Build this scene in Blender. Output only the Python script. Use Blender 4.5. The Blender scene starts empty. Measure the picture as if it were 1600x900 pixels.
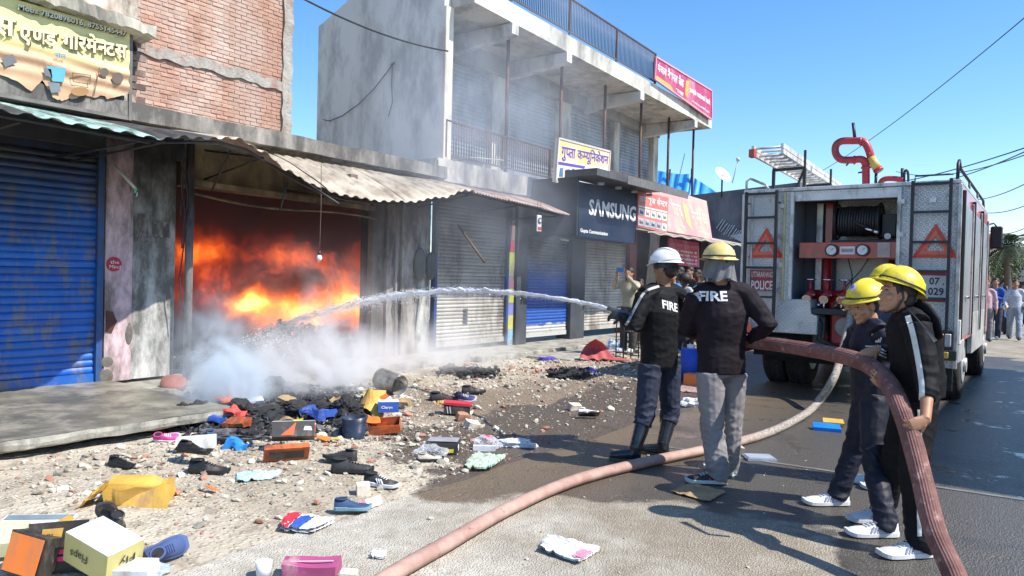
import bpy, bmesh, math, random
from mathutils import Vector, Matrix, Euler, noise
from mathutils.bvhtree import BVHTree
random.seed(7)
SC = bpy.context.scene
COL = SC.collection
R = math.radians
PI = math.pi

# ---------------------------------------------------------------- camera
F = 1140.0; YAW = R(36.4); ROLL = R(1.4); PITCH = math.atan(18/1140); CZ = 1.55
fw = Vector((-math.sin(YAW)*math.cos(PITCH), math.cos(YAW)*math.cos(PITCH), -math.sin(PITCH)))
r0 = Vector((math.cos(YAW), math.sin(YAW), 0)); u0 = r0.cross(fw)
rt = math.cos(ROLL)*r0 + math.sin(ROLL)*u0
up = -math.sin(ROLL)*r0 + math.cos(ROLL)*u0
cam_d = bpy.data.cameras.new('camera'); cam = bpy.data.objects.new('camera', cam_d); COL.objects.link(cam)
cm = Matrix((rt, up, -fw)).transposed().to_4x4(); cm.translation = (0, 0, CZ)
cam.matrix_world = cm
cam_d.sensor_width = 36; cam_d.lens = 36*F/1600; cam_d.clip_end = 3000; cam_d.clip_start = .05
SC.camera = cam
# ---------------------------------------------------------------- sky, sun, exposure
SUN_EL = R(50); SUN_AZ = R(11)     # azimuth measured from +X towards +Y
w = bpy.data.worlds.new('World'); SC.world = w; w.use_nodes = True
nt = w.node_tree; bg = nt.nodes['Background']
sk = nt.nodes.new('ShaderNodeTexSky'); sk.sky_type = 'NISHITA'; sk.sun_disc = False
sk.sun_elevation = SUN_EL; sk.sun_rotation = PI/2 - SUN_AZ
sk.air_density = 1.0; sk.dust_density = .3; sk.ozone_density = 3.0
hs = nt.nodes.new('ShaderNodeHueSaturation'); hs.inputs['Saturation'].default_value = 1.24
nt.links.new(sk.outputs[0], hs.inputs['Color']); nt.links.new(hs.outputs[0], bg.inputs[0]); bg.inputs[1].default_value = .165
sd = bpy.data.lights.new('sun', 'SUN'); sun = bpy.data.objects.new('sun', sd); COL.objects.link(sun)
sd.energy = 4.9; sd.angle = R(.5); sd.color = (1, .95, .86)
sdir = Vector((math.cos(SUN_EL)*math.cos(SUN_AZ), math.cos(SUN_EL)*math.sin(SUN_AZ), math.sin(SUN_EL)))
sun.rotation_euler = sdir.to_track_quat('Z', 'Y').to_euler(); sun.location = (20, 0, 30)
SC.view_settings.view_transform = 'Standard'; SC.view_settings.look = 'None'
SC.view_settings.exposure = .55; SC.view_settings.gamma = 1
SC.cycles.max_bounces = 6; SC.cycles.diffuse_bounces = 3; SC.cycles.glossy_bounces = 3
SC.cycles.transmission_bounces = 4; SC.cycles.volume_bounces = 3; SC.cycles.transparent_max_bounces = 12
SC.cycles.volume_step_rate = 1.0; SC.cycles.volume_max_steps = 256
SC.cycles.use_denoising = True

# ---------------------------------------------------------------- point finding
def ray(px, py): return fw + rt*((px-800)/F) - up*((py-450)/F)
def G(px, py, z=0.):
    d = ray(px, py); return Vector((0, 0, CZ)) + d*((z-CZ)/d.z)
def PX(px, py, x):
    d = ray(px, py); return Vector((0, 0, CZ)) + d*(x/d.x)
def PY(px, py, y):
    d = ray(px, py); return Vector((0, 0, CZ)) + d*(y/d.y)
def W(px, py, dep): return Vector((0, 0, CZ)) + ray(px, py)*dep

# ---------------------------------------------------------------- mesh helpers
class MB:
    def __init__(s): s.v = []; s.f = []; s.m = []; s.s = []
    def add(s, vs, fs, m=0, sm=False):
        o = len(s.v); s.v += [Vector(a) for a in vs]
        for f in fs: s.f.append([i+o for i in f]); s.m.append(m); s.s.append(sm)
        return s
    def box(s, x0, x1, y0, y1, z0, z1, m=0):
        vs = [(x, y, z) for x in (x0, x1) for y in (y0, y1) for z in (z0, z1)]
        return s.add(vs, [(0,1,3,2),(4,6,7,5),(0,4,5,1),(2,3,7,6),(0,2,6,4),(1,5,7,3)], m)
    def obox(s, c, sz, M=None, m=0):
        M = M or Matrix(); M = M.to_3x3(); c = Vector(c)
        vs = [c + M @ Vector((x*sz[0]/2, y*sz[1]/2, z*sz[2]/2)) for x in (-1,1) for y in (-1,1) for z in (-1,1)]
        return s.add(vs, [(0,1,3,2),(4,6,7,5),(0,4,5,1),(2,3,7,6),(0,2,6,4),(1,5,7,3)], m)
    def bar(s, p0, p1, a, b, m=0, upv=(0,0,1)):
        p0 = Vector(p0); p1 = Vector(p1); d = (p1-p0).normalized(); u = Vector(upv)
        if abs(d.dot(u)) > .95: u = Vector((0,1,0))
        x = d.cross(u).normalized()*a/2; y = x.cross(d).normalized()*b/2
        vs = [p+i*x+j*y for p in (p0, p1) for i, j in ((-1,-1),(1,-1),(1,1),(-1,1))]
        return s.add(vs, [(3,2,1,0),(4,5,6,7),(0,1,5,4),(1,2,6,5),(2,3,7,6),(3,0,4,7)], m)
    def rings(s, rs, m=0, sm=True, cap=True, closed=False):
        n = len(rs[0]); vs = [p for r in rs for p in r]; fs = []
        k = len(rs)
        for i in range(k if closed else k-1):
            a = i*n; b = ((i+1) % k)*n
            for j in range(n): q = (j+1) % n; fs.append((a+j, a+q, b+q, b+j))
        o = len(s.v); s.add(vs, fs, m, sm)
        if cap and not closed:
            s.f.append([o+j for j in reversed(range(n))]); s.m.append(m); s.s.append(False)
            s.f.append([o+(k-1)*n+j for j in range(n)]); s.m.append(m); s.s.append(False)
        return s
    def tube(s, pts, r, n=10, m=0, cap=True, closed=False):
        pts = [Vector(p) for p in pts]; k = len(pts)
        rr = r if isinstance(r, (list, tuple)) else [r]*k
        rs = []; prev = None
        for i, p in enumerate(pts):
            a = pts[i-1] if (i or closed) else p; b = pts[(i+1) % k] if (i < k-1 or closed) else p
            t = (b-a).normalized()
            if prev is None:
                x = t.cross(Vector((0,0,1)));
                if x.length < .1: x = t.cross(Vector((0,1,0)))
            else: x = prev - t*prev.dot(t)
            x.normalize(); prev = x; y = t.cross(x)
            rs.append([p + (x*math.cos(2*PI*j/n) + y*math.sin(2*PI*j/n))*rr[i] for j in range(n)])
        return s.rings(rs, m, True, cap, closed)
    def cyl(s, p0, p1, r, r1=None, n=14, m=0): return s.tube([p0, p1], [r, r if r1 is None else r1], n, m)
    def ell(s, c, rad, M=None, nu=16, nv=10, m=0):
        c = Vector(c); M = (M or Matrix()).to_3x3(); rs = []
        for i in range(1, nv):
            a = PI*i/nv
            rs.append([c + M @ Vector((rad[0]*math.sin(a)*math.cos(2*PI*j/nu), rad[1]*math.sin(a)*math.sin(2*PI*j/nu), -rad[2]*math.cos(a))) for j in range(nu)])
        vs = [p for r in rs for p in r] + [c + M @ Vector((0,0,-rad[2])), c + M @ Vector((0,0,rad[2]))]; fs = []
        k = nv-1
        for i in range(k-1):
            for j in range(nu): q = (j+1) % nu; fs.append((i*nu+j, i*nu+q, (i+1)*nu+q, (i+1)*nu+j))
        for j in range(nu): q = (j+1) % nu; fs.append((k*nu, q, j)); fs.append((k*nu+1, (k-1)*nu+j, (k-1)*nu+q))
        return s.add(vs, fs, m, True)
    def poly(s, pts, ext, m=0):
        """prism: polygon pts extruded by vector ext"""
        pts = [Vector(p) for p in pts]; e = Vector(ext); n = len(pts)
        return s.add(pts + [p+e for p in pts], [list(range(n))[::-1], list(range(n, 2*n))] + [(j, (j+1)%n, n+(j+1)%n, n+j) for j in range(n)], m)
    def grid(s, fn, nu, nv, m=0, sm=True):
        vs = [fn(i/nu, j/nv) for i in range(nu+1) for j in range(nv+1)]
        return s.add(vs, [(i*(nv+1)+j, (i+1)*(nv+1)+j, (i+1)*(nv+1)+j+1, i*(nv+1)+j+1) for i in range(nu) for j in range(nv)], m, sm)
    def xf(s, M): s.v = [M @ p for p in s.v]; return s
    def mesh(s, name, mats, off=Vector()):
        me = bpy.data.meshes.new(name); me.from_pydata([p-off for p in s.v], [], s.f)
        for m in (mats if isinstance(mats, (list, tuple)) else [mats]): me.materials.append(m)
        me.polygons.foreach_set('material_index', s.m); me.polygons.foreach_set('use_smooth', s.s)
        me.update(); return me

WM = {}   # world matrices of parents we made
def wmat(o): return WM.get(o.name, Matrix())
def tag(o, label=None, cat=None, group=None, kind=None):
    if label: o['label'] = label
    if cat: o['category'] = cat
    if group: o['group'] = group
    if kind: o['kind'] = kind
    return o
def thing(name, label, cat, loc=(0,0,0), rz=0, group=None):
    o = bpy.data.objects.new(name, None); COL.objects.link(o); o.empty_display_size = .1
    o.location = loc; o.rotation_euler = (0,0,rz); WM[o.name] = Matrix.Translation(Vector(loc)) @ Matrix.Rotation(rz, 4, 'Z')
    return tag(o, label, cat, group)
def build(mb, name, mats, parent=None, label=None, cat=None, group=None, kind=None, bevel=0, origin=None):
    """link ONE mesh object; vertices are given in world space"""
    if parent is not None:
        mb.xf(wmat(parent).inverted()); o = bpy.data.objects.new(name, mb.mesh(name, mats)); o.parent = parent; WM[o.name] = wmat(parent)
    else:
        if origin is None and not kind:
            n = len(mb.v); origin = Vector((sum(p.x for p in mb.v)/n, sum(p.y for p in mb.v)/n, min(p.z for p in mb.v)))
        off = Vector(origin) if origin is not None else Vector()
        o = bpy.data.objects.new(name, mb.mesh(name, mats, off)); o.location = off; WM[o.name] = Matrix.Translation(off)
    COL.objects.link(o)
    if bevel:
        bm = bmesh.new(); bm.from_mesh(o.data)
        bmesh.ops.bevel(bm, geom=[e for e in bm.edges if len(e.link_faces) == 2 and e.calc_face_angle(0) > .6], offset=bevel, segments=1, affect='EDGES', clamp_overlap=True)
        bm.to_mesh(o.data); bm.free()
    return tag(o, label, cat, group, kind)
def inst(name, me, M, parent):
    """an object sharing a mesh; M is its world matrix"""
    o = bpy.data.objects.new(name, me); COL.objects.link(o)
    if parent is not None: o.parent = parent; o.matrix_local = wmat(parent).inverted() @ M
    else: o.matrix_local = M
    WM[o.name] = M
    return o
def copy_tree(o, parent=None, M=None):
    c = o.copy(); COL.objects.link(c)
    if parent is not None: c.parent = parent
    for ch in list(o.children): copy_tree(ch, c)
    return c
def frame(ex, ey, ez, o): 
    M = Matrix((Vector(ex), Vector(ey), Vector(ez))).transposed().to_4x4(); M.translation = Vector(o); return M
def fbm(p, s=1., o=3):
    return sum(noise.noise(Vector(p)*s*2**k)/2**k for k in range(o))

# ---------------------------------------------------------------- text
def glyphs(s, bold=0.):
    c = bpy.data.curves.new('t', 'FONT'); c.body = s; c.size = 1; c.resolution_u = 2; c.offset = bold
    o = bpy.data.objects.new('t', c); COL.objects.link(o)
    dg = bpy.context.evaluated_depsgraph_get(); me = bpy.data.meshes.new_from_object(o.evaluated_get(dg), depsgraph=dg)
    bm = bmesh.new(); bm.from_mesh(me); bpy.data.objects.remove(o); bpy.data.curves.remove(c); bpy.data.meshes.remove(me)
    return bm
def text2d(segs, bold=0., cut=.17):
    """segs: strings; a segment ('x',) is a half form: its right stem is cut off. Returns verts, faces normalised to height 1 width w"""
    if isinstance(segs, str): segs = [segs]
    V = []; Fc = []; x = 0.
    for s in segs:
        if s == ' ': x += .3; continue
        half = isinstance(s, tuple); bm = glyphs(s[0] if half else s, bold)
        if not bm.verts: bm.free(); continue
        a = min(v.co.x for v in bm.verts); b = max(v.co.x for v in bm.verts)
        if half:
            b -= cut; bmesh.ops.bisect_plane(bm, geom=bm.verts[:]+bm.edges[:]+bm.faces[:], plane_co=(b,0,0), plane_no=(1,0,0), clear_outer=True)
        bm.verts.index_update(); o = len(V)
        V += [(v.co.x-a+x, v.co.y) for v in bm.verts]; Fc += [[v.index+o for v in f.verts] for f in bm.faces]
        x += b-a-.01; bm.free()
    if not V: return [], [], 1
    x0 = min(p[0] for p in V); x1 = max(p[0] for p in V); y0 = min(p[1] for p in V); y1 = max(p[1] for p in V)
    h = y1-y0; return [((p[0]-x0)/h, (p[1]-y0)/h) for p in V], Fc, (x1-x0)/h
def letter(mb, segs, o, ex, ey, w=None, h=None, m=0, bold=0., lift=.004):
    """lay text from lower-left corner o; ex, ey unit directions; w and h the wanted size"""
    V, Fc, asp = text2d(segs, bold); ex = Vector(ex).normalized(); ey = Vector(ey).normalized(); n = ex.cross(ey)
    if h is None: h = w/asp
    if w is None: w = h*asp
    o = Vector(o); mb.add([o + ex*(p[0]*w/asp) + ey*(p[1]*h) + n*lift for p in V], Fc, m); return w

# ---------------------------------------------------------------- materials
MATS = {}
def lin(c):
    if isinstance(c, str):
        c = [int(c[i:i+2], 16)/255 for i in (0,2,4)]; return tuple(((x/12.92) if x <= .04045 else ((x+.055)/1.055)**2.4) for x in c) + (1,)
    return tuple(c)+(1,) if len(c) == 3 else tuple(c)
class NT:
    def __init__(s, m): s.t = m.node_tree; s.n = s.t.nodes; s.l = s.t.links
    def new(s, t, **k):
        a = s.n.new(t)
        for q, v in k.items(): setattr(a, q, v)
        return a
    def link(s, a, b): s.l.new(a, b)
    def pos(s):
        return s.new('ShaderNodeNewGeometry').outputs['Position']
    def val(s, x, sock):
        if hasattr(x, 'links'): s.link(x, sock)
        else: sock.default_value = x
    def math(s, op, a, b=0., c=None, clamp=False):
        q = s.new('ShaderNodeMath', operation=op, use_clamp=clamp); s.val(a, q.inputs[0]); s.val(b, q.inputs[1])
        if c is not None: s.val(c, q.inputs[2])
        return q.outputs[0]
    def noise(s, vec, scale, detail=4, rough=.55, dist=0.):
        q = s.new('ShaderNodeTexNoise'); s.link(vec, q.inputs['Vector']); q.inputs['Scale'].default_value = scale
        q.inputs['Detail'].default_value = detail; q.inputs['Roughness'].default_value = rough; q.inputs['Distortion'].default_value = dist
        return q.outputs[0]
    def vor(s, vec, scale, feat='F1', out='Distance'):
        q = s.new('ShaderNodeTexVoronoi', feature=feat); s.link(vec, q.inputs['Vector']); q.inputs['Scale'].default_value = scale
        return q.outputs[out]
    def scale(s, vec, xyz, loc=(0,0,0)):
        q = s.new('ShaderNodeMapping'); s.link(vec, q.inputs[0]); q.inputs['Scale'].default_value = xyz; q.inputs['Location'].default_value = loc; return q.outputs[0]
    def ramp(s, fac, pts):
        q = s.new('ShaderNodeValToRGB'); s.link(fac, q.inputs[0]); e = q.color_ramp.elements
        while len(e) < len(pts): e.new(.5)
        for i, (p, c) in enumerate(pts): e[i].position = p; e[i].color = lin(c) if not isinstance(c, (int, float)) else (c,c,c,1)
        return q.outputs[0]
    def map(s, x, a, b, c=0., d=1.):
        q = s.new('ShaderNodeMapRange'); s.val(x, q.inputs[0])
        for i, v in enumerate((a, b, c, d)): q.inputs[i+1].default_value = v
        return q.outputs[0]
    def mix(s, f, a, b, mode='MIX'):
        q = s.new('ShaderNodeMix', data_type='RGBA', blend_type=mode); s.val(f, q.inputs[0])
        for x, k in ((a, 6), (b, 7)):
            if hasattr(x, 'links'): s.link(x, q.inputs[k])
            else: q.inputs[k].default_value = lin(x)
        return q.outputs[2]
    def sep(s, vec):
        q = s.new('ShaderNodeSeparateXYZ'); s.link(vec, q.inputs[0]); return q.outputs
    def bump(s, h, st=.3, d=.01, nrm=None):
        q = s.new('ShaderNodeBump'); s.link(h, q.inputs['Height']); q.inputs['Strength'].default_value = st; q.inputs['Distance'].default_value = d
        if nrm: s.link(nrm, q.inputs['Normal'])
        return q.outputs[0]
def raw(name):
    m = bpy.data.materials.new(name); m.use_nodes = True; MATS[name] = m; t = NT(m); t.b = t.n['Principled BSDF']; return m, t
def mat(name, c, c2=None, sc=4., rough=.8, metal=0., bump=0., bs=60., bd=.005, dirt=None, dsc=2., damt=.5, rand=0., spec=None, soot=None, coat=0, detail=5, streak=False, rough2=None):
    if name in MATS: return MATS[name]
    m, t = raw(name); p = t.pos(); col = None
    c2 = c2 or tuple(x*.72 for x in lin(c)[:3])
    pv = t.scale(p, (1,1,.15)) if streak else p
    n1 = t.noise(pv, sc, detail, .6)
    col = t.mix(t.map(n1, .35, .65), c, c2)
    if dirt:
        n2 = t.noise(t.scale(p, (1,1,.4)), dsc, 6, .7)
        col = t.mix(t.map(n2, .62-damt*.3, .72-damt*.15, 0, .9), col, dirt)
    if rand:
        oi = t.new('ShaderNodeObjectInfo'); hv = t.new('ShaderNodeHueSaturation'); t.link(t.map(oi.outputs['Random'], 0, 1, 1-rand, 1+rand), hv.inputs['Value']); t.link(col, hv.inputs['Color']); col = hv.outputs[0]
    if soot:   # soot, plus painted shade on the blue shutter (z where clean, z where black, amount)
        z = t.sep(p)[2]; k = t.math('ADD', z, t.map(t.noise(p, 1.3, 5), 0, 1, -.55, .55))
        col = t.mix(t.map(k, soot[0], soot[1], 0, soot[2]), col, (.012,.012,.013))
    t.link(col, t.b.inputs['Base Color'])
    t.b.inputs['Metallic'].default_value = metal
    t.link(t.map(t.noise(p, sc*2.3, 4), .3, .7, rough*.85 if rough2 is None else rough2, min(1, rough*1.12)), t.b.inputs['Roughness'])
    if spec is not None: t.b.inputs['Specular IOR Level'].default_value = spec
    if coat: t.b.inputs['Coat Weight'].default_value = coat; t.b.inputs['Coat Roughness'].default_value = .1
    if bump: t.link(t.bump(t.noise(p, bs, 4, .6), bump, bd), t.b.inputs['Normal'])
    return m
# ================================================================ materials of the place
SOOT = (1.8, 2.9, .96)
M_plas = mat('plaster_grey', (.36,.34,.30), (.27,.255,.23), 1.2, .9, bump=.35, bs=25, dirt=(.14,.13,.115), dsc=1.4, streak=True)
M_side = mat('plaster_side', (.76,.74,.69), (.66,.64,.60), .8, .92, bump=.25, bs=18, dirt=(.34,.33,.31), dsc=1.6, damt=.55, streak=True)
M_cream = mat('cream_paint', (.72,.67,.55), (.6,.55,.45), 2, .85, bump=.2, bs=30, dirt=(.22,.2,.17), dsc=1.8, damt=.6, streak=True)
M_slab = mat('concrete_slab', (.62,.57,.48), (.46,.42,.35), 2.5, .92, bump=.5, bs=22, bd=.01, dirt=(.1,.095,.085), dsc=1.3, damt=.62, streak=True)
M_band = mat('sooty_band', (.42,.39,.34), (.27,.25,.22), 2, .92, bump=.5, bs=22, bd=.01, dirt=(.07,.065,.06), dsc=2.2, damt=.85)
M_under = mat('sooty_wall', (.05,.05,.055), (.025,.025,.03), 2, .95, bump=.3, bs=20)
M_pink = mat('pink_plaster', (.66,.49,.52), (.55,.42,.45), 3, .85, bump=.3, bs=30, dirt=(.13,.10,.09), dsc=3, damt=.62, soot=(2.3,3.0,.96))
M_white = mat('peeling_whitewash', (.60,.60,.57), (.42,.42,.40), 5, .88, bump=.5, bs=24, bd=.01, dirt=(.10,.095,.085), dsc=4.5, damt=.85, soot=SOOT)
M_pil2 = mat('smoked_pillar', (.46,.43,.40), (.30,.28,.265), 4, .9, bump=.4, bs=26, dirt=(.08,.075,.07), dsc=3, damt=.8, soot=(1.9,3.0,.95), streak=True)
M_brown = mat('brown_pillar', (.19,.165,.15), (.11,.10,.095), 4, .9, bump=.4, bs=26, dirt=(.05,.045,.04), dsc=3, damt=.7, soot=(2.0,2.9,.9))
M_dark = mat('dark_pillar', (.07,.08,.095), (.045,.05,.06), 3, .6, soot=(2.2,3,.9))
M_blue = mat('blue_shutter_paint', (.008,.095,.42), (.012,.13,.48), 3.5, .38, bump=.15, bs=40, rand=.16, dirt=(.18,.16,.12), dsc=7, damt=.45, soot=(1.7,2.7,.97), spec=.6)  # soot, with the awning's shade painted into the blackened top
M_bframe = mat('blue_steel', (.015,.10,.33), (.02,.06,.17), 6, .45, dirt=(.08,.05,.03), dsc=7, damt=.6, soot=(2.1,3.0,.95))
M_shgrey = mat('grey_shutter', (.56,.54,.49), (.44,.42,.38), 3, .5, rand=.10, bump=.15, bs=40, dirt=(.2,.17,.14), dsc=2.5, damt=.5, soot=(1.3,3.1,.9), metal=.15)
M_upsh = mat('upper_shutter_steel', (.34,.375,.42), (.27,.30,.34), 1.2, .5, dirt=(.1,.11,.13), dsc=1.6, metal=.3)
M_tan = mat('sooty_board', (.26,.20,.10), (.12,.10,.06), 2.5, .8, dirt=(.05,.045,.04), dsc=2, damt=.8)
M_rust = mat('rusty_iron', (.13,.065,.045), (.08,.04,.03), 20, .7, metal=.3, dirt=(.2,.08,.04), dsc=15)
M_rail = mat('brown_painted_iron', (.17,.10,.085), (.10,.06,.05), 12, .55, metal=.2)
M_black = mat('black_iron', (.02,.02,.022), (.035,.035,.037), 12, .5)
M_burn = mat('charred_wall', (.018,.016,.015), (.035,.03,.027), 3, .95, bump=.5, bs=14, bd=.02)
M_brick = mat('red_brick', (.48,.27,.19), (.38,.205,.145), 9, .9, bump=.5, bs=50, dirt=(.50,.38,.32), dsc=2.6, damt=.7, rand=.14)
M_brick2 = mat('sooty_brick', (.19,.13,.10), (.12,.085,.07), 9, .9, bump=.5, bs=50, dirt=(.3,.27,.23), dsc=4, damt=.5, rand=.35)
M_mort = mat('mortar', (.46,.36,.30), (.37,.28,.23), 6, .95, bump=.6, bs=40)
M_cem = mat('rough_cement', (.42,.39,.34), (.29,.27,.24), 6, .95, bump=.8, bs=26, bd=.02, dirt=(.3,.16,.12), dsc=5, damt=.5)
def plain(name, c, rough=.6, **k): return mat(name, c, tuple(x*.85 for x in lin(c)[:3]), 8, rough, **k)

# blue shutter: the photo's paint is chipped; shutter 4 is painted in bands
m, t = raw('banded_shutter'); p = t.pos(); z = t.sep(p)[2]; nz = t.math('ADD', z, t.map(t.noise(p, 2, 3), 0, 1, -.12, .12))
c = t.mix(t.map(nz, .5, .53), (.5,.5,.48), (.02,.10,.42)); c = t.mix(t.map(nz, 1.5, 2.0), c, (.10,.10,.12)); c = t.mix(t.map(nz, 2.0, 3.0, 0, .8), c, (.03,.03,.03))
c = t.mix(t.map(t.noise(p, 5, 6, .7), .56, .64, 0, .5), c, (.2,.2,.2)); t.link(c, t.b.inputs['Base Color']); t.b.inputs['Roughness'].default_value = .5
M_band4 = m

_slats = {}
def slat_mesh(L, pitch, m):
    k = (round(L, 2), pitch, m.name)
    if k not in _slats:
        mb = MB(); n = 6; prof = [(-.006, 0)] + [(.020*math.sin(PI*(i+.5)/n)**.8*pitch/.08, pitch*(i+.2)/n) for i in range(n)] + [(-.006, pitch)]
        mb.add([(a, y, b) for y in (0, L) for a, b in prof], [(i, n+2+i, n+3+i, i+1) for i in range(n+1)], sm=False)
        _slats[k] = mb.mesh('slat', m)
    return _slats[k]
def shutter(parent, x, y0, y1, z0, z1, pitch, m, mf=None, bar=True, label=None):
    mb = MB(); mb.box(x-.09, x-.03, y0, y1, z0, z1)     # curtain core behind the slats
    if mf: mb.box(x-.05, x+.05, y0-.07, y0, z0, z1); mb.box(x-.05, x+.05, y1, y1+.07, z0, z1)
    s = build(mb, 'shutter', [mf or m], parent, label)
    me = slat_mesh(y1-y0, pitch, m); n = int((z1-z0-.1)/pitch)
    for i in range(n):
        inst('slat', me, Matrix.Translation((x-.025+random.uniform(-.004,.004), y0, z0+.1+i*pitch+random.uniform(-.003,.003))) @ Matrix.Rotation(random.uniform(-.0025,.0025), 4, 'X') @ Matrix.Rotation(random.uniform(-.06,.06), 4, 'Y'), s)
    if bar: build(MB().box(x-.028, x+.012, y0+.005, y1-.005, z0, z0+.098), 'bottom_bar', m, s)
    return s

# ================================================================ single storey shop row (left)
row = thing('shop_row', 'single storey row of sooty shops with concrete ledge and open burning shop', 'building', (-9, 6, 0))
def wbox(name, mt, *b, par=None, bev=.006, label=None): return build(MB().box(*b), name, mt, par or row, label, bevel=bev)
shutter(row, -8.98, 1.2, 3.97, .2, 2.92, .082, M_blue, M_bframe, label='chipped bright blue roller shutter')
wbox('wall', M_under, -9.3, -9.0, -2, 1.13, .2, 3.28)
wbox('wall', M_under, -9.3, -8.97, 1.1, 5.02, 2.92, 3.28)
# pillars with chipped faces: displaced grids
def rough_pillar(y0, y1, z0, z1, x, mt, dep=.35, amp=.012, label=None, par=None, nm='pillar'):
    mb = MB(); ny = max(3, int((y1-y0)/.03)); nz = int((z1-z0)/.05)
    def fn(u, v):
        y = y0+(y1-y0)*u; z = z0+(z1-z0)*v
        e = min(u, 1-u)*(y1-y0)
        q = fbm((x*3, y*2.2, z*1.3), 1.6, 4); d = amp*q
        if q > .42: d -= .018
        if e < .05: d -= .03*max(0, fbm((y0*7, 0, z*4), 1.5, 3))*(1-e/.05)
        return (x+d, y, z)
    mb.grid(fn, ny, nz); mb.f = [f[::-1] for f in mb.f]
    mb.box(x-dep, x-.035, y0, y1, z0, z1)
    mb.box(x-.05, x-.004, y0-.001, y0+.012, z0, z1); mb.box(x-.05, x-.004, y1-.012, y1+.001, z0, z1)
    return build(mb, nm, mt, par or row, label)
rough_pillar(4.06, 4.37, .19, 3.27, -8.93, M_pink, label='pink chipped pillar')
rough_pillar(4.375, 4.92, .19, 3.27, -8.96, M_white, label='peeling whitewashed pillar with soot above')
# hook, dark patches and sticker on the pillars
p0 = build(MB().cyl((-8.92, 4.15, 1.58), (-8.905, 4.15, 1.58), .085, n=24), 'sticker', plain('sticker_red', (.5,.03,.06)), row)
st = MB(); letter(st, 'the', (-8.9, 4.10, 1.585), (0,1,0), (0,0,1), h=.04, w=.10); letter(st, 'Mind', (-8.9, 4.09, 1.53), (0,1,0), (0,0,1), h=.04, w=.13)
build(st, 'lettering', plain('print_white', (.8,.8,.8)), p0)
M_plate = plain('dark_plate', (.10,.085,.075), .7, dirt=(.3,.28,.25), dsc=20)
for (a, b, c_, d) in ((4.40,4.56,1.86,2.2),(4.62,4.83,1.93,2.13)):
    mb = MB(); mb.grid(lambda u, v: (-8.937+.008*fbm((u*4, v*4, a), 1, 2), a+(b-a)*u, c_+(d-c_)*v), 8, 8); mb.f = [f[::-1] for f in mb.f]; build(mb, 'plaster_scar', M_plate, row)
mb = MB(); mb.poly([(-8.94,4.08,.78),(-8.94,4.14,.76),(-8.94,4.20,.9),(-8.94,4.15,1.02),(-8.94,4.08,1.03)], (.015,0,0)); build(mb, 'rust_plate', plain('maroon_plate', (.09,.03,.02)), row)
for (y, z, a, b) in ((4.10,.42,.09,.07),(4.09,.26,.10,.10),(4.34,.75,.05,.14)):
    build(MB().ell((-8.935, y, z), (.012, a, b), nu=10, nv=6), 'plaster_scar', mat('bare_plaster', (.16,.145,.125), (.1,.09,.08), 12, .95, bump=.6), row)
# steel post, half black half white, with wires
build(MB().cyl((-8.72, 4.97, .15), (-8.72, 4.97, 3.15), .05), 'post', mat('smoked_post', (.45,.40,.40), (.15,.14,.14), 2.5, .7, dirt=(.03,.03,.03), dsc=2.6, damt=.8, soot=(1.0,2.9,.9), streak=True), row)
for a in range(3):
    pts = [(-8.7+.012*math.sin(i*.9+a), 4.86+.05*a*.3+.03*math.sin(i*.55+a*2), 3.1-i*.1) for i in range([10,22,14][a])]
    build(MB().tube(pts, .009, 6), 'cable', M_black, row)
# burnt shop: opening 5.05..8.27
rm = MB(); rm.box(-13.2,-13.0,4.9,9.8,.15,3.0); rm.box(-13,-9.3,4.75,4.93,.15,3.0); rm.box(-13,-9.4,9.62,9.8,.15,3.0); rm.box(-13,-9.3,4.93,9.62,2.85,3.0); rm.box(-13,-9.3,4.93,9.62,.1,.2); rm.box(-9.5,-9.4,8.5,9.62,.2,2.85)
build(rm, 'burnt_room', M_burn, row)
build(MB().box(-9.28, -9.02, 5.02, 8.26, 2.62, 3.27), 'lintel', M_tan, row)
build(MB().bar((-8.93,5.02,2.66), (-8.93,8.26,2.60), .07, .07), 'roller_tube', M_tan, row)
build(MB().tube([(-8.9+.0*i, 5.1+i*.4, 2.52-.05*math.sin(i*.7)-.015*i) for i in range(9)], .018, 6), 'pipe', M_tan, row)
rough_pillar(8.27, 8.53, .15, 3.2, -8.95, M_brown, dep=.12, label='brown scorched pillar')
rough_pillar(8.55, 8.70, .15, 3.2, -8.90, M_pil2, dep=.2); rough_pillar(8.72, 8.92, .15, 3.2, -8.99, M_pil2, dep=.2)
rough_pillar(8.93, 9.28, .15, 3.2, -8.93, M_pil2, dep=.3); rough_pillar(9.30, 9.68, .15, 3.2, -8.98, M_white, dep=.3)
build(MB().cyl((-8.86, 8.72, .15), (-8.86, 8.72, 3.1), .022), 'drain_pipe', mat('pale_pipe', (.4,.39,.37), None, 5, .6, soot=(1.6,2.9,.9)), row)
build(MB().ell((-8.9, 9.33, 1.72), (.07,.15,.30), nu=14), 'meter_cover', mat('grey_meter', (.14,.145,.14), None, 6, .6, dirt=(.04,.04,.04)), row)
build(MB().ell((-8.88, 9.60, 1.70), (.07,.13,.25), nu=14), 'meter_cover', M_dark, row)
# ledge slab with slumped soot, wavy lower edge
mb = MB()
def led(u, v):
    y = -2+11.88*u; k = [(-8.96,3.29),(-8.80,3.29),(-8.80,3.5),(-9.6,3.5)]; a = k[round(v*3)]
    return (a[0]+.01*fbm((y,v*3,0),1.5,3), y, a[1]+.018*fbm((y,v*5,4),.9,4))
mb.grid(led, 90, 3, sm=False); mb.f = [f[::-1] for f in mb.f]; mb.box(-13.2,-9.0,-2,9.88,3.27,3.47)
build(mb, 'ledge', M_band, row)
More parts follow.
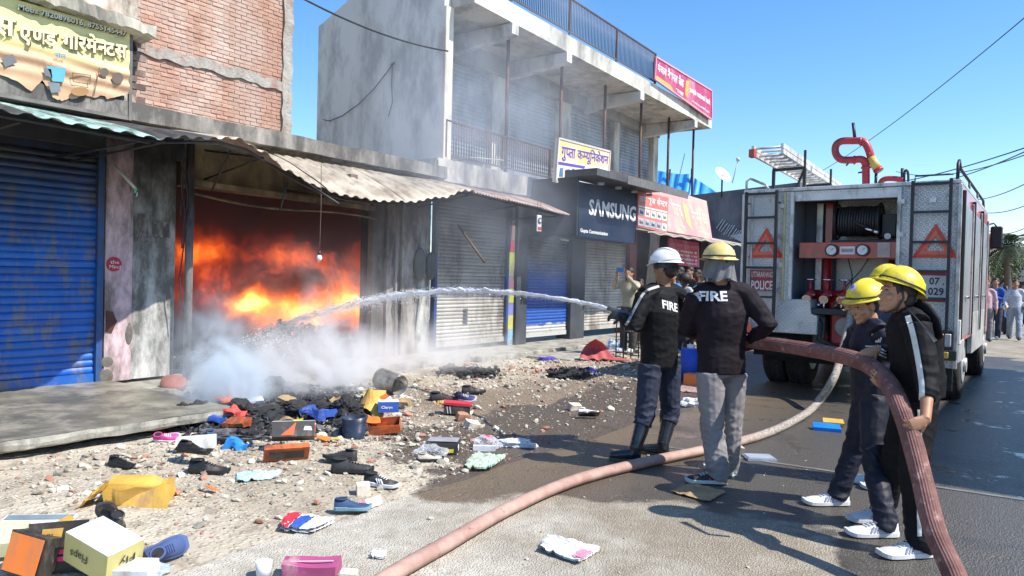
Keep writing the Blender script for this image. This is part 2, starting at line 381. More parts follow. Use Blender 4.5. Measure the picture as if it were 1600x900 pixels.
# platform in front of the left shops (a step one can sit on)
M_plat = mat('wet_platform', (.20,.185,.14), (.11,.105,.08), 2.2, .42, bump=.5, bs=26, bd=.01, dirt=(.34,.31,.25), dsc=3.2, damt=.55, detail=7)
M_edge = mat('platform_edge', (.42,.40,.34), (.28,.27,.23), 5, .9, bump=.7, bs=26, bd=.012, dirt=(.12,.11,.1), dsc=4)
pl = MB()
def pf(u, v): y = -1+5.15*u; x = -9.3+2.95*v; return (x+(0 if v < .999 else .03*fbm((0,y,0),3,3)), y, .2+.006*fbm((x,y,0),1.5,3))
pl.grid(pf, 60, 30); pl.f = [f[::-1] for f in pl.f]
plat = build(pl, 'platform', M_plat, kind='structure')
mb = MB(); n = 60
def pe(u, v): y = -1+5.15*u; k = [(0,.2),(.004,.16),(-.006,.12),(-.04,.105)][round(v*3)]; return (-6.35+k[0]+.03*fbm((0,y,0),3,3)+.008*fbm((0,y,v*3),9,2), y, k[1]+(0 if v < .1 else .014*fbm((3,y,v),4,3)))
mb.grid(pe, 90, 3, sm=False); mb.f = [f[::-1] for f in mb.f]; build(mb, 'platform_edge', M_edge, plat)
build(MB().box(-9.2, -6.62, -1, 4.1, -.05, .115), 'platform_core', M_burn, plat)
mb = MB(); mb.box(-9.3,-8.15,4.16,9.9,-.05,.15); build(mb, 'shop_step', M_edge, plat, bevel=.01)
mb = MB(); mb.box(-9.3,-7.9,9.9,23,-.05,.13); build(mb, 'shop_step', M_edge, plat, bevel=.01)
mb = MB(); mb.box(-7.88,-6.9,11.2,16,-.05,.075); mb.box(-7.6,-6.2,16.05,22,-.05,.07); build(mb, 'shop_step', M_edge, plat, bevel=.01)

# ================================================================ brick building over the row
brk = thing('brick_building', 'unplastered red brick upper storey with a cement band, left of the gap of sky', 'building', (-9.8, 5.8, 3.5))
build(MB().box(-13, -9.53, 3.2, 7.0, 3.5, 9.5), 'wall', M_mort, brk)
bm_ = MB(); bm_.box(0, .03, 0, .168, 0, .046); bme = bm_.mesh('brick', M_brick)
_b = bmesh.new(); _b.from_mesh(bme); bmesh.ops.bevel(_b, geom=_b.edges[:], offset=.004, segments=1, affect='EDGES'); _b.to_mesh(bme); _b.free()
nb = 0; z = 3.51; r_ = 0; spots = []
while z < 5.95:
    y = 4.63 + (.09 if r_ % 2 else 0) + .02*noise.noise(Vector((0,0,r_*3.1)))
    while y < 6.87:
        if not (4.30 < z < 4.42): spots.append((y, z))
        y += .180
    z += .0575; r_ += 1
spots.sort(key=lambda q: q[0]+.1*abs(q[1]-4.4)); rest = MB()
for i, (y, z) in enumerate(spots):
    M = Matrix.Translation((-9.552+random.uniform(-.003,.006), y+random.uniform(-.004,.004), z+random.uniform(-.003,.003))) @ Matrix.Rotation(random.uniform(-.02,.02), 4, 'X')
    if i < 295: inst('brick', bme, M, brk)
    else:
        k = MB(); k.box(0, .03, 0, .168, 0, .046); k.xf(M); rest.add(k.v, k.f)
o = build(rest, 'brickwork', M_brick, brk); o['kind'] = 'stuff'
def roughbox(x0,x1,y0,y1,z0,z1,amp=.02,st=.05):
    mb = MB(); nu = max(2,int((y1-y0)/st)); nv = max(2,int((z1-z0)/st))
    def fn(u,v):
        y = y0+(y1-y0)*u; z = z0+(z1-z0)*v
        ey = amp*fbm((1,z*3,y0),1.5,3) if u in (0,1) else 0; ez = amp*fbm((y*3,2,z0),1.5,3) if v in (0,1) else 0
        return (x1+amp*.6*fbm((y*3,z*3,x1),1.5,3), y+ey, z+ez)
    mb.grid(fn, nu, nv, sm=False); mb.f = [f[::-1] for f in mb.f]; mb.box(x0, x1-.02-amp*.4, y0, y1, z0, z1); return mb
build(roughbox(-9.6,-9.49,4.6,7.0,4.30,4.44,.035), 'cement_band', M_cem, brk)
build(roughbox(-9.7,-9.485,6.86,7.03,3.5,9.5,.03), 'corner_plaster', M_cem, brk)
build(roughbox(-9.7,-9.42,4.45,4.62,3.5,9.5,.02), 'column', M_cem, brk)
build(MB().cyl((-9.44,4.25,4.35),(-9.44,4.25,6.5),.06), 'pale_pipe', plain('bluish_pipe',(.42,.47,.52)), brk)
# left neighbour: brick pier, slab and broken cornice above the banner
pier = thing('brick_pier', 'rough sooty brick pier between the torn yellow banner and the red brick wall', 'wall', (-9.1, 4.3, 3.3))
build(MB().box(-9.4, -8.99, 3.85, 4.42, 3.5, 4.55), 'core', M_mort, pier); 
bm_ = MB(); bm_.box(0, .035, 0, .2, 0, .07); bme2 = bm_.mesh('brick', M_brick2)
for i in range(13):
    for j in range(3): inst('brick', bme2, Matrix.Translation((-8.995+random.uniform(-.015,.02), 3.84+(.1 if i % 2 else 0)+j*.21-(.05 if j == 2 else 0)+random.uniform(-.01,.01), 3.45+i*.085)) @ Matrix.Rotation(random.uniform(-.04,.04),4,'Z'), pier)
build(roughbox(-9.3,-8.93,4.0,4.36,3.3,3.62,.03), 'mortar_lump', M_cem, pier)
up_l = thing('upper_wall', 'cream broken cornice and plaster wall above the yellow banner', 'wall', (-9.2, 3, 4.3))
q0 = PX(75,0,-8.6); q1 = PX(245,58,-8.6)
mb = MB(); n = 26
def cor(u, v):
    y = 1.5+(q1.y-1.5)*u; z = q0.z+(q1.z-q0.z)*(y-q0.y)/(q1.y-q0.y); k = [(-9.3,-.04),(-8.62,.0),(-8.6,.12),(-9.3,.18)][round(v*3)]
    return (k[0]+.04*fbm((y*4,v,0),2,3), y, z+k[1]+.03*fbm((y*5,v*2,1),2,3))
mb.grid(cor, 60, 3, sm=False); mb.f = [f[::-1] for f in mb.f]; build(mb, 'cornice', M_cream, up_l)
build(MB().box(-9.4,-8.98,1.5,4.4,q1.z-.1,7), 'wall', mat('peeling_pink', (.5,.36,.26), (.62,.58,.5), 3.5, .9, bump=.5, dirt=(.1,.07,.05), dsc=2.5, damt=.6), up_l)
build(MB().box(-9.45,-9.02,1.5,3.9,3.5,q1.z), 'wall', M_brown, up_l)
for i in range(10):
    build(MB().poly([(-8.9,3.95+i*.035,q1.z-.12+random.uniform(-.02,.02)),(-8.8,3.99+i*.035,q1.z-.18-random.random()*.08),(-8.85,4.02+i*.03,q1.z-.08)],(.02,.01,.03)), 'broken_piece', M_under, up_l)
# banner
BX = -8.78
ban = thing('shop_banner', 'torn and scorched yellow shop banner with Hindi lettering and a phone number', 'banner', (BX, 3.3, 3.3))
M_yel = mat('banner_yellow', (.78,.68,.30), (.72,.60,.30), 2, .6, dirt=(.5,.33,.19), dsc=1.2, damt=.5)
m, t = raw('banner_cloth'); p = t.pos(); s_ = t.sep(p)
low = t.map(t.math('ADD', s_[2], t.map(t.noise(p,1.5,3),0,1,-.08,.08)), 3.86, 3.78)
c = t.mix(low, (.80,.70,.30), (.55,.34,.20)); c = t.mix(t.map(t.noise(t.scale(p,(1,1,4)),3,5),.58,.7,0,.35), c, (.30,.2,.12)); t.link(c, t.b.inputs['Base Color']); t.b.inputs['Roughness'].default_value = .55
M_cloth = m
mb = MB(); nu, nv = 90, 34
bt0, bt1 = PX(0,-8,BX), PX(203,50,BX); ztop = lambda y: bt0.z+(bt1.z-bt0.z)*(y-bt0.y)/(bt1.y-bt0.y)
def tear(y):
    a = (y-2.6)/1.6; b = 3.36+.13*math.sin(a*5+.6)**2+.05*noise.noise(Vector((y*9,1,0)))+.025*noise.noise(Vector((y*30,2,0)))
    if 3.22 < y < 3.42: b += .17*(1-abs(y-3.32)/.1)
    if y > 4.02: b += (y-4.02)*.9
    return b
def bf(u, v):
    y = 2.0+(bt1.y-2.0)*u; zb = tear(y); z = zb+(ztop(y)-zb)*v
    fold = .022*max(0,1-abs(z-3.72)/.3)*math.sin(z*40+y*3+2*noise.noise(Vector((y*2,z*3,0))))
    return (BX+fold+.03*(1-v)**3*noise.noise(Vector((y*6,z*3,5))), y, z)
mb.grid(bf, nu, nv); mb.f = [f[::-1] for f in mb.f]; cl = build(mb, 'cloth', M_cloth, ban)
build(MB().box(BX-.2,BX-.12,2,bt1.y,3.32,ztop(3)), 'back_board', mat('charred_board',(.10,.095,.09),(.06,.055,.05),4,.9,dirt=(.2,.19,.17),dsc=6), ban)
M_fr = mat('smoked_frame',(.20,.19,.17),(.12,.11,.1),6,.7)
build(MB().bar((BX-.02,bt1.y+.02,3.28),(BX-.02,bt1.y+.02,ztop(bt1.y)),.035,.035), 'frame_bar', M_fr, ban)
build(MB().bar((BX-.03,2,3.3),(BX-.03,bt1.y+.02,3.3),.04,.04), 'frame_bar', M_fr, ban)
build(MB().bar((BX-.06,3.3,3.28),(BX-.06,3.3,4.0),.03,.03), 'frame_bar', M_fr, ban)
M_ink = plain('dark_ink', (.09,.075,.03)); M_pale = plain('pale_ink', (.82,.76,.42)); M_bink = plain('blue_ink', (.05,.22,.42)); M_gink = plain('grey_ink', (.14,.15,.16))
def blet(segs, pl, prr, hpx, mts, bold, lift=.03, outline=True):
    a = PX(*pl, BX); b = PX(*prr, BX); e = (b-a); top = PX(pl[0], pl[1]-hpx, BX); h = top.z-a.z
    mb = MB()
    if outline: letter(mb, segs, a+Vector((0,.012,-.012)), e, (0,0,1), w=e.length, h=h, m=0, bold=bold+.035, lift=lift)
    letter(mb, segs, a, e, (0,0,1), w=e.length, h=h, m=1, bold=bold, lift=lift+.006)
    return build(mb, 'lettering', mts, cl)
HI_BIG = ['ए', ('ण',), 'ड', ' ', 'गारमे', ('न',), 'टस']
blet(HI_BIG, (27,70), (196,98), 38, [M_ink, M_pale], .03)
blet(['स'], (-14,52), (22,60), 30, [M_ink, M_pale], .03)
blet('Mob.: 7820896016, 8755145447', (26,17), (195,59), 11, [M_ink, plain('white_ink',(.8,.78,.6))], .02)
blet('सेल', (84,91), (101,93), 10, [M_bink, M_bink], .01, outline=False)
def patch(pts, mt, x=BX+.035, nm='printed_picture', par=None):
    P = [PX(a,b,x) for a, b in pts]; return build(MB().poly(P, (-.003,0,0)), nm, mt, par or cl)
patch([(2,92),(20,84),(27,98),(8,105)], M_gink); patch([(72,103),(103,106),(100,128),(82,127),(78,113)], plain('sky_print',(.10,.38,.55))); patch([(68,106),(80,108),(82,122),(70,118)], M_gink)
patch([(75,128),(93,130),(95,144),(80,145)], plain('slate_print',(.17,.2,.22)))
for (cx, cy, rr) in ((163,113,7),(184,122,9)): patch([(cx+rr*math.cos(k*.4), cy+rr*math.sin(k*.4)) for k in range(16)], plain('dark_print',(.13,.10,.08)))
patch([(125+14*math.cos(k*.4), 143+7*math.sin(k*.4)) for k in range(16)], plain('brown_print',(.36,.2,.07)))
for a, b in (((113,113),(141,117)),((141,117),(140,131)),((140,131),(114,127)),((114,127),(113,113)),((155,105),(146,150))):
    patch([a,b,(b[0]+1,b[1]+1.2),(a[0]+1,a[1]+1.2)], M_ink)

# ================================================================ corrugated awnings
M_cor = mat('weathered_sheet', (.52,.46,.37), (.42,.36,.28), 3, .6, bump=.2, dirt=(.20,.15,.11), dsc=2.2, damt=.6, metal=.1)
M_cor2 = mat('sooty_sheet', (.10,.105,.11), (.05,.05,.055), 2, .6, dirt=(.02,.02,.02), dsc=2, damt=.8)
M_cor3 = mat('painted_sheet', (.42,.5,.44), (.18,.42,.38), 5, .6, dirt=(.05,.05,.045), dsc=3, damt=.6)
M_cor4 = mat('rusty_fine_sheet', (.48,.38,.34), (.38,.28,.25), 4, .6, dirt=(.15,.08,.05), dsc=2.5, damt=.7)
FE = [(1.5,2.93),(2.53,2.93),(3.92,2.91),(4.3,2.98),(4.93,3.06),(5.25,2.96),(5.6,2.80),(6.0,2.66),(6.41,2.57),(7.0,2.565),(7.72,2.61),(8.4,2.74),(9.0,2.92),(9.19,2.93),(9.25,2.91),(10.5,2.86),(12.2,2.78)]
def fz(y):
    for (a, b), (c_, d) in zip(FE, FE[1:]):
        if a <= y <= c_: k = (y-a)/(c_-a); k = k*k*(3-2*k); return b+(d-b)*k
    return FE[-1][1] if y > 5 else FE[0][1]
def kf(q): return .89 if q < 4.2 else min(1., .89+.11*(q-4.2)/1.2)
def ef(q, dz=0.): k = kf(q); return Vector((-7.6*k, q*k, 1.55+(fz(q)-1.55)*k+dz))
awn = thing('tin_awning', 'sagging corrugated tin awning over the burning shop, blackened underneath', 'awning', (-8.3, 6, 2.6))
def sheet(par, y0, y1, mt, per=.2, amp=.013, lift=0, xf_=-7.6, xb=-8.92, zb=3.2, dz=0, jag=.02, nm='sheet'):
    mb = MB(); nu = int((y1-y0)/per*8); nv = 12; ph = random.random()*.02; xe = xf_+random.uniform(-jag,jag)
    def fn(u, v):
        y = y0+(y1-y0)*u; c_ = math.sin(2*PI*y/per); c_ = max(-1, min(1, c_*1.8))*amp
        k_ = kf(y); x = xb+(xe*k_-xb)*v; zf_ = 1.55+(fz(y)-1.55)*k_; z = zb+(zf_+dz-zb)*(v**1.15)+.02*math.sin(v*PI)+c_+lift+.012*noise.noise(Vector((x*2,y*2,1)))
        return (x, y*k_, z)
    mb.grid(fn, nu, nv); mb.f = [f[::-1] for f in mb.f]
    k = len(mb.v); mb.v += [p-Vector((0,0,.004)) for p in mb.v]; mb.f += [[i+k for i in f[::-1]] for f in mb.f]; mb.m *= 2; mb.s *= 2
    # closing strips at the front edge
    for i in range(nu):
        a = i*(nv+1)+nv; b = a+nv+1; mb.f.append([a, a+k, b+k, b]); mb.m.append(0); mb.s.append(False)
    return build(mb, nm, mt, par)
awl = thing('tin_awning', 'sooty tin awning with green and white edges over the blue shutter', 'awning', (-8.3, 3, 2.9))
for a, b, mt in ((-.6,1.6,M_cor2),(1.5,2.9,M_cor2),(2.86,3.45,M_cor3),(3.4,3.98,M_cor3)): sheet(awl, a, b, mt, per=.225, lift=random.uniform(0,.008))
y = 3.93; k = 0
for mt in (M_cor2, M_cor, M_cor, M_cor, M_cor, M_cor, M_cor):
    sheet(awn, y, y+.78, mt, per=.175, lift=(k % 2)*.007, nm='sheet'); y += .75; k += 1
awr = thing('tin_awning', 'straight rusty tin awning over the shutters left of the dark phone shop sign', 'awning', (-8.3, 10.7, 2.8))
for a, b in ((9.16,10.2),(10.16,11.2),(11.16,12.2)): sheet(awr, a, b, M_cor4, per=.078, amp=.009, lift=random.uniform(0,.005))
# frames, struts
def rod(par, a, b, r=.014, mt=None, nm='strut'): return build(MB().cyl(a, b, r, n=8), nm, mt or M_black, par)
for par, y0, y1 in ((awl,1.6,3.95),(awn,4.0,9.1),(awr,9.2,12.1)):
    pts = [ef(y0+(y1-y0)*i/14, -.03)-Vector((.12,0,0)) for i in range(15)]
    build(MB().tube(pts, .016, 6), 'edge_pipe', M_black, par)
    for yy in [y0+.1+(y1-y0-.2)*i/max(1, round((y1-y0)/1.3)) for i in range(max(1, round((y1-y0)/1.3))+1)]:
        rod(par, (-8.93, yy*kf(yy), 2.72), ef(yy,-.035)-Vector((.2,0,0))); rod(par, (-8.93, yy*kf(yy), 3.1), ef(yy,-.03)-Vector((.12,0,0)))
rod(awl, W(178,258,7.4), W(212,295,7.2), .014, plain('pale_rod',(.5,.45,.36)))
hk = W(212,295,7.2); build(MB().tube([hk, hk+Vector((0,0,-.04))], .014, 8), 'hook', plain('green_hook',(.1,.5,.2)), awl)
build(MB().tube([hk+Vector((.03*math.sin(a*.6),0,-.08-.03*math.cos(a*.6)+.03)) for a in range(8)], .006, 6), 'hook', plain('steel_hook',(.5,.5,.5),.3,metal=.8), awl)
rod(awn, W(466,277,9.3), W(530,319,9.0), .014); rod(awn, W(450,285,9.3), W(437,330,9.3), .012); rod(awn, W(360,235,8.9), W(330,300,9.2), .012)
rod(awr, W(716,352,12.6), W(757,410,12.2), .022, plain('brown_rod',(.14,.09,.06)))
build(MB().obox((-8.35,7.25,fz(7.25)+.38),(.16,.13,.07)), 'brick', M_brick2, awn)
# bulb in the burning shop
lb = W(499,403,9.2); bulb = thing('hanging_bulb', 'dead white bulb hanging on a wire before the flames', 'light bulb', lb)
build(MB().tube([lb+Vector((0,0,.03)), lb+Vector((.004,0,.3)), lb+Vector((0,.01,.62)), (lb.x, lb.y, 2.9)], .005, 5), 'wire', plain('brown_wire',(.12,.08,.07)), bulb)
build(MB().ell(lb, (.035,.035,.042)), 'glass_bulb', plain('bulb_white',(.85,.85,.9),.2), bulb); build(MB().cyl(lb+Vector((0,0,.03)), lb+Vector((0,0,.09)), .018), 'socket', M_black, bulb)

# ================================================================ two storey building
big = thing('two_storey_building', 'grey two storey shop building with shuttered balcony, railings and blank smoky side wall', 'building', (-10, 15, 0))
def bb(name, mt, *b, bev=.008, label=None): return build(MB().box(*b), name, mt, big, label, bevel=bev)
# lower floor
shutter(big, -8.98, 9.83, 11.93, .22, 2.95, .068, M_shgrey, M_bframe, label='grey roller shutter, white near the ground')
bb('poster_strip', M_under, -9.2, -8.97, 12.02, 12.22, .13, 3.1)
# painted strip in colours
cols = [('c1',(.45,.25,.2)),('c2',(.55,.06,.12)),('c3',(.55,.6,.08)),('c4',(.5,.08,.25)),('c5',(.6,.65,.1)),('c6',(.25,.25,.6)),('c7',(.6,.55,.15)),('c8',(.25,.5,.7)),('c9',(.6,.5,.5))]
zz = 2.6
for i, (n_, c_) in enumerate(cols):
    h = [.3,.25,.5,.25,.3,.25,.3,.3,.2][i]; build(MB().box(-8.97,-8.955,12.03,12.21,zz-h+.004,zz), 'painted_panel', plain('sign_'+['rust','red','lime','rose','lemon','violet','mustard','sky','blush'][i], c_, dirt=(.2,.2,.2), dsc=4), big); zz -= h
bb('pillar', M_dark, -9.3, -8.9, 12.24, 12.62, .13, 3.2)
shutter(big, -8.98, 12.70, 14.32, .25, 2.95, .068, M_band4, label='roller shutter with a broad blue band')
bb('pillar', M_dark, -9.3, -8.9, 14.38, 15.0, .13, 3.2)
shutter(big, -8.98, 15.06, 17.2, .3, 2.85, .07, M_shgrey)
bb('pillar', mat('maroon_pillar',(.22,.06,.08),None,3,.7), -9.3, -8.9, 17.25, 17.65, .13, 3.2)
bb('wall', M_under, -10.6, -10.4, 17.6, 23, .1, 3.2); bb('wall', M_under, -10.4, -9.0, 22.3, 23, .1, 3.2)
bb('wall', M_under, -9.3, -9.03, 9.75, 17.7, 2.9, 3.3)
# balcony slab
bs_ = roughbox(-9.9,-8.85,9.7,21.6,3.24,3.64,.018,.12); bs_.box(-10,-8.9,9.68,21.6,3.22,3.6); build(bs_, 'balcony_slab', M_slab, big)
# side wall with sloping parapet (plane y = 9.9)
a = PY(502,38,9.9); b_ = PY(545,0,9.9)
prof = [(-12.5,3.4),(-8.97,3.4),(-8.97,8.3),(b_.x+.9,7.6),(b_.x,b_.z),(a.x,a.z),(-12.5,a.z-.02)]
mb = MB(); mb.poly([(x, 9.9, z) for x, z in prof], (0,.16,0)); build(mb, 'side_wall', M_side, big)
bb('wall_end', mat('fresh_cream', (.74,.68,.55), (.66,.6,.48), 3, .85, dirt=(.4,.37,.3), dsc=3), -8.97, -8.9, 9.88, 10.09, 3.64, 6.42)
# stained notch, cable on side wall
cb = [PY(505,187,9.86), PY(515,189,9.86), PY(535,181,9.86), PY(560,163,9.86), PY(585,138,9.86), PY(605,112,9.86), PY(613,101,9.86)]
build(MB().tube(cb, .010, 5), 'cable', M_black, big); build(MB().tube([cb[-1], PY(612,130,9.86), PY(613,160,9.86), PY(607,182,9.86)], .009, 5), 'cable', M_black, big)
build(MB().cyl(cb[-1]+Vector((-.03,0,0)), cb[-1]+Vector((.1,-.05,0)), .02), 'bracket', M_rust, big)
# upper back wall, shutters, pillars
bb('back_wall', M_cream, -10.4, -10.12, 10.06, 21.0, 3.6, 6.4)
for y0, y1 in ((10.3,12.55),(13.2,15.25),(15.95,18.1),(18.55,20.6)): shutter(big, -10.06, y0, y1, 3.9 if y0 > 11 else 4.0, 5.95, .09, M_upsh)
for y0, y1 in ((12.62,13.12),(15.32,15.86),(18.16,18.48),(20.68,21.0)): bb('pillar', M_cream, -10.3, -9.95, y0, y1, 3.62, 6.4)
bb('shutter_box', M_plas, -10.3, -9.9, 10.1, 21.0, 5.97, 6.4)
# roof slab: tapered fascia, soffit beams
roof = MB(); roof.add([(-12.4,10.06,6.42),(-8.4,10.06,6.42),(-8.4,21.4,6.18),(-12.4,21.4,6.18),(-12.4,10.06,6.78),(-8.4,10.06,6.78),(-8.4,21.4,6.52),(-12.4,21.4,6.52)], [(0,3,2,1),(4,5,6,7),(0,1,5,4),(1,2,6,5),(2,3,7,6),(3,0,4,7)])
build(roof, 'roof_slab', mat('pale_concrete', (.70,.66,.57), (.58,.55,.48), 2, .9, bump=.4, bs=20, dirt=(.2,.19,.16), dsc=1.2, damt=.6, streak=True), big)
M_soff = mat('soffit', (.72,.70,.67), (.62,.60,.58), 1.5, .92, dirt=(.2,.2,.21), dsc=1, damt=.4)
for yb in (11.15, 13.1, 16.55, 20.0):
    zt = 6.42-(yb-10.06)/11.34*.24-.003
    mb = MB(); mb.poly([(-8.36,yb,zt-.02),(-8.36,yb,zt-.22),(-8.5,yb,zt-.24),(-10.0,yb,zt-.38),(-10.0,yb,zt-.0)], (0,.2,0)); build(mb, 'soffit_beam', M_soff, big)
# posts
for (x_, y_, zt, zb) in [(-8.93,y_*8.93/8.45,6.3-.02*(y_-11),3.5) for y_ in (11.15,13.05,14.93,16.78,18.45,20.15)]:
    build(MB().cyl((x_,y_,zb),(x_+.0,y_,zt+.12),.035,n=10), 'post', M_rust, big)
# railings: each baluster a part
def railing(y0, y1, zb, zt, x=-8.92, n=10, mt=M_rail, slope=0., rb=.011, nm='railing'):
    L = y1-y0; mb = MB(); mb.bar((x,y0,zt),(x,y1,zt+slope*L),.04,.03); mb.bar((x,y0,zb),(x,y1,zb+slope*L),.03,.03)
    k = max(2, round(L/2)+1)
    for i in range(k): yy = y0+L*i/(k-1); s_ = slope*(yy-y0); mb.bar((x,yy,zb-.05+s_),(x,yy,zt+.02+s_),.045,.045)
    par = build(mb, nm, mt, big); bal = MB(); bal.cyl((0,0,0),(0,0,zt-zb),rb,n=6); me = bal.mesh('baluster', mt)
    for i in range(1, n): yy = y0+L*i/n; inst('baluster', me, Matrix.Translation((x, yy, zb+slope*(yy-y0))), par)
railing(9.95, 13.4, 3.74, 4.36, n=46); railing(15.4, 19.6, 3.74, 4.25, n=44)
railing(11.2, 17.5, 6.86, 7.58, x=-8.44, n=96, mt=mat('dark_rail',(.10,.08,.085),None,9,.5), slope=-.024)
rod(big, (-8.87,10.6,3.78), (-8.84,11.6,3.86), .012, plain('pale_stick',(.5,.48,.4)), 'stick')
# bulky sign boards, top-level
M_wink = plain('sign_white', (.85,.82,.80), .5); M_redf = mat('sign_crimson', (.50,.035,.12), (.42,.04,.12), 3, .45, dirt=(.55,.25,.3), dsc=2, damt=.4)
def board(name, label, pts, thick, mt, cat='sign', frame_m=None):
    """pts: bl, br, tr, tl in world"""
    o = thing(name, label, cat, (sum((Vector(p) for p in pts), Vector())/4)-Vector((0,0,.4)))
    P = [Vector(p) for p in pts]; n = (P[1]-P[0]).cross(P[3]-P[0]).normalized()
    f = build(MB().poly([p-n*thick for p in P], n*thick), 'panel', mt, o)
    if frame_m: 
        mb = MB()
        for i in range(4): a, b = P[i], P[(i+1) % 4]; mb.bar(a, b, .04, .04, upv=n)
        build(mb, 'frame', frame_m, o)
    return o, f, P, n
def onb(par, P, n, segs, u0_, v0_, u1_, v1_, mt, bold=.01, lift=.006, m2=None):
    """text in board coordinates (u along the board, v up), both 0..1"""
    q = lambda u, v: P[0].lerp(P[1], u).lerp(P[3].lerp(P[2], u), v)
    V, Fc, asp = text2d(segs, bold); mb = MB(); mb.add([q(u0_+(u1_-u0_)*x/asp, v0_+(v1_-v0_)*y)+n*lift for x, y in V], Fc); return build(mb, 'lettering', mt, par)
def onp(par, P, n, uv, mt, lift=.004, nm='printed_picture'):
    q = lambda u, v: P[0].lerp(P[1], u).lerp(P[3].lerp(P[2], u), v)
    return build(MB().poly([q(u, v)+n*(lift-.003) for u, v in uv], n*.003), nm, mt, par)
X0 = -8.3
o, f, P, n = board('bank_sign', 'crimson Hindi bank sign on the roof edge of the two storey building', [PX(1023,123,X0),PX(1112,187,X0),PX(1112,142,X0),PX(1025,89,X0)], .06, M_redf, frame_m=plain('pink_frame',(.65,.35,.4)))
onb(f, P, n, ['पंजाब',' ','नैशनल',' ','बैंक'], .03,.42,.46,.86, M_wink, .02)
onb(f, P, n, ['punjab national bank'], .57,.40,.97,.68, M_wink, .03)
onb(f, P, n, 'the name you can BANK upon !', .62,.12,.95,.24, M_wink, .02)
onp(f, P, n, [(.02,.04),(.3,.04),(.24,.2),(.02,.2)], plain('sign_gold',(.75,.42,.06)))
onp(f, P, n, [(.49,.25),(.53,.15),(.55,.5),(.56,.85),(.5,.8)], plain('sign_gold',(.75,.42,.06)))
onb(f, P, n, ['शाखा'], .33,.1,.46,.24, M_wink, .02)
# Gupta communication sign
XG = -8.2
o, f, P, n = board('shop_sign', 'white and yellow Hindi shop sign fixed at the balcony railing', [PX(868,284,XG),PX(950,286,XG),PX(953,237,XG),PX(873,216,XG)], .08, mat('sign_cream',(.78,.74,.68),(.8,.72,.5),2,.5), frame_m=plain('pale_frame',(.6,.55,.5)))
onp(f, P, n, [(.0,.52),(1,.5),(1,1),(0,1)], mat('sign_yellowpink',(.82,.62,.18),(.8,.55,.45),1.2,.5))
M_vio = plain('sign_violet_ink',(.10,.05,.42))
onb(f, P, n, ['गु',('प',),'ता',' ','क',('म',),'यूिनकेशन'], .06,.50,.97,.93, M_vio, .012, .012)
onp(f, P, n, [(.02,.40),(.5,.37),(.52,.44),(.02,.47)], M_vio); onp(f, P, n, [(.6,.36),(.97,.34),(.97,.38),(.6,.40)], M_vio)
for (u, v, s, c_) in ((.05,.12,.07,(.05,.2,.4)),(.15,.1,.09,(.08,.12,.3)),(.27,.13,.05,(.1,.1,.2)),(.35,.02,.1,(.1,.45,.7)),(.62,.12,.14,(.8,.6,.5)),(.8,.1,.1,(.4,.3,.6))):
    onp(f, P, n, [(u,v),(u+s,v),(u+s*.9,v+.22),(u+.1*s,v+.2)], plain('print_%d%d' % (u*100, v*100), c_))
# Samsung board, dark box with tin canopy
o, f, P, n = board('phone_shop_sign', 'dark navy box sign with large white SAMSUNG lettering', [PX(904,369,-7.72),PX(993,381,-7.72),PX(997,300,-7.72),PX(905,284,-7.72)], .5, mat('navy_panel',(.010,.024,.06),(.008,.018,.045),1,.6,spec=.25))
onb(f, P, n, 'SΛMSUNG', .15,.42,.97,.73, M_wink, .03, .01); onb(f, P, n, 'Gupta Communication', .02,.06,.47,.15, M_wink, .03, .01)
mb = MB(); a = P[3]; b = P[2]
mb.obox((a+b)/2+Vector((.12,.1,.12)), (.75,(b-a).length+.5,.14)); build(mb, 'canopy', mat('dark_canopy',(.06,.06,.062),(.1,.1,.1),6,.6), o)
cp = MB(); 
for i in range(60):
    yy = a.y+.85+i*.052; cp.box(-7.08,-7.06,yy,yy+.03,a.z+.02,a.z+.19)
build(cp, 'canopy_ribs', mat('rib_grey',(.28,.27,.25),None,9,.6), o)
for i in range(4): build(MB().cyl((-7.5,a.y+.5+i*.75,a.z+.03),(-7.5,a.y+.5+i*.75,a.z-.02),.07), 'spot_lamp', plain('lamp_grey',(.45,.45,.45)), o)
build(MB().box(-8.9,-7.72,a.y-.06,a.y-.002,P[0].z,a.z+.1), 'side_panel', plain('black_panel',(.015,.017,.02)), o)
# red shoe centre sign (A) and long faded sign (B)
o, f, P, n = board('shoe_shop_sign', 'red Hindi shoe shop sign with two rows of shoe pictures', [PX(996,354,-7.68),PX(1042,364,-7.68),PX(1045,309,-7.68),PX(998,298,-7.68)], .04, mat('faded_red',(.60,.14,.11),(.62,.2,.16),2,.5,dirt=(.6,.4,.3),dsc=2,damt=.3))
onb(f, P, n, ['लव',' ','शूज',' ','से',('न',),'टर'], .02,.66,.95,.93, M_wink, .02)
onp(f, P, n, [(.02,.56),(.97,.56),(.97,.60),(.02,.60)], M_wink)
for r__ in range(2):
    for i in range(5): 
        u = .02+i*.195; v = .33-r__*.28
        onp(f, P, n, [(u,v),(u+.17,v),(u+.17,v+.2),(u,v+.2)], M_wink); onp(f, P, n, [(u+.03,v+.05),(u+.14,v+.04),(u+.13,v+.13),(u+.08,v+.11),(u+.04,v+.17)], plain('shoe_print_%d' % ((i+r__) % 3), [(.15,.15,.18),(.3,.2,.18),(.1,.3,.25)][(i+r__) % 3]), .008)
o, f, P, n = board('long_faded_sign', 'long sun-faded pinkish red Hindi sign sloping down to the right', [PX(1043,361,-7.75),PX(1113,374,-7.75),PX(1104,314,-8.0),PX(1012,286,-8.0)], .05, mat('pale_faded_red',(.64,.25,.25),(.62,.33,.31),1.2,.6,dirt=(.7,.5,.35),dsc=1.4,damt=.5))
M_fad = plain('faded_ink',(.78,.62,.5))
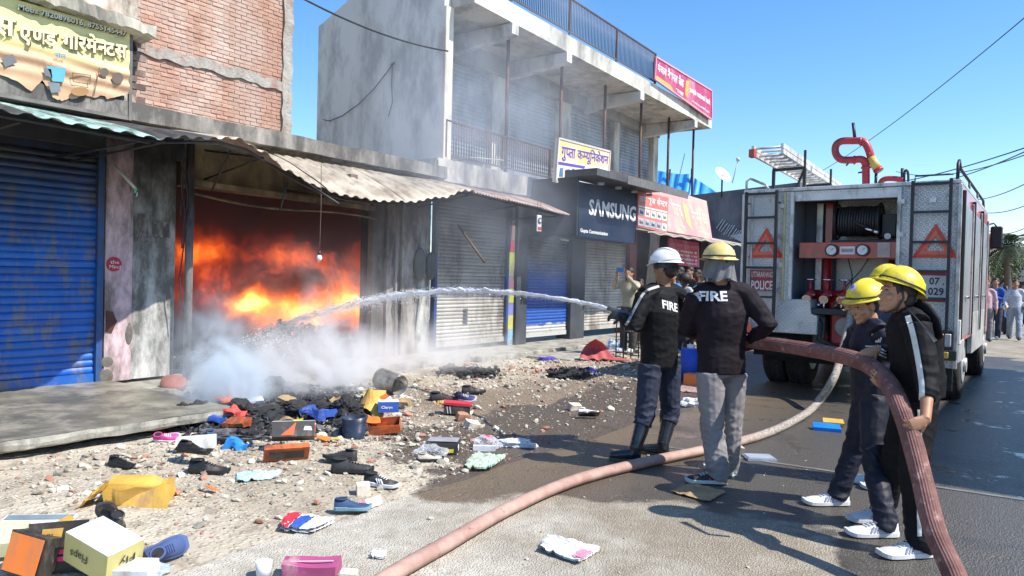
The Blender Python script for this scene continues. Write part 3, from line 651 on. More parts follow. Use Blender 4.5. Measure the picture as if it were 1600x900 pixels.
onb(f, P, n, ['पंजाब'], .26,.36,.44,.8, M_fad, .02); onb(f, P, n, ['नैशनल',' ','बैंक'], .62,.3,.95,.74, M_fad, .02); onb(f, P, n, ['शाखा'], .30,.08,.42,.2, M_fad, .02); onb(f, P, n, ['पंजाब',' ','बैंक'], .7,.05,.95,.18, M_fad, .02)
onp(f, P, n, [(.47,.3),(.56,.1),(.57,.75),(.5,.8)], plain('faded_gold',(.72,.5,.2)))
aw2 = thing('shade_awning', 'pale tin shade running under the red shop signs', 'awning', (-8,18,2.6))
mb = MB(); mb.grid(lambda u, v: (-8.9+1.5*v+.02*fbm((u*9,v,0),1,2), 15.2+7.8*u, 2.95-.3*v+.02*math.sin(u*60)), 80, 4); mb.xf(Matrix()); 
k = len(mb.v); mb.v += [p-Vector((0,0,.03)) for p in mb.v]; mb.f += [[i+k for i in f_[::-1]] for f_ in mb.f]; mb.m *= 2; mb.s *= 2
for i in range(80): a_ = i*5+4; b = a_+5; mb.f.append([a_, a_+k, b+k, b]); mb.m.append(0); mb.s.append(False)
build(mb, 'sheet', mat('pale_tin',(.5,.44,.38),(.38,.32,.28),4,.7), aw2)
rod(aw2, (-7.45,22.9,2.66), (-6.2,25.2,2.3), .03, plain('white_rod',(.6,.6,.6)))
o, f, P, n = board('notice_board', 'crimson Hindi notice board with white lines above the crowd', [PX(1043,412,-8.6),PX(1093,418,-8.6),PX(1092,379,-8.6),PX(1046,372,-8.6)], .05, M_redf)
onb(f, P, n, ['नाज',' ','से',('ल',),'स',' ','एण्ड',' ','सर्विस'], .03,.68,.97,.86, plain('lilac_ink',(.5,.35,.5)), .02)
for i, s in enumerate((['नाम',' ','बदलता',' ','है'],['वही',' ','दाम',' ','वही',' ','काम'],['यहाँ',' ','सब',' ','मिलता',' ','है'],['कृपया',' ','पधारें'])): onb(f, P, n, s, .08,.5-i*.15,.92,.61-i*.15, M_wink, .03)
# small emblem sign under right awning
e0 = W(842,349,13.3); o = thing('emblem_sign', 'small round-topped white emblem hanging under the rusty awning', 'sign', e0)
build(MB().obox(e0,(.03,.14,.30)), 'plate', plain('plate_white',(.6,.6,.6)), o, bevel=.01); build(MB().cyl(e0+Vector((.01,0,.05)),e0+Vector((.03,0,.05)),.055,n=18), 'roundel', plain('roundel',(.1,.1,.13)), o)
build(MB().cyl(e0+Vector((.031,0,.05)),e0+Vector((.034,0,.05)),.03,n=12), 'roundel', plain('roundel_pale',(.6,.6,.62)), o); build(MB().obox(e0+Vector((.02,0,-.09)),(.01,.1,.05)), 'strip', plain('strip_red',(.5,.08,.05)), o)
rod(o, e0+Vector((0,-.06,.15)), e0+Vector((0,-.04,.5)), .004); rod(o, e0+Vector((0,.06,.15)), e0+Vector((0,.04,.5)), .004)
# cctv under the sign
c0 = PX(880,373,-8.3); o = thing('security_camera', 'small white security camera under the phone shop sign', 'camera', c0)
build(MB().cyl(c0+Vector((0,-.08,0)), c0+Vector((.05,.12,-.02)), .035), 'body', plain('cam_white',(.6,.6,.6)), o); build(MB().ell(c0+Vector((.06,.14,-.03)),(.03,.03,.03)), 'lens', M_black, o)
# ================================================================ ground, road, rubble
def ground_mat(name, kind):
    m, t = raw(name); p = t.pos(); s = t.sep(p); x, y, z = s[0], s[1], s[2]
    n1 = t.noise(p, .9, 6, .6); n2 = t.noise(p, 7, 6, .65); n3 = t.noise(p, 60, 3, .6)
    w1 = t.noise(p, .7, 4, .55, .4)
    # wet: a water film with a ragged edge
    edge = t.math('ADD', t.math('SUBTRACT', y, 4.35), t.map(w1, 0, 1, -1.25, 1.25))
    edge = t.math('SUBTRACT', edge, t.map(x, -2.9, -2.0, 0, .45)); edge = t.math('ADD', edge, t.map(x, -1.0, -.3, 0, 2.2))
    edge = t.math('MINIMUM', edge, t.math('ADD', t.math('SUBTRACT', 19., y), t.map(w1, 0, 1, -3, 3)))
    # brown wet tongue on the near edge of the road
    ex = t.math('ADD', t.math('MULTIPLY', t.math('ABSOLUTE', t.math('ADD', x, 3.35)), 1.), t.math('MULTIPLY', t.math('ABSOLUTE', t.math('SUBTRACT', y, 4.35)), .75))
    edge = t.math('MAXIMUM', edge, t.math('ADD', t.math('SUBTRACT', .62, ex), t.map(t.noise(p, 3, 4), 0, 1, -.35, .35)))
    if kind == 'dirt': edge = t.math('MINIMUM', edge, t.math('ADD', t.math('ADD', x, 5.0), t.map(w1, 0, 1, -.9, .9)))
    wet = t.map(t.math('ADD', edge, t.map(n2, 0, 1, -.18, .18)), -.06, .10)
    if kind == 'road':
        agg = t.vor(p, 80); dry = t.mix(t.map(n1, .35, .65), (.58,.54,.46), (.48,.45,.38))
        dry = t.mix(t.map(n2, .5, .62, 0, .45), dry, (.30,.27,.22)); worn = t.map(t.math('ADD', t.noise(p, 1.5, 7, .7), t.map(t.math('ADD', y, t.math('MULTIPLY', x, .55)), 1.0, 3.2, 0, .26)), .42, .78)
        dry = t.mix(t.math('MULTIPLY', worn, t.map(agg, .10, .5, 0, .9)), dry, (.20,.16,.11))
        wc = t.mix(t.map(x, -3.3, -2.2), (.17,.125,.08), (.088,.078,.066)); wc2 = t.mix(t.map(agg, .15, .45), (.20,.18,.145), wc)
        col = t.mix(wet, dry, t.mix(.8, wc2, wc)); col = t.mix(t.math('MULTIPLY', t.map(n1, .55, .7), wet), col, (.04,.038,.035))
        bh = t.math('MULTIPLY', t.map(agg, 0, .6, 1, 0), 1.)
    else:
        dry = t.mix(t.map(n1, .3, .7), (.54,.48,.38), (.42,.36,.27)); dry = t.mix(t.map(n2, .5, .62, 0, .7), dry, (.24,.195,.145))
        st = t.vor(t.scale(p, (1,1,1)), 26, 'F1', 'Distance'); dry = t.mix(t.map(st, .28, .20, 0, .6), dry, (.62,.58,.49))
        brn = t.map(t.math('ADD', x, t.map(n1, 0, 1, -1.2, 1.2)), -6.9, -5.6); dry = t.mix(t.math('MULTIPLY', brn, t.map(t.math('ADD', y, t.map(w1,0,1,-1.2,1.2)), 4.6, 6.0, 0, .85)), dry, (.15,.105,.07))
        ash = t.math('MULTIPLY', t.map(t.math('ADD', t.math('ABSOLUTE', t.math('ADD', x, 7.1)), t.map(n2, 0, 1, -.5, .5)), 1.1, .3), t.map(t.math('ABSOLUTE', t.math('SUBTRACT', y, 5.4)), 2.2, .8))
        dry = t.mix(t.math('MULTIPLY', ash, .8), dry, (.06,.055,.05))
        dry = t.mix(t.map(t.noise(p, .55, 6, .65), .48, .60, 0, .42), dry, (.22,.175,.12)); col = t.mix(wet, dry, t.mix(n2, (.13,.10,.072), (.075,.06,.048))); bh = t.map(st, 0, .5, 1, 0)
    t.link(col, t.b.inputs['Base Color'])
    pud = t.map(t.noise(p, 1.9, 7, .68, .4), .57, .62)   # standing water
    rg = t.math('ADD', t.math('MULTIPLY', pud, -.26), t.map(n3, .3, .7, .30, .48)); rr = t.mix(wet, (.9,.9,.9), (.3,.3,.3))
    q = t.new('ShaderNodeMix'); t.link(wet, q.inputs[0]); q.inputs[2].default_value = .92; t.link(rg, q.inputs[3]); t.link(q.outputs[0], t.b.inputs['Roughness'])
    flat = t.math('MULTIPLY', wet, pud)
    h = t.math('MULTIPLY', t.math('ADD', bh, t.math('MULTIPLY', n2, 1.5)), t.math('SUBTRACT', 1.05, flat))
    t.link(t.bump(h, .75, .010 if kind == 'road' else .014), t.b.inputs['Normal']); return m
M_road = ground_mat('road_concrete', 'road'); M_dirt = ground_mat('dirt', 'dirt')
gb = MB(); gb.add([(-600,-60,-.06),(600,-60,-.06),(600,1500,-.06),(-600,1500,-.06)], [(0,1,2,3)])
ground = build(gb, 'ground', mat('far_ground', (.30,.26,.20), (.22,.19,.15), .5, .95), kind='structure')
mb = MB(); ex = lambda y: -3.5+.05*fbm((0,y,0),.9,3)+.012*fbm((7,y,0),9,2)
ys = [-3+i*.06 for i in range(420)]+[22.2+i*2 for i in range(60)]+[150,300,900]
mb.add([p for y in ys for p in ((ex(y),y,.0),(ex(y)+.012,y,.022),(6.5,y,.022))], [(i*3+j, i*3+j+1, i*3+j+4, i*3+j+3) for i in range(len(ys)-1) for j in (0,1)])
road = build(mb, 'road', M_road, kind='structure')
# joint in the concrete, across the street
mb = MB()
def jf(u, v): x = -2.9+5.5*u; return (x, 6.26+.085*(x+2.1)+.05*v+.008*fbm((x*4,v*3,0),2,3), .0265)
mb.grid(jf, 80, 1); build(mb, 'road_joint', mat('joint_filler', (.20,.20,.19), (.12,.12,.11), 6, .5), road)
# shoulder: uneven dirt between road and shops
def dz_(x, y):
    h = .03*fbm((x,y,0),.7,4)+.012*fbm((x,y,5),4,3)
    h += .07*math.exp(-((x+6.9)**2/.9+(y-5.6)**2/1.6)) + .10*math.exp(-((x+5.7)**2/.35+(y-5.0)**2/.5)) + .07*math.exp(-((x+6.2)**2/1.4+(y-9.8)**2/3))
    e = max(0, min(1, (-3.6-x)/.8)); return .012+(h+.02)*e
mb = MB(); nx, ny = 150, 330
mb.grid(lambda u, v: ((lambda x, y: (x, y, dz_(x, y)))(-9.4+6.0*u, -1.5+ (u*0)+24.5*v**1.25)), nx, ny)
shoulder = build(mb, 'dirt_shoulder', M_dirt, kind='structure')
# stones
M_st = [mat('stone_pale', (.60,.55,.45), (.46,.41,.33), 14, .92, bump=.4, rand=.22), mat('stone_grey', (.34,.31,.26), (.24,.22,.18), 14, .92, bump=.4, rand=.2), mat('stone_brickred', (.42,.20,.13), (.33,.17,.12), 14, .9, bump=.4, rand=.2)]
def stone_mesh(seed, m, flat=.6):
    bm = bmesh.new(); bmesh.ops.create_icosphere(bm, subdivisions=1, radius=.5)
    for v in bm.verts:
        q = v.co.normalized(); v.co *= 1+.55*noise.noise(q*1.7+Vector((seed*3.3,0,0))); v.co.z *= flat; v.co.x *= 1.15
    me = bpy.data.meshes.new('stone'); bm.to_mesh(me); bm.free(); me.materials.append(m); return me
ST = [stone_mesh(i, M_st[0] if i < 7 else M_st[1] if i < 10 else M_st[2], random.uniform(.45,.8)) for i in range(12)]
cl_ = [((-6.0,5.2),(.55,.6),900,1.25),((-6.9,5.2),(.9,1.0),700,1.1),((-6.3,9.4),(1.0,2.0),3800,1.15),((-5.6,4.3),(1.2,1.3),3500,.9),((-5.2,3.0),(1.3,1.2),2600,.8),((-5.9,4.6),(.8,.5),900,1.0),((-5.0,3.9),(1.1,.9),900,.9),((-6.2,2.8),(.7,1.0),900,.9),((-7.8,12.2),(.8,1.6),500,1.1),((-4.6,6.5),(1.,1.8),500,.7),((-6.0,13.5),(.9,2.4),500,1.)]
SP = []
for (cx, cy), (sx, sy), n, k in cl_:
    for i in range(n):
        x = random.gauss(cx, sx); y = random.gauss(cy, sy)
        if not (-9 < x < -3.6) or y < .8 or (x < -6.3 and y < 4.15): continue
        if x < -7.9 and y > 9.8: continue
        SP.append((x, y, k*min(.085, .013*random.paretovariate(2.0)), random.random()))
for i in range(70): SP.append((random.uniform(-3.4,-1), random.uniform(1.8,7), .012*random.paretovariate(2.4), random.random()))
SP = [s for s in SP if s[2] < .2]
SP.sort(key=lambda s: -s[2]/max(1.5, (-s[0]*.593+s[1]*.805)))
stf = [MB(), MB(), MB()]
def stone_M(x, y, s, q):
    z = (dz_(x, y) if x < -3.5 else .022)+s*.16
    return Matrix.Translation((x, y, z)) @ Euler((random.uniform(-.5,.5), random.uniform(-.5,.5), q*6.28)).to_matrix().to_4x4() @ Matrix.Diagonal((s, s*random.uniform(.6,1), s*random.uniform(.55,1), 1))
raw_st = [([v.co.copy() for v in me.vertices], [list(p.vertices) for p in me.polygons]) for me in ST]
for i, (x, y, s, q) in enumerate(SP):
    k = int(min(.999,q)**1.25*11.6) if not (9 < y < 10.5 and -7 < x < -6 and q > .5) else 11
    if q < .25 and k > 9: k = 3
    M = stone_M(x, y, s, random.random())
    if i < 290: inst('stone', ST[k], M, shoulder)
    else: stf[0 if k < 7 else 1 if k < 10 else 2].add([M @ v for v in raw_st[k][0]], raw_st[k][1])
gv = MB()
for k, s_ in enumerate(stf): gv.add(s_.v, s_.f, k)
build(gv, 'gravel', M_st, kind='stuff')
# puddle mirrors: thin standing water sheets
M_wat, t_ = raw('standing_water'); t_.b.inputs['Base Color'].default_value = (.05,.05,.05,1); t_.b.inputs['Roughness'].default_value = .04
def puddle(c, rx, ry, z=.0275, rz=0):
    n = 60; mb = MB(); pts = []
    for i in range(n):
        a = 2*PI*i/n; r_ = 1+.55*fbm((math.cos(a)*1.3+c[0], math.sin(a)*1.3+c[1], 0), 1.4, 4)
        pts.append((c[0]+rx*r_*math.cos(a)*math.cos(rz)-ry*r_*math.sin(a)*math.sin(rz), c[1]+rx*r_*math.cos(a)*math.sin(rz)+ry*r_*math.sin(a)*math.cos(rz), z))
    mb.add(pts+[(c[0],c[1],z)], [(i,(i+1)%n,n) for i in range(n)]); return build(mb, 'puddle', M_wat, kind='structure')
for pxy, a, b in () and (((1075,758),.16,.2),((1590,760),.10,.5),((1570,600),.3,.6),((1190,605),.5,.9),((1010,745),.05,.12),((1355,690),.2,.12),((1580,850),.12,.3),((1100,650),.25,.5)):
    c = G(*pxy); puddle((c.x, c.y), a, b)

# ================================================================ background
def leafM(): return mat('palm_green', (.05,.08,.035), (.03,.05,.02), 3, .7)
dk = thing('dark_building', 'dark slate painted side wall beyond the red signs with scribbled white paint', 'building', (-9,25,0))
a = PY(1072,306,24.5); b = PY(1188,288,24.5)
mb = MB(); mb.poly([(-14,24.5,0),(-6.6,24.5,0),(-6.6,24.5,b.z),(a.x,24.5,a.z),(-14,24.5,a.z-.2)], (0,10,0)); build(mb, 'wall', mat('slate_paint',(.10,.11,.14),(.07,.075,.10),1.2,.9,dirt=(.2,.2,.22),dsc=.8,damt=.5), dk)
mb = MB()
for i in range(9):
    q = PY(1125+i*3.6, 352+i*2+random.uniform(-3,2), 24.46); mb.bar(q+Vector((-.12,0,-.16)), q+Vector((.1,0,.12+.1*random.random())), .02, .06, upv=(0,1,0))
mb.poly([PY(1140,368,24.46),PY(1172,386,24.46),PY(1174,362,24.46)], (0,-.01,0)); build(mb, 'painted_marks', plain('white_marks',(.6,.62,.68)), dk)
M_tarp = mat('tarp_blue',(.05,.36,.85),(.08,.44,.9),1.5,.5)
tp = thing('tarpaulin_shelter', 'bright blue tarpaulin stretched on a roof behind the balcony posts', 'tarpaulin', (-12,30,4))
ya = 27.
prof = [(1026,266),(1045,270),(1060,272),(1078,272),(1085,278),(1098,286),(1122,302)]
mb = MB(); top = [PY(*q, ya) for q in prof]
mb.grid(lambda u, v: (lambda k: top[int(k)].lerp(top[min(6,int(k)+1)], k % 1)+Vector((.1*v, .03*math.sin(u*50)-.7*v, -1.5*v-.03*math.sin(v*6))))(u*5.999), 90, 6); build(mb, 'sheet', mat('tarp_blue',(.03,.28,.72),(.05,.36,.8),1.5,.5), tp)
for q in (1046,1080): 
    e = PY(q,300,ya-.1); rod(tp, (e.x,e.y,e.z+.9), (e.x,e.y,e.z-3), .04)
build(MB().box(top[0].x-3,top[-1].x,ya+.9,ya+8,0,top[-1].z-.6), 'roof_wall', M_under, tp)
ds = PY(1128,290,24); dish = thing('satellite_dish', 'tilted pale satellite dish on the dark roof edge', 'dish', ds)
mb = MB(); ax = Vector((.75,-.3,.55)).normalized(); Q = ax.to_track_quat('Z','Y').to_matrix().to_4x4(); Q.translation = ds+Vector((0,0,.35))
mb.rings([[Q @ Vector((r_*math.cos(a*PI/10), r_*math.sin(a*PI/10), .5*r_*r_)) for a in range(20)] for r_ in (.02,.12,.24,.32)], cap=False); build(mb, 'reflector', plain('dish_grey',(.6,.62,.62)), dish)
rod(dish, ds-Vector((0,0,.4)), ds+Vector((0,0,.35)), .03); rod(dish, Q @ Vector((0,-.5,.2)), Q @ Vector((0,0,.8)), .015, plain('dish_grey',(.6,.6,.6))); build(MB().ell(Q @ Vector((0,0,.8)), (.07,.07,.07)), 'receiver', plain('dish_grey',(.6,.6,.6)), dish)
# far street, right of the truck
def simple_building(label, x0, x1, y0, y1, h, m, floors=2, bay=2.6, side='x1', cols_=None):
    o = thing('building', label, 'building', ((x0+x1)/2,(y0+y1)/2,0)); build(MB().box(x0,x1,y0,y1,0,h), 'wall', m, o); build(MB().box(x0-.2,x1+.2,y0-.2,y1+.2,h,h+.25), 'roof', M_slab, o)
    wm_ = plain('window_dark',(.03,.035,.045),.3)
    for f_ in range(floors):
        z = .6+f_*h/floors; hh = h/floors*.55
        k = int((y1-y0)/bay)
        for i in range(k):
            yy = y0+(i+.3)*(y1-y0)/k
            xx = (x1, x1+.03) if side == 'x1' else (x0-.03, x0)
            build(MB().box(xx[0],xx[1],yy,yy+bay*.5,z,z+hh), 'window', wm_, o)
        k = int((x1-x0)/bay)
        for i in range(k):
            xx = x0+(i+.3)*(x1-x0)/k; build(MB().box(xx,xx+bay*.5,y0-.03,y0,z,z+hh), 'window', wm_, o)
    return o
simple_building('far red brick building with dark windows beyond the palm tree', 0, 14, 92, 110, 9.2, mat('far_brick',(.33,.19,.15),(.26,.16,.13),.6,.9), 3)
simple_building('low pale building at the end of the street under the wires', -11, -2, 120, 135, 7, mat('far_cream',(.5,.46,.4),None,.4,.9), 2)
simple_building('far orange-brown house row beside the truck mirror', -8.5, -4, 60, 88, 5.5, mat('far_ochre',(.42,.3,.22),None,.4,.9), 2)
# building across the street: stands outside the frame and shades the road
simple_building('plain grey shop house across the street', 3.6, 11, 7.6, 17.2, 5.2, M_plas, 2, side='x0')
def palm(x, y, h, label):
    o = thing('palm_tree', label, 'palm tree', (x,y,0)); build(MB().tube([(x+.1*math.sin(i*.6),y,h*i/8) for i in range(9)], [.28-.012*i for i in range(9)], 10), 'trunk', mat('palm_bark',(.16,.13,.10),None,8,.95), o)
    mb = MB(); T = Vector((x,y,h)); random.seed(3)
    for k in range(46):
        a = random.random()*6.28; el = random.uniform(-.75,1.25); L = random.uniform(2.3,3.2); prev = None; n = 10
        for i in range(n+1):
            u = i/n; r_ = L*u; P_ = T+Vector((math.cos(a)*math.cos(el)*r_, math.sin(a)*math.cos(el)*r_, math.sin(el)*r_-1.2*u*u*L*.5))
            if prev is not None:
                d = (P_-prev).normalized(); sd_ = d.cross(Vector((0,0,1))).normalized(); w_ = .55*math.sin(PI*min(1,u+.12))**.7+.05
                for s_ in (-1,1):
                    for q in (.0,.5):
                        A = prev.lerp(P_, q); mb.add([A, A+d*.07, A+sd_*s_*w_+d*.28-Vector((0,0,.18))], [(0,1,2)])
                mb.bar(prev, P_, .03, .03)
            prev = P_
    f = build(mb, 'crown', leafM(), o); return o
palm(-2.65, 66, 4.7, 'date palm with feathery crown beyond the truck mirror')
def tree(x, y, h, r_, label, seed):
    random.seed(seed); o = thing('tree', label, 'tree', (x,y,0)); mb = MB(); mb.tube([(x,y,0),(x+.1,y,h*.35),(x-.1,y,h*.6)], [.25,.2,.12], 8)
    for k in range(5): a = k*1.3; mb.tube([(x,y,h*.35),(x+math.cos(a)*r_*.6,y+math.sin(a)*r_*.6,h*.75)], [.1,.04], 6)
    build(mb, 'trunk', mat('bark',(.12,.09,.07),None,8,.95), o); mb = MB()
    for c_ in range(26):
        q = Vector((random.gauss(0,.5),random.gauss(0,.5),random.gauss(0,.32))); C_ = Vector((x,y,h*.72))+q*r_
        for i in range(70):
            P_ = C_+Vector((random.gauss(0,1),random.gauss(0,1),random.gauss(0,1)))*r_*.2; a = Vector((random.random()-.5,random.random()-.5,random.random()-.5)).normalized()*.16; b = a.orthogonal().normalized()*.1
            mb.add([P_-a,P_+b,P_+a,P_-b], [(0,1,2,3)])
    build(mb, 'crown', mat('leaves',(.06,.09,.03),(.03,.055,.018),2,.7), o)
tree(.6, 78, 5.4, 2.6, 'bushy tree left of the far brick building', 4); tree(-3.6, 74, 4.6, 2.2, 'small tree just right of the truck cab', 5); tree(2.6, 70, 4.2, 1.8, 'round tree at the right end of the street', 6)
def pole(x, y, h, label, arm=True):
    o = thing('utility_pole', label, 'pole', (x,y,0)); build(MB().cyl((x,y,0),(x,y,h),.12,.08), 'shaft', plain('pole_grey',(.3,.29,.27),.8), o)
    if arm: build(MB().bar((x-.8,y,h-.4),(x+.8,y,h-.4),.08,.08), 'crossarm', M_rust, o); return o
pole(.3, 58, 6.5, 'thin concrete utility pole right of the palm tree'); pole(-.6, 84, 7, 'distant utility pole behind the palm crown')
# distant signboard
o = thing('road_sign', 'small tilted bluish road sign under the palm crown', 'sign', (.1,50,0)); build(MB().cyl((.1,50,0),(.1,50,2.2),.04), 'post', M_rust, o); build(MB().obox((.1,49.9,2.6),(1.0,.05,.7),Matrix.Rotation(.25,4,'Y')), 'plate', plain('sign_bluegrey',(.25,.33,.36)), o)
# wires
def wire(pts, label, r=.018, sag=.0):
    mb = MB(); a, b = Vector(pts[0]), Vector(pts[-1]); q = [a.lerp(b, i/20)-Vector((0,0,sag*4*(i/20)*(1-i/20))) for i in range(21)]
    mb.tube(q, r, 5); return build(mb, 'overhead_wire', M_black, None, label, 'wire', 'overhead wires')
wire([W(470,-4,9.5), W(700,80,12)], 'black cable sagging across the blank side wall from the top left', .014, .1)
wire([W(1610,20,25), W(1270,275,55)], 'long bare wire running down from the top right corner', .02, .4)
for i, (a, b) in enumerate((((1610,228),(1290,290)),((1610,233),(1390,288)),((1610,239),(1400,268)),((1610,283),(1480,305)),((1610,318),(1500,318)),((1610,352),(1530,350)),((1610,368),(1540,372)))):
    wire([W(a[0],a[1],22+i*2), W(b[0],b[1],48)], ['highest of the wires crossing the sky right of the truck','second highest wire crossing the sky right of the truck','wire just under the pair of high wires right of the truck','slack wire over the truck roof corner','thin wire above the truck mirror','thin wire at mirror height on the right','lowest wire just below the mirror top'][i], .022, .5)
wire([PX(1070,240,-9.5), PX(1058,290,-9.5)], 'short thin wire hanging between the last balcony posts', .012)
# ================================================================ fire truck
def diamond():
    m, t = raw('diamond_plate'); p = t.pos(); s = t.sep(p); u = t.math('ADD', s[0], s[1]); k = 150
    a = t.math('SINE', t.math('MULTIPLY', t.math('ADD', u, s[2]), k)); b = t.math('SINE', t.math('MULTIPLY', t.math('SUBTRACT', u, s[2]), k))
    c = t.math('SINE', t.math('MULTIPLY', t.math('ADD', u, s[2]), k/3)); d = t.math('SINE', t.math('MULTIPLY', t.math('SUBTRACT', u, s[2]), k/3))
    h = t.math('MAXIMUM', t.math('MULTIPLY', a, d), t.math('MULTIPLY', b, c)); h = t.map(h, .35, .8)
    n = t.noise(p, 3, 5); col = t.mix(t.map(n, .35, .65), (.66,.66,.66), (.54,.55,.56)); col = t.mix(t.map(t.noise(p, 9, 5, .7), .6, .7, 0, .6), col, (.2,.18,.16))
    t.link(col, t.b.inputs['Base Color']); t.b.inputs['Metallic'].default_value = .35; t.link(t.map(n, .3, .7, .32, .5), t.b.inputs['Roughness']); t.link(t.bump(h, 1., .008), t.b.inputs['Normal']); return m
M_dia = diamond()
M_alu = mat('aluminium', (.66,.66,.66), (.54,.54,.55), 6, .4, metal=.4, dirt=(.2,.19,.17), dsc=6, damt=.5)
M_alw = mat('pale_alloy', (.75,.74,.70), (.6,.59,.56), 6, .45, metal=.2, dirt=(.3,.28,.25), dsc=8)
M_red = mat('fire_red', (.48,.012,.02), (.38,.012,.02), 3, .3, dirt=(.12,.03,.03), dsc=6, damt=.3, coat=.5)
M_redp = mat('pipe_red', (.52,.03,.04), (.36,.03,.04), 7, .4, dirt=(.15,.05,.05), dsc=9, damt=.4)
M_blk = mat('truck_black', (.018,.02,.025), (.03,.03,.035), 6, .5); M_void = mat('dark_underside', (.012,.012,.014), None, 4, .9)
M_rub = mat('tyre_rubber', (.022,.022,.023), (.04,.038,.035), 10, .85, bump=.3)
M_chr = mat('chrome', (.8,.8,.8), (.7,.7,.7), 9, .15, metal=1.); M_brass = mat('dull_brass', (.5,.3,.16), (.35,.2,.12), 12, .4, metal=.7)
XL, XR, YR, YF, ZB, ZT = -3.57, -.90, 10.4, 15.0, .55, 2.82
trk = thing('fire_truck', 'red and silver fire truck seen from its open rear with hose reel and ladders', 'fire truck', ((XL+XR)/2, 12.8, 0))
def tb(nm, mt, *b, par=None, bev=.006, label=None): return build(MB().box(*b), nm, mt, par or trk, label, bevel=bev)
IL, IR = -2.90, -1.56
tb('side_panel', M_dia, XL, IL, YR, YR+.06, ZB+.35, ZT, label='left rear panel of silver chequer plate')
rp = tb('side_panel', M_dia, IR, XR, YR, YR+.06, ZB, ZT, label='right rear panel of silver chequer plate')
tb('body_side', M_red, XR-.06, XR, YR+.06, YF, ZB+.3, ZT, label='red side panel'); tb('body_side', M_red, XL, XL+.06, YR+.06, YF, ZB, ZT)
tb('roof', M_alu, XL+.0, XR, YR-.02, YF, ZT, ZT+.05, label='silver roof with small overhang')
tb('header', M_alu, IL, IR, YR+.01, YR+.10, 2.68, ZT-.002)
tb('recess_wall', M_dia, IL, IR, YR+.82, YR+.86, .9, 2.75); tb('recess_wall', mat('inner_grey',(.22,.24,.28),None,3,.6,metal=.3), IL-.03, IL, YR+.06, YR+.86, .9, 2.8); tb('recess_wall', M_dia, IR, IR+.03, YR+.06, YR+.86, .9, 2.8)
tb('recess_wall', mat('inner_dark',(.07,.08,.10),None,3,.6), IL, IL+.42, YR+.70, YR+.80, .9, 2.75)
tb('chassis', M_void, XL+.2, XR-.2, YR+.5, YF+1, .42, .95); tb('chassis', M_void, XL+.1, IR, YR+.3, YR+.9, .5, .9)
# corner posts and strips
for x, mt, w_, z0 in ((XL+.01, M_alw, .05, ZB+.25),(IL+.01, M_alw, .045, 1.32),(IL-.09, mat('yellow_strip',(.6,.52,.28),None,5,.5), .03, 1.3),(IR-.01, M_alu, .05, .9),(XR-.012, M_alu, .045, ZB),(XL+.13, M_alu, .03, 1.1)):
    tb('corner_post', mt, x-w_/2, x+w_/2, YR-.03, YR+.02, z0, ZT-.01)
for z in (2.62,2.2,1.8,1.45): tb('hinge', M_alu, IR-.03, IR+.05, YR-.045, YR-.03, z-.03, z+.03, bev=0); tb('hinge', M_alu, IL-.16, IL-.10, YR-.045, YR, z-.03, z+.03, bev=0)
# ladders
def rear_ladder(x0, x1, z0, z1, rungs, label):
    l = build(MB().bar((x0,YR-.13,z0),(x0,YR-.13,z1),.035,.05,upv=(0,1,0)).bar((x1,YR-.13,z0),(x1,YR-.13,z1+.01),.035,.05,upv=(0,1,0)).bar((x0,YR-.13,z1-.15),(x0,YR,z1-.15),.02,.02).bar((x1,YR-.13,z1-.15),(x1,YR,z1-.15),.02,.02).bar((x1,YR-.13,z0+.05),(x1,YR,z0+.05),.02,.02), 'access_ladder', M_blk, trk, label)
    for z in rungs: build(MB().bar((x0,YR-.13,z),(x1,YR-.13,z),.03,.03), 'rung', M_blk, l)
rear_ladder(-3.49,-3.07,.9,2.82,(2.79,2.46,2.1,1.76,1.35), 'black access ladder on the left rear panel')
rear_ladder(-1.41,-1.0,1.0,2.86,(2.82,2.47,2.1,1.74,1.4), 'black access ladder on the right rear panel')
# triangles
M_refl = mat('reflector_red', (.75,.04,.03), (.6,.03,.03), 30, .3); M_refl2 = mat('reflector_orange', (.9,.16,.08), None, 30, .3)
def tri(cx, z0, s, y):
    A = [(cx-s/2,z0),(cx+s/2,z0),(cx,z0+s*.85)]; c = (cx, z0+s*.29)
    def ringp(k): return [(c[0]+(a-c[0])*k, c[1]+(b-c[1])*k) for a, b in A]
    mb = MB(); o_, mid, inn = ringp(1), ringp(.72), ringp(.42)
    for P, Q, m_, yy in ((o_, mid, 0, y), (mid, inn, 1, y-.008)):
        vs = [(a,yy,b) for a, b in P+Q]; mb.add(vs, [(i,(i+1)%3,3+(i+1)%3,3+i) for i in range(3)], m_)
        vs = [(a,yy+.006,b) for a, b in P]+[(a,yy,b) for a, b in P]; mb.add(vs, [(i,(i+1)%3,3+(i+1)%3,3+i) for i in range(3)], m_)
    build(mb, 'warning_triangle', [M_refl, M_refl2], trk)
tri(-3.235, 1.90, .5, YR-.02); tri(-1.16, 1.91, .5, YR-.02)
M_wp = plain('plate_print_white', (.78,.77,.74), .5); M_crim = mat('plate_crimson', (.38,.03,.05), (.3,.02,.05), 4, .45)
pl_ = tb('police_plate', M_crim, -3.44, -3.10, YR-.03, YR-.012, 1.42, 1.74, bev=0)
mb = MB(); mb.bar((-3.43,YR-.034,1.43),(-3.11,YR-.034,1.43),.006,.006); mb.bar((-3.43,YR-.034,1.73),(-3.11,YR-.034,1.73),.006,.006)
letter(mb, 'UTTARAKHAND', (-3.42,YR-.032,1.625), (1,0,0), (0,0,1), w=.30, h=.08, bold=.01); letter(mb, 'POLICE', (-3.42,YR-.032,1.45), (1,0,0), (0,0,1), w=.30, h=.13, bold=.03)
build(mb, 'lettering', M_wp, pl_)
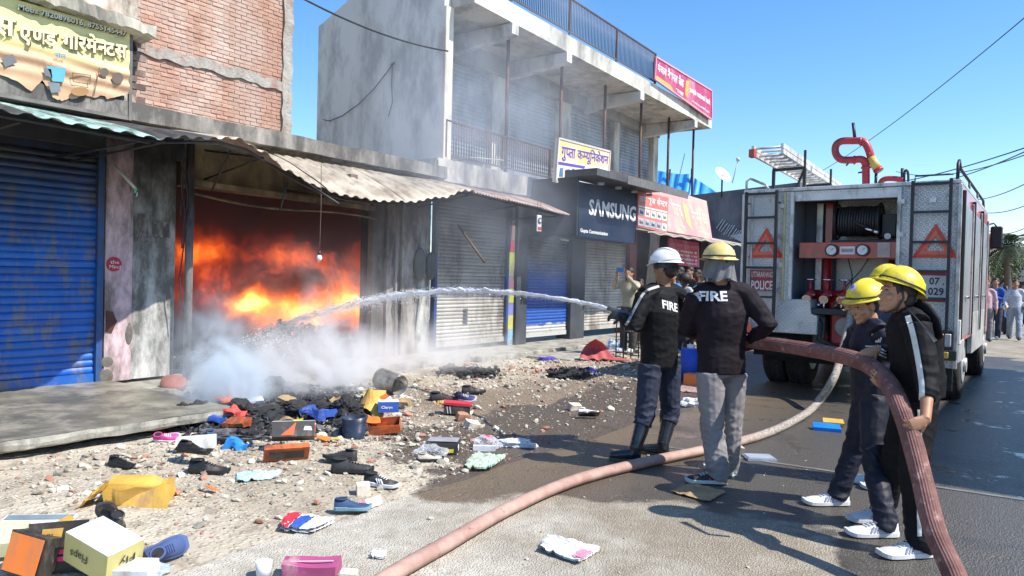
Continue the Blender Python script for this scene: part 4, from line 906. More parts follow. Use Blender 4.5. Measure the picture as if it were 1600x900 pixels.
np_ = tb('number_plate', mat('plate_white',(.68,.68,.66),None,6,.5,dirt=(.4,.38,.35),dsc=12), -1.36, -1.03, YR-.03, YR-.012, 1.36, 1.76, bev=0)
tb('plate_band', M_crim, -1.358, -1.032, YR-.034, YR-.031, 1.69, 1.755, par=np_, bev=0); tb('plate_band', M_crim, -1.358, -1.032, YR-.034, YR-.031, 1.365, 1.42, par=np_, bev=0)
mb = MB(); letter(mb, '07 .', (-1.21,YR-.032,1.575), (1,0,0), (0,0,1), h=.09, w=.16, bold=.02); letter(mb, '029', (-1.22,YR-.032,1.445), (1,0,0), (0,0,1), h=.095, w=.17, bold=.02); build(mb, 'lettering', M_blk, np_)
# crossbar with gauges
cb_ = tb('gauge_bar', M_red, -2.82, IR+.0, YR+.12, YR+.30, 1.90, 2.12, label='red crossbar with two round gauges')
for gx in (-2.39, -2.005):
    g = build(MB().cyl((gx,YR+.12,2.01),(gx,YR+.07,2.01),.083,n=24), 'gauge', M_blk, cb_)
    mb = MB(); mb.cyl((gx,YR+.07,2.01),(gx,YR+.066,2.01),.062,n=24); build(mb, 'dial', M_wp, cb_); build(MB().bar((gx,YR+.062,2.01),(gx+.035,YR+.062,2.04),.006,.004), 'needle', M_blk, cb_)
tb('label_plate', M_wp, -2.29, -2.10, YR+.105, YR+.119, 1.955, 2.06, par=cb_, bev=0); tb('label_slot', mat('slot_grey',(.35,.35,.33),None,9,.5), -2.265, -2.125, YR+.098, YR+.104, 1.985, 2.03, par=cb_, bev=0)
tb('paper_note', mat('paper_note',(.5,.42,.38),None,9,.8), -1.83, -1.68, YR+.105, YR+.119, 1.92, 2.11, par=cb_, bev=0)
# hose reel
rl = build(MB().cyl((-2.36,YR+.45,2.42),(-1.86,YR+.45,2.42),.12,n=24), 'hose_reel', M_blk, trk, 'wound black hose reel')
for x in (-2.40,-1.86): build(MB().tube([(x,YR+.45+.235*math.cos(a*PI/12),2.42+.235*math.sin(a*PI/12)) for a in range(24)], .014, 6, closed=True).cyl((x-.01,YR+.45,2.42),(x+.01,YR+.45,2.42),.19,n=24), 'flange', M_blk, rl)
mb = MB(); n = 0; pts = []
for lay, r_ in ((0,.165),(1,.195)):
    for i in range(15*20): a = i*2*PI/20; u = i/(15*20); x = -2.37+.5*(u if lay == 0 else 1-u); pts.append((x, YR+.45+r_*math.cos(a), 2.42+r_*math.sin(a)+.004*math.sin(i*.37)))
mb.tube(pts, .0165, 7); build(mb, 'wound_hose', M_blk, rl)
build(MB().tube([(-2.2,YR+.27,2.5),(-2.12,YR+.24,2.38),(-2.0,YR+.22,2.32),(-1.9,YR+.22,2.28)], .017, 8), 'hose_tail', M_blk, rl)
build(MB().cyl((-2.02,YR+.21,2.31),(-1.91,YR+.20,2.27),.02).cyl((-1.9,YR+.2,2.27),(-1.84,YR+.2,2.24),.03), 'hose_nozzle', M_chr, rl)
tb('reel_shelf', M_blk, IL+.45, IR, YR+.3, YR+.8, 2.12, 2.16); tb('reel_motor', M_blk, -1.83, -1.66, YR+.35, YR+.6, 2.2, 2.5)
tb('inner_post', M_alu, -2.72, -2.63, YR+.6, YR+.64, 1.2, 2.7); tb('inner_post', M_red, -2.60, -2.50, YR+.6, YR+.66, 1.2, 2.7)
build(MB().cyl((-1.74,YR+.28,2.2),(-1.74,YR+.25,2.2),.04,n=18), 'small_gauge', M_wp, trk)
for a, b in (((-2.2,YR+.2,1.9),(-2.18,YR+.3,1.3)),((-1.95,YR+.2,1.9),(-2.3,YR+.3,1.45))): build(MB().tube([Vector(a), Vector(a).lerp(Vector(b),.4)+Vector((.05,-.05,.02)), Vector(b)], .008, 6), 'gauge_cable', M_blk, trk)
# manifold and valves
build(MB().tube([(-2.75,YR+.4,1.38),(-1.6,YR+.4,1.38)], .09, 14).tube([(-2.4,YR+.4,1.38),(-2.4,YR+.45,1.1),(-2.2,YR+.45,.95)], .08, 12), 'manifold', M_red, trk)
for x in (-2.67,-2.45,-2.23,-2.01,-1.79):
    v = build(MB().tube([(x,YR+.36,1.38),(x,YR+.22,1.42),(x,YR+.14,1.40),(x,YR+.05,1.36)], [.05,.055,.05,.055], 12), 'valve', M_redp, trk)
    build(MB().cyl((x,YR+.18,1.42),(x,YR+.18,1.60),.017), 'spindle', M_redp, v)
    mb = MB(); mb.tube([(x+.07*math.cos(a*PI/8),YR+.18+.07*math.sin(a*PI/8),1.61) for a in range(16)], .010, 6, closed=True)
    for a in range(3): q = a*PI/3; mb.cyl((x-.07*math.cos(q),YR+.18-.07*math.sin(q),1.61),(x+.07*math.cos(q),YR+.18+.07*math.sin(q),1.61),.006,n=6)
    build(mb, 'handwheel', M_chr, v); build(MB().cyl((x,YR+.05,1.36),(x,YR+.0,1.345),.052,n=16).cyl((x,YR+.0,1.345),(x,YR-.01,1.34),.06,n=16), 'coupling', M_chr, v)
    build(MB().cyl((x-.06,YR+.1,1.40),(x+.06,YR+.1,1.40),.012).ell((x+.07,YR+.1,1.40),(.018,.018,.018)), 'lug', M_brass, v)
    build(MB().cyl((x,YR+.02,1.3),(x,YR+.02,1.22),.012), 'drain', M_chr, v)
pb = build(MB().box(-2.42,-1.8,YR+.25,YR+.75,.72,1.18), 'pump', M_redp, trk, 'red pump housing', bevel=.03)
build(MB().cyl((-2.2,YR+.25,.98),(-2.2,YR+.15,.98),.13,n=20), 'intake', mat('cast_grey',(.28,.28,.28),None,9,.5,metal=.5), pb); build(MB().cyl((-1.95,YR+.25,.9),(-1.95,YR+.12,.9),.09,n=18), 'intake', M_redp, pb)
build(MB().tube([(-2.85,YR+.2,1.05),(-2.5,YR+.15,1.02),(-2.45,YR+.2,.8)], .03, 10), 'suction_pipe', M_redp, trk)
for (a, b, c_, r_) in (((-2.55,1.1),(-2.55,2.0),None,.045),((-1.72,.95),(-1.72,1.9),None,.04),((-2.0,1.1),(-1.72,1.25),None,.05)): build(MB().cyl((a[0],YR+.5,a[1]),(b[0],YR+.5,b[1]),r_), 'riser_pipe', M_redp, trk)
for i, x in enumerate((-2.56,-2.34,-2.12,-1.9)): build(MB().cyl((x,YR+.32,1.2),(x,YR+.32,1.34),.035).cyl((x,YR+.2,1.26),(x,YR+.32,1.26),.022).ell((x,YR+.2,1.26),(.03,.03,.03)), 'fitting', M_brass if i % 2 else M_chr, trk)
build(MB().tube([(-2.62,YR+.12,1.2),(-2.5,YR+.08,1.0),(-2.52,YR+.1,.8),(-2.3,YR+.1,.7)], .03, 10), 'hose_end', M_blk, trk); build(MB().tube([(-1.75,YR+.2,1.3),(-1.66,YR+.1,1.1),(-1.7,YR+.1,.9)], .022, 10), 'hose_end', M_blk, trk)
build(MB().box(-2.0,-1.62,YR+.15,YR+.5,.6,.72), 'step_plate', M_dia, trk); build(MB().box(-2.6,-2.45,YR+.1,YR+.4,.6,1.1), 'battery_box', M_blk, trk)
rv = MB()
for x in (XL+.05,IL-.13,IL-.04,IR+.07,XR-.05,XR-.10):
    for i in range(30): z_ = ZB+.4+i*.075; rv.ell((x,YR-.001,z_), (.007,.005,.007), nu=6, nv=4) if z_ < ZT-.04 else None
for i in range(34): rv.ell((IL+.02+i*.04,YR+.008,2.79), (.006,.004,.006), nu=6, nv=4)
build(rv, 'rivets', M_chr, trk, kind='stuff')
for z_ in (.98,1.55): tb('grab_handle', M_chr, IR+.10, IR+.12, YR-.05, YR-.03, z_, z_+.18)
build(MB().obox((-1.2,YR-.06,2.62),(.06,.04,.06)), 'work_lamp', M_wp, trk); tb('panel_seam', M_blk, IL-.52, IL-.515, YR-.003, YR, .9, 1.35, bev=0)
# sloping silver box at lower left
mb = MB(); mb.poly([(IL-.32,YR-.02,.86),(-2.52,YR-.02,.86),(-2.52,YR-.02,1.12),(-2.60,YR-.02,1.14),(-2.62,YR-.02,1.34),(-2.9,YR-.02,1.33),(IL-.32,YR-.02,1.1)], (0,.5,0)); build(mb, 'locker', M_dia, trk, 'stepped silver locker', bevel=.008)
tb('step', M_blk, -2.62, -2.0, YR+.0, YR+.5, 1.14, 1.22)
# bumpers, lamps
tb('bumper', M_blk, -1.5, XR+.01, YR-.12, YR+.02, .66, .78); tb('bumper', M_blk, XL, -2.9, YR-.12, YR+.02, .66, .8); tb('lamp_box', M_blk, -1.24, -.93, YR-.08, YR, .78, 1.02)
build(MB().box(-1.2,-1.03,YR-.10,YR-.08,.82,.98), 'tail_light', mat('amber_lens',(.75,.16,.02),(.6,.08,.01),18,.25), trk, 'amber tail light', bevel=.01); build(MB().box(-1.02,-.95,YR-.10,YR-.08,.82,.98), 'tail_light', mat('clear_lens',(.5,.5,.5),None,18,.25), trk, bevel=.01)
tb('reflector', mat('yellow_reflector',(.75,.5,.05),None,30,.3), -1.15, -.97, YR-.135, YR-.12, .68, .76); tb('reflector', mat('yellow_reflector',(.75,.5,.05),None,30,.3), XL+.08, XL+.3, YR-.135, YR-.12, .68, .76); tb('tail_light', M_refl2, XL+.02, XL+.2, YR-.12, YR-.1, .84, .98, label='orange tail light')
mb = MB(); mb.cyl((-1.28,YR-.02,1.15),(-1.28,YR-.05,1.15),.09,n=22); build(mb, 'round_cap', M_alu, trk); build(MB().cyl((-1.28,YR-.05,1.15),(-1.28,YR-.06,1.15),.04,n=22), 'round_cap', M_wp, trk)
tb('mudflap', M_rub, -1.45, -.98, YR+.55, YR+.57, .2, .75)
# wheels
def wheel(par, x0, x1, y, r_, hub=True):
    xm = (x0+x1)/2; pr = [(x0,r_*.55),(x0,r_*.9),(x0+.03,r_*.98),(x0+.07,r_),(x1-.07,r_),(x1-.03,r_*.98),(x1,r_*.9),(x1,r_*.55)]
    mb = MB(); mb.rings([[(x, y+q*math.cos(a*PI/18), r_+q*math.sin(a*PI/18)) for a in range(36)] for x, q in pr]); w_ = build(mb, 'wheel', M_rub, par)
    build(MB().cyl((x1-.03,y,r_),(x1+.012,y,r_),r_*.5,n=24).cyl((x1,y,r_),(x1+.05,y,r_),r_*.2,n=16), 'rim', M_alu, w_)
    tr = MB()
    for a in range(40):
        q = a*PI/20
        for k in (0,1,2): 
            xx = x0+.05+k*(x1-x0-.1)/2.6; tr.obox((xx+.02, y+(r_+.004)*math.cos(q+k*.05), r_+(r_+.004)*math.sin(q+k*.05)), (.05,.045,.018), Matrix.Rotation(q+PI/2,4,'X'))
    build(tr, 'tread', M_rub, w_, kind='stuff')
for x0, x1 in ((-1.24,-.94),(-1.58,-1.28),(-3.53,-3.23),(-3.2,-2.9)): wheel(trk, x0, x1, 11.75, .49)
wheel(trk, -1.2, -.92, 15.3, .49); wheel(trk, -3.55, -3.27, 15.3, .49)
# right side: lockers, ribs, rails
for i in range(3):
    y0 = YR+.12+i*1.5; tb('locker_shutter', mat('side_shutter',(.34,.36,.42),(.22,.24,.30),3,.35,metal=.5), XR, XR+.012, y0+.08, y0+1.32, .92, 2.6, bev=0); tb('locker_rail', M_blk, XR, XR+.04, y0, y0+.06, .9, 2.75)
    tb('locker_rail', M_alu, XR+.0, XR+.03, y0+1.36, y0+1.42, .9, 2.7); tb('handle', M_chr, XR+.012, XR+.05, y0+.6, y0+.8, 1.4, 1.44)
tb('side_skirt', M_alu, XR-.05, XR+.02, YR+.06, YR+.75, .62, .88); tb('side_skirt', M_alu, XR-.05, XR+.015, 12.4, 14.7, .6, 1.2)
tb('side_lamp', M_wp, XR, XR+.03, YR+.05, YR+.25, .85, 1.15)
build(MB().tube([(XR-.05,YR+.02,ZT+.05),(XR-.05,YR+.05,ZT+.25),(XR-.05,YR+.15,ZT+.3),(XR-.05,YR+.3,ZT+.22),(XR-.05,14.6,ZT+.20),(XR-.05,14.8,ZT+.05)], .02, 8).cyl((XR-.05,12,ZT),(XR-.05,12,ZT+.2),.015).cyl((XR-.05,13.4,ZT),(XR-.05,13.4,ZT+.2),.015), 'roof_rail', M_blk, trk)
build(MB().tube([(-1.42,YR+.1,ZT+.05),(-1.42,YR+.1,ZT+.13),(XR-.1,YR+.1,ZT+.13)], .012, 6), 'roof_rail', M_blk, trk)
build(MB().tube([(XL+.03,YR,ZT+.02),(XL+.03,YR,ZT+.17),(XL+.08,YR,ZT+.21),(-3.3,YR+.1,ZT+.12),(-3.22,YR+.1,ZT)], .018, 8), 'roof_rail', M_alu, trk)
# cab
mb = MB(); mb.poly([(XL+.05,YF+.02,.7),(XL+.05,YF+1.6,.7),(XL+.05,YF+1.65,1.6),(XL+.05,YF+1.45,2.6),(XL+.05,YF+.02,2.65)], (2.57,0,0)); cab = build(mb, 'cab', M_red, trk, bevel=.04)
build(MB().box(XR-.03,XR-.022,YF+.35,YF+1.2,1.7,2.45), 'window', plain('cab_glass',(.03,.04,.05),.08), cab)
build(MB().tube([(XR-.05,15.2,2.65),(-.82,15.22,2.68),(-.78,15.25,2.62)], .014, 8).tube([(XR-.05,15.2,2.1),(-.85,15.22,2.12),(-.79,15.25,2.22)], .014, 8), 'mirror_arm', M_blk, trk)
build(MB().box(-.87,-.69,15.22,15.30,2.24,2.63), 'mirror', M_blk, trk, 'black box mirror', bevel=.02); 
# roof ladder on its rack
lad = thing('roof_ladder', 'long aluminium ladder lying on the rack on the truck roof', 'ladder', (-2.8,11.6,3.2))
A0, A1, B0, B1 = W(1176,240,9.45), W(1280,298,13.2), W(1222,236,9.3), W(1314,296,12.9)
for d in (0, .07):
    for s_, e_ in ((A0,A1),(B0,B1)): build(MB().bar(s_+Vector((0,0,d)), e_+Vector((0,0,d)), .035, .06), 'rail', M_alw, lad)
for i in range(1, 17): u = i/17; build(MB().cyl(A0.lerp(A1,u), B0.lerp(B1,u), .016, n=8), 'rung', M_alw, lad)
for i in range(0, 16): u = (i+.3)/17; build(MB().cyl(A0.lerp(A1,u)+Vector((0,0,.07)), B0.lerp(B1,u)+Vector((0,0,.07)), .014, n=8), 'rung', M_alw, lad)
tipA = A0.copy(); build(MB().obox(A0, (.07,.1,.1)), 'end_cap', plain('cap_red',(.5,.08,.06)), lad)
for dp in (10.5, 12.2):
    a = A0.lerp(A1,(dp-9.45)/3.75)-Vector((.03,0,.05)); b = B0.lerp(B1,(dp-9.45)/3.75)-Vector((-.03,0,.05))
    build(MB().bar(a,b,.04,.04).bar(a,(a.x,a.y,ZT+.04),.04,.04).bar(b,(b.x,b.y,ZT+.04),.04,.04).bar(b,(b.x-.12,b.y,ZT+.04),.03,.03).bar(a,a+Vector((0,0,.2)),.03,.03).bar(b,b+Vector((0,0,.25)),.03,.03), 'ladder_rack', M_blk, trk)
# monitor
YM = 11.3; mon = thing('water_monitor', 'looped red water cannon with a yellow nozzle on the truck roof', 'water cannon', PY(1353,293,YM))
def mp(*q): return [PY(a, b, YM) for a, b in q]
def smooth(pts, k=6):
    pts = [Vector(p) for p in pts]; out = []
    for i in range(len(pts)-1):
        p0 = pts[max(0,i-1)]; p1 = pts[i]; p2 = pts[i+1]; p3 = pts[min(len(pts)-1,i+2)]
        for j in range(k):
            t_ = j/k; out.append(.5*((2*p1)+(p2-p0)*t_+(2*p0-5*p1+4*p2-p3)*t_*t_+(3*p1-p0-3*p2+p3)*t_**3))
    return out+[pts[-1]]
build(MB().tube(smooth(mp((1353,296),(1353,272),(1352,255),(1345,249),(1330,250),(1314,249),(1306,240),(1306,228),(1314,221),(1330,220),(1348,221),(1356,231),(1361,246))), .052, 14), 'pipe', M_redp, mon)
build(MB().cyl(*mp((1361,246),(1371,264)), .055, .062), 'nozzle', mat('nozzle_yellow',(.72,.5,.12),None,9,.4), mon); build(MB().cyl(*mp((1371,264),(1374,268)), .066, .066), 'nozzle_tip', M_redp, mon)
for q in ((1353,292),(1353,262),(1335,250),(1345,221),(1359,243)): 
    c = PY(*q, YM); build(MB().ell(c, (.068,.068,.03)) if q[1] > 255 else MB().ell(c, (.03,.065,.065)), 'flange', M_redp, mon)
build(MB().cyl(*mp((1336,219),(1333,192)), .022), 'lever', M_blk, mon); build(MB().cyl(*mp((1330,250),(1322,259)), .012).cyl(*mp((1352,268),(1341,270)), .012), 'small_lever', M_blk, mon); build(MB().cyl(*mp((1369,268),(1368,296)), .02), 'stay', M_blk, mon)
o = thing('roof_pipe', 'short bent red pipe beside black roof bars on the truck', 'pipe', PY(1376,296,YM)); build(MB().tube(smooth(mp((1376,296),(1376,286),(1382,280),(1395,279),(1411,281))), .038, 12), 'pipe', M_redp, o)
build(MB().cyl(*mp((1410,263),(1410,296)), .022).tube(smooth(mp((1413,296),(1413,272),(1416,266),(1419,272),(1419,296))), .016, 8), 'bar', M_blk, o)
# ================================================================ people
RT = Vector((math.cos(YAW), math.sin(YAW), 0)); FWD = Vector((-math.sin(YAW), math.cos(YAW), 0)); UP = Vector((0,0,1))
def etube(mb, pts, rad, side, n=16, cap=True):
    pts = [Vector(p) for p in pts]; rs = []
    for i, p in enumerate(pts):
        a = pts[max(0,i-1)]; b = pts[min(len(pts)-1,i+1)]; t = (b-a).normalized()
        s_ = side[i] if isinstance(side, list) else side; x = (s_-t*s_.dot(t)).normalized(); y = t.cross(x)
        rs.append([p+x*math.cos(2*PI*j/n)*rad[i][0]+y*math.sin(2*PI*j/n)*rad[i][1] for j in range(n)])
    return mb.rings(rs, cap=cap)
def remesh(mb, vox, smooth_it=2, disp=None, target=None):
    me = mb.mesh('tmp', []) if False else bpy.data.meshes.new('tmp'); me.from_pydata(mb.v, [], mb.f)
    bm = bmesh.new(); bm.from_mesh(me); bmesh.ops.recalc_face_normals(bm, faces=bm.faces[:]); bm.to_mesh(me); bm.free()
    o = bpy.data.objects.new('tmp', me); COL.objects.link(o)
    r_ = o.modifiers.new('r', 'REMESH'); r_.mode = 'VOXEL'; r_.voxel_size = vox; r_.use_smooth_shade = True
    if smooth_it: s_ = o.modifiers.new('s', 'SMOOTH'); s_.iterations = smooth_it; s_.factor = .5
    dg = bpy.context.evaluated_depsgraph_get(); m2 = bpy.data.meshes.new_from_object(o.evaluated_get(dg), depsgraph=dg)
    bpy.data.objects.remove(o); bpy.data.meshes.remove(me); out = MB()
    vs = [v.co.copy() for v in m2.vertices]
    if disp:
        ns = [v.normal.copy() for v in m2.vertices]; vs = [v+n_*disp(v, n_) for v, n_ in zip(vs, ns)]
    out.add(vs, [list(p.vertices) for p in m2.polygons], 0, True); bpy.data.meshes.remove(m2); return out
def hand(mb, w, d, n, curl=(.5,.7,.5), side=1, s=1., r=.0074):
    w = Vector(w); d = Vector(d).normalized(); n = Vector(n); n = (n-d*n.dot(d)).normalized(); a = d.cross(n)*side   # a points to the thumb side
    M = Matrix((a, d, n)).transposed()
    etube(mb, [w-d*.02*s, w+d*.02*s, w+d*.055*s, w+d*.092*s], [(.026*s,.02*s),(.034*s,.018*s),(.041*s,.016*s),(.038*s,.012*s)], a, 12)
    for k, (o_, L) in enumerate(((.030,.072),(.0105,.080),(-.0095,.074),(-.029,.058))):
        p = w+d*(.085-.004*abs(k-1))*s+a*o_*s; pts = [p-d*.01*s]; ang = .0; rr = [r*s*1.05]
        pts.append(p); rr.append(r*s)
        for j, f_ in enumerate((.45,.31,.24)):
            ang += curl[j]+.06*k; dd = d*math.cos(ang)+n*math.sin(ang); p = p+dd*L*f_*s; pts.append(p); rr.append(r*s*(.97-.1*j))
        mb.tube(pts, rr, 8)
    p = w+d*.022*s+a*.03*s; dd = (a*.75+d*.55+n*.35).normalized(); q = p+dd*.034*s; d2 = (a*.15+d*.75+n*.6).normalized()
    mb.tube([p-dd*.012*s, p, q, q+d2*.03*s], [.013*s,.012*s,.0105*s,.008*s], 8)
def head_parts(mb, c, hx, hy, hz, s=1.):
    M = Matrix((hx, hy, hz)).transposed()
    def e(o_, r_): mb.ell(c+(hx*o_[0]+hy*o_[1]+hz*o_[2])*s, [q*s for q in r_], M, 18, 12)
    e((0,-.012,.03),(.074,.092,.085)); e((0,.02,-.03),(.062,.072,.08)); e((0,.045,-.085),(.036,.04,.03)); e((0,.077,-.096),(.02,.018,.018))
    e((0,.085,-.012),(.012,.016,.028)); e((0,.098,-.026),(.016,.018,.013)); e((0,.075,.028),(.05,.02,.014)); e((0,.084,-.058),(.024,.012,.007)); e((0,.082,-.068),(.021,.012,.008))
    for k in (-1,1): e((k*.074,-.005,-.01),(.010,.022,.032)); e((k*.042,.062,-.025),(.022,.022,.022))
M_skin = [mat('skin_brown', (.30,.15,.085), (.25,.12,.07), 14, .55, bump=.15, bs=150, bd=.001), mat('skin_tan', (.45,.235,.14), (.37,.18,.10), 14, .5, bump=.15, bs=150, bd=.001), mat('skin_deep', (.16,.08,.05), (.12,.06,.04), 14, .55)]
M_hair = mat('black_hair', (.012,.010,.010), (.025,.02,.018), 60, .55, bump=.8, bs=160)
M_navy = mat('navy_tracksuit', (.012,.014,.030), (.008,.010,.022), 5, .62, bump=.25, bs=30, spec=.35); M_bl = mat('black_tracksuit', (.010,.010,.012), (.006,.006,.008), 5, .75, bump=.25, bs=26, spec=.2)
M_plum = mat('dark_plum_jacket', (.016,.010,.015), (.010,.007,.010), 5, .78, bump=.25, bs=28, spec=.2); M_gtr = mat('grey_trousers', (.235,.22,.225), (.18,.17,.175), 4, .8, bump=.3, bs=60)
M_jean = mat('dark_navy_trousers', (.018,.026,.055), (.012,.018,.04), 6, .8, bump=.3, bs=60); M_stripe = mat('stripe_white', (.66,.66,.64), (.5,.5,.49), 14, .6)
M_boot = mat('gumboot', (.012,.013,.018), (.02,.022,.03), 7, .28, spec=.6); M_eye = plain('eye_white', (.30,.27,.25), .35); M_iris = plain('iris_dark', (.01,.008,.006), .1)
def fold(seed, amp, joints, big=1.):
    amp *= 2.1
    def f_(v, n_):
        w_ = .3
        for j, r_ in joints: w_ += max(0, 1-(v-j).length/r_)*1.1
        q = noise.noise(Vector((v.x*6+v.z*3, v.y*6-v.z*2, v.z*12))*big+Vector((seed,0,0)))*.65+noise.noise(Vector((v.x*16, v.y*16, v.z*24))*big+Vector((0,seed,0)))*.35
        return amp*min(w_,1.5)*(.42-2.6*abs(q))
    return f_
def shoe(name, heel, d, mu, ms, par=None, L=.275, s=1., upv=None, open_=False, hi=.0, lace=None, accent=None, toe=1.):
    """shoe with its sole on the plane through heel; d is the toe direction"""
    heel = Vector(heel); d = Vector(d).normalized(); u_ = Vector(upv) if upv else UP.copy(); u_ = (u_-d*u_.dot(d)).normalized(); x = d.cross(u_); L *= s
    wf = lambda u: (.030+.020*math.sin(min(1,u/.75)*PI*.5+.0)-.006*math.exp(-((u-.42)/.12)**2))*(1 if u < .8 else math.sqrt(max(.02,1-((u-.8)/.215)**2)))*(.55+.45*min(1,(u+.03)/.08))*s
    hf = lambda u: ((.088+hi) if u < .32 else (.050+(.038+hi)*max(0,1-(u-.32)/.36)**1.3) if u < .68 else .050*math.sqrt(max(.05,1-((u-.66)/.40)**2)))*s
    us = [0,.02,.06,.12,.2,.3,.38,.46,.54,.62,.7,.78,.86,.92,.96,.99]
    mb = MB(); rs = []
    for u in us:
        w_, h_ = wf(u), hf(u); r_ = []
        for j in range(18):
            a = 2*PI*j/18; cx = math.cos(a); sz = math.sin(a); top = max(0, sz); nar = 1-.42*top**1.5*(1 if u < .45 else .5)
            r_.append(heel+d*L*u+x*w_*nar*math.copysign(abs(cx)**.8,cx)+u_*(.022*s+max(0,sz)**.85*(h_-.022*s)-max(0,-sz)*.012*s))
        rs.append(r_)
    mb.rings(rs); o = build(mb, name, mu, par)
    sb = MB(); rs = []
    for u in us:
        w_ = wf(u)*1.07+.002; t0 = .004+(.012*(max(0,u-.8)/.2)**2)*toe; th = (.026 if u < .35 else .022)*s
        rs.append([heel+d*L*(u*1.02-.01)+x*w_*a+u_*z for a, z in ((1,t0+.004),(1,t0+th),(.85,t0+th+.003),(-.85,t0+th+.003),(-1,t0+th),(-1,t0+.004),(-.9,t0),(.9,t0))])
    sb.rings(rs, sm=False); sub = o if par is None else par; build(sb, 'sole', ms, o)
    if open_:
        ib = MB(); c = heel+d*L*.19+u_*(hf(.1)+.001); ib.add([c+d*L*.145*math.cos(a*PI/10)+x*.026*s*math.sin(a*PI/10) for a in range(20)]+[c-u_*.0], [(i,(i+1)%20,20) for i in range(20)]); build(ib, 'opening', mat('shoe_inside',(.02,.02,.022),None,9,.9), o)
        build(MB().tube([c+d*L*.15*math.cos(a*PI/10)+x*.029*s*math.sin(a*PI/10)+u_*.0 for a in range(20)], .006*s, 6, closed=True), 'collar', mu, o)
    lb_ = MB()
    for k in range(4):
        u = .42+k*.065; c = heel+d*L*u+u_*(hf(u)+.001); lb_.bar(c-x*.02*s, c+x*.02*s+d*.006, .007*s, .005*s)
    build(lb_, 'laces', lace or ms, o, kind='stuff')
    if accent:
        ab = MB()
        for k in (-1,1):
            for q in range(3): u = .45+q*.07; ab.bar(heel+d*L*u+x*k*wf(u)*.99+u_*.03*s, heel+d*L*(u-.08)+x*k*wf(u-.06)*.80+u_*.058*s, .009*s, .008*s)
        build(ab, 'side_stripes', accent, o, kind='stuff')
    return o
def bvh_of(o):
    M = wmat(o); return BVHTree.FromPolygons([M @ v.co for v in o.data.vertices], [list(p.vertices) for p in o.data.polygons])
def subdiv(V, Fc, mx):
    bm = bmesh.new(); vs = [bm.verts.new(v) for v in V]
    for f in Fc:
        try: bm.faces.new([vs[i] for i in f])
        except ValueError: pass
    bmesh.ops.triangulate(bm, faces=bm.faces[:])
    for _ in range(4):
        es = [e for e in bm.edges if e.calc_length() > mx]
        if not es: break
        bmesh.ops.subdivide_edges(bm, edges=es, cuts=1); bmesh.ops.triangulate(bm, faces=bm.faces[:])
    bm.verts.index_update(); r_ = ([v.co.copy() for v in bm.verts], [[v.index for v in f.verts] for f in bm.faces]); bm.free(); return r_
def decal(tgt, V, Fc, d, nm, mt, lift=.005, mx=.012, dist=.5):
    """lay flat geometry on the surface of tgt, moving it along d until it touches"""
    V, Fc = subdiv(V, Fc, mx); T = bvh_of(tgt); d = Vector(d).normalized(); out = []; ok = []
    for v in V:
        h = T.ray_cast(v-d*dist, d, dist*2); out.append(h[0]-d*lift if h[0] else v); ok.append(h[0] is not None)
    mb = MB(); mb.add(out, [f for f in Fc if all(ok[i] for i in f)], 0, True)
    return build(mb, nm, mt, tgt) if mb.f else None
def pxrib(tgt, path, wpx, dep, nm, mt, lift=.005):
    """ribbon sewn on the surface along a path"""
    P = [W(a, b, dep) for a, b in path]; P = smooth(P, 6); V = []; c0 = Vector((0,0,CZ))
    for i, p in enumerate(P):
        t_ = (P[min(len(P)-1,i+1)]-P[max(0,i-1)]).normalized(); n_ = t_.cross(fw).normalized()*wpx/F*dep/2; V += [p-n_, p+n_]
    Fc = [(2*i,2*i+1,2*i+3,2*i+2) for i in range(len(P)-1)]
    V, Fc = subdiv(V, Fc, .012); T = bvh_of(tgt); out = []; ok = []
    for v in V:
        d = (v-c0).normalized(); h = T.ray_cast(v-d*.6, d, 1.2); out.append(h[0]-d*lift if h[0] else v); ok.append(h[0] is not None)
    mb = MB(); mb.add(out, [f for f in Fc if all(ok[i] for i in f)], 0, True); return build(mb, nm, mt, tgt)
def helmet(par, c, hx, hy, hz, mt, s=1., brim=.045, tilt=0., text=None, band=M_blk, low=.0, comb=True):
    Q = Matrix.Rotation(tilt, 3, hx); hy = Q @ hy; hz = Q @ hz; rs = []; n = 32
    A, B, H = .118*s, .142*s, .125*s
    prof = [(math.cos(k*PI/2/9), math.sin(k*PI/2/9)) for k in range(9)]+[(.05,.999)]
    def rg(a_, z, ex=0., dz=0., fr=0.): return [c+hx*(A*a_+ex)*math.cos(j*2*PI/n)+hy*((B*a_+ex+fr*max(0,math.sin(j*2*PI/n)))*math.sin(j*2*PI/n))+hz*(H*z+low-dz*(abs(math.sin(j*2*PI/n)))+(comb and .010*s*math.exp(-(math.cos(j*2*PI/n)*a_*A/.018)**2)*min(1,z*2) or 0)) for j in range(n)]
    rs = [rg(1,0,brim,.016), rg(1,0,brim+.003,.012), rg(1,0,brim*.5,.004), rg(1,.02)]+[rg(a_, z) for a_, z in prof[1:]]
    mb = MB(); mb.rings(rs, cap=False); k = len(mb.v)
    mb.f.append(list(range(k-n, k))); mb.m.append(0); mb.s.append(True)
    inner = [rg(.95,.0,0), rg(.9,.5), rg(.3,.9)]; mb.rings([rg(1,0,brim,.016), rg(.97,.0,0)], cap=False); mb.rings(inner, cap=False)
    h = build(mb, 'helmet', mt, par)
    bb_ = MB(); bb_.rings([rg(1.012,.10), rg(1.03,.12), rg(1.03,.17), rg(1.0,.19)], cap=False); build(bb_, 'band', band, h)
    return h, (hx, hy, hz)
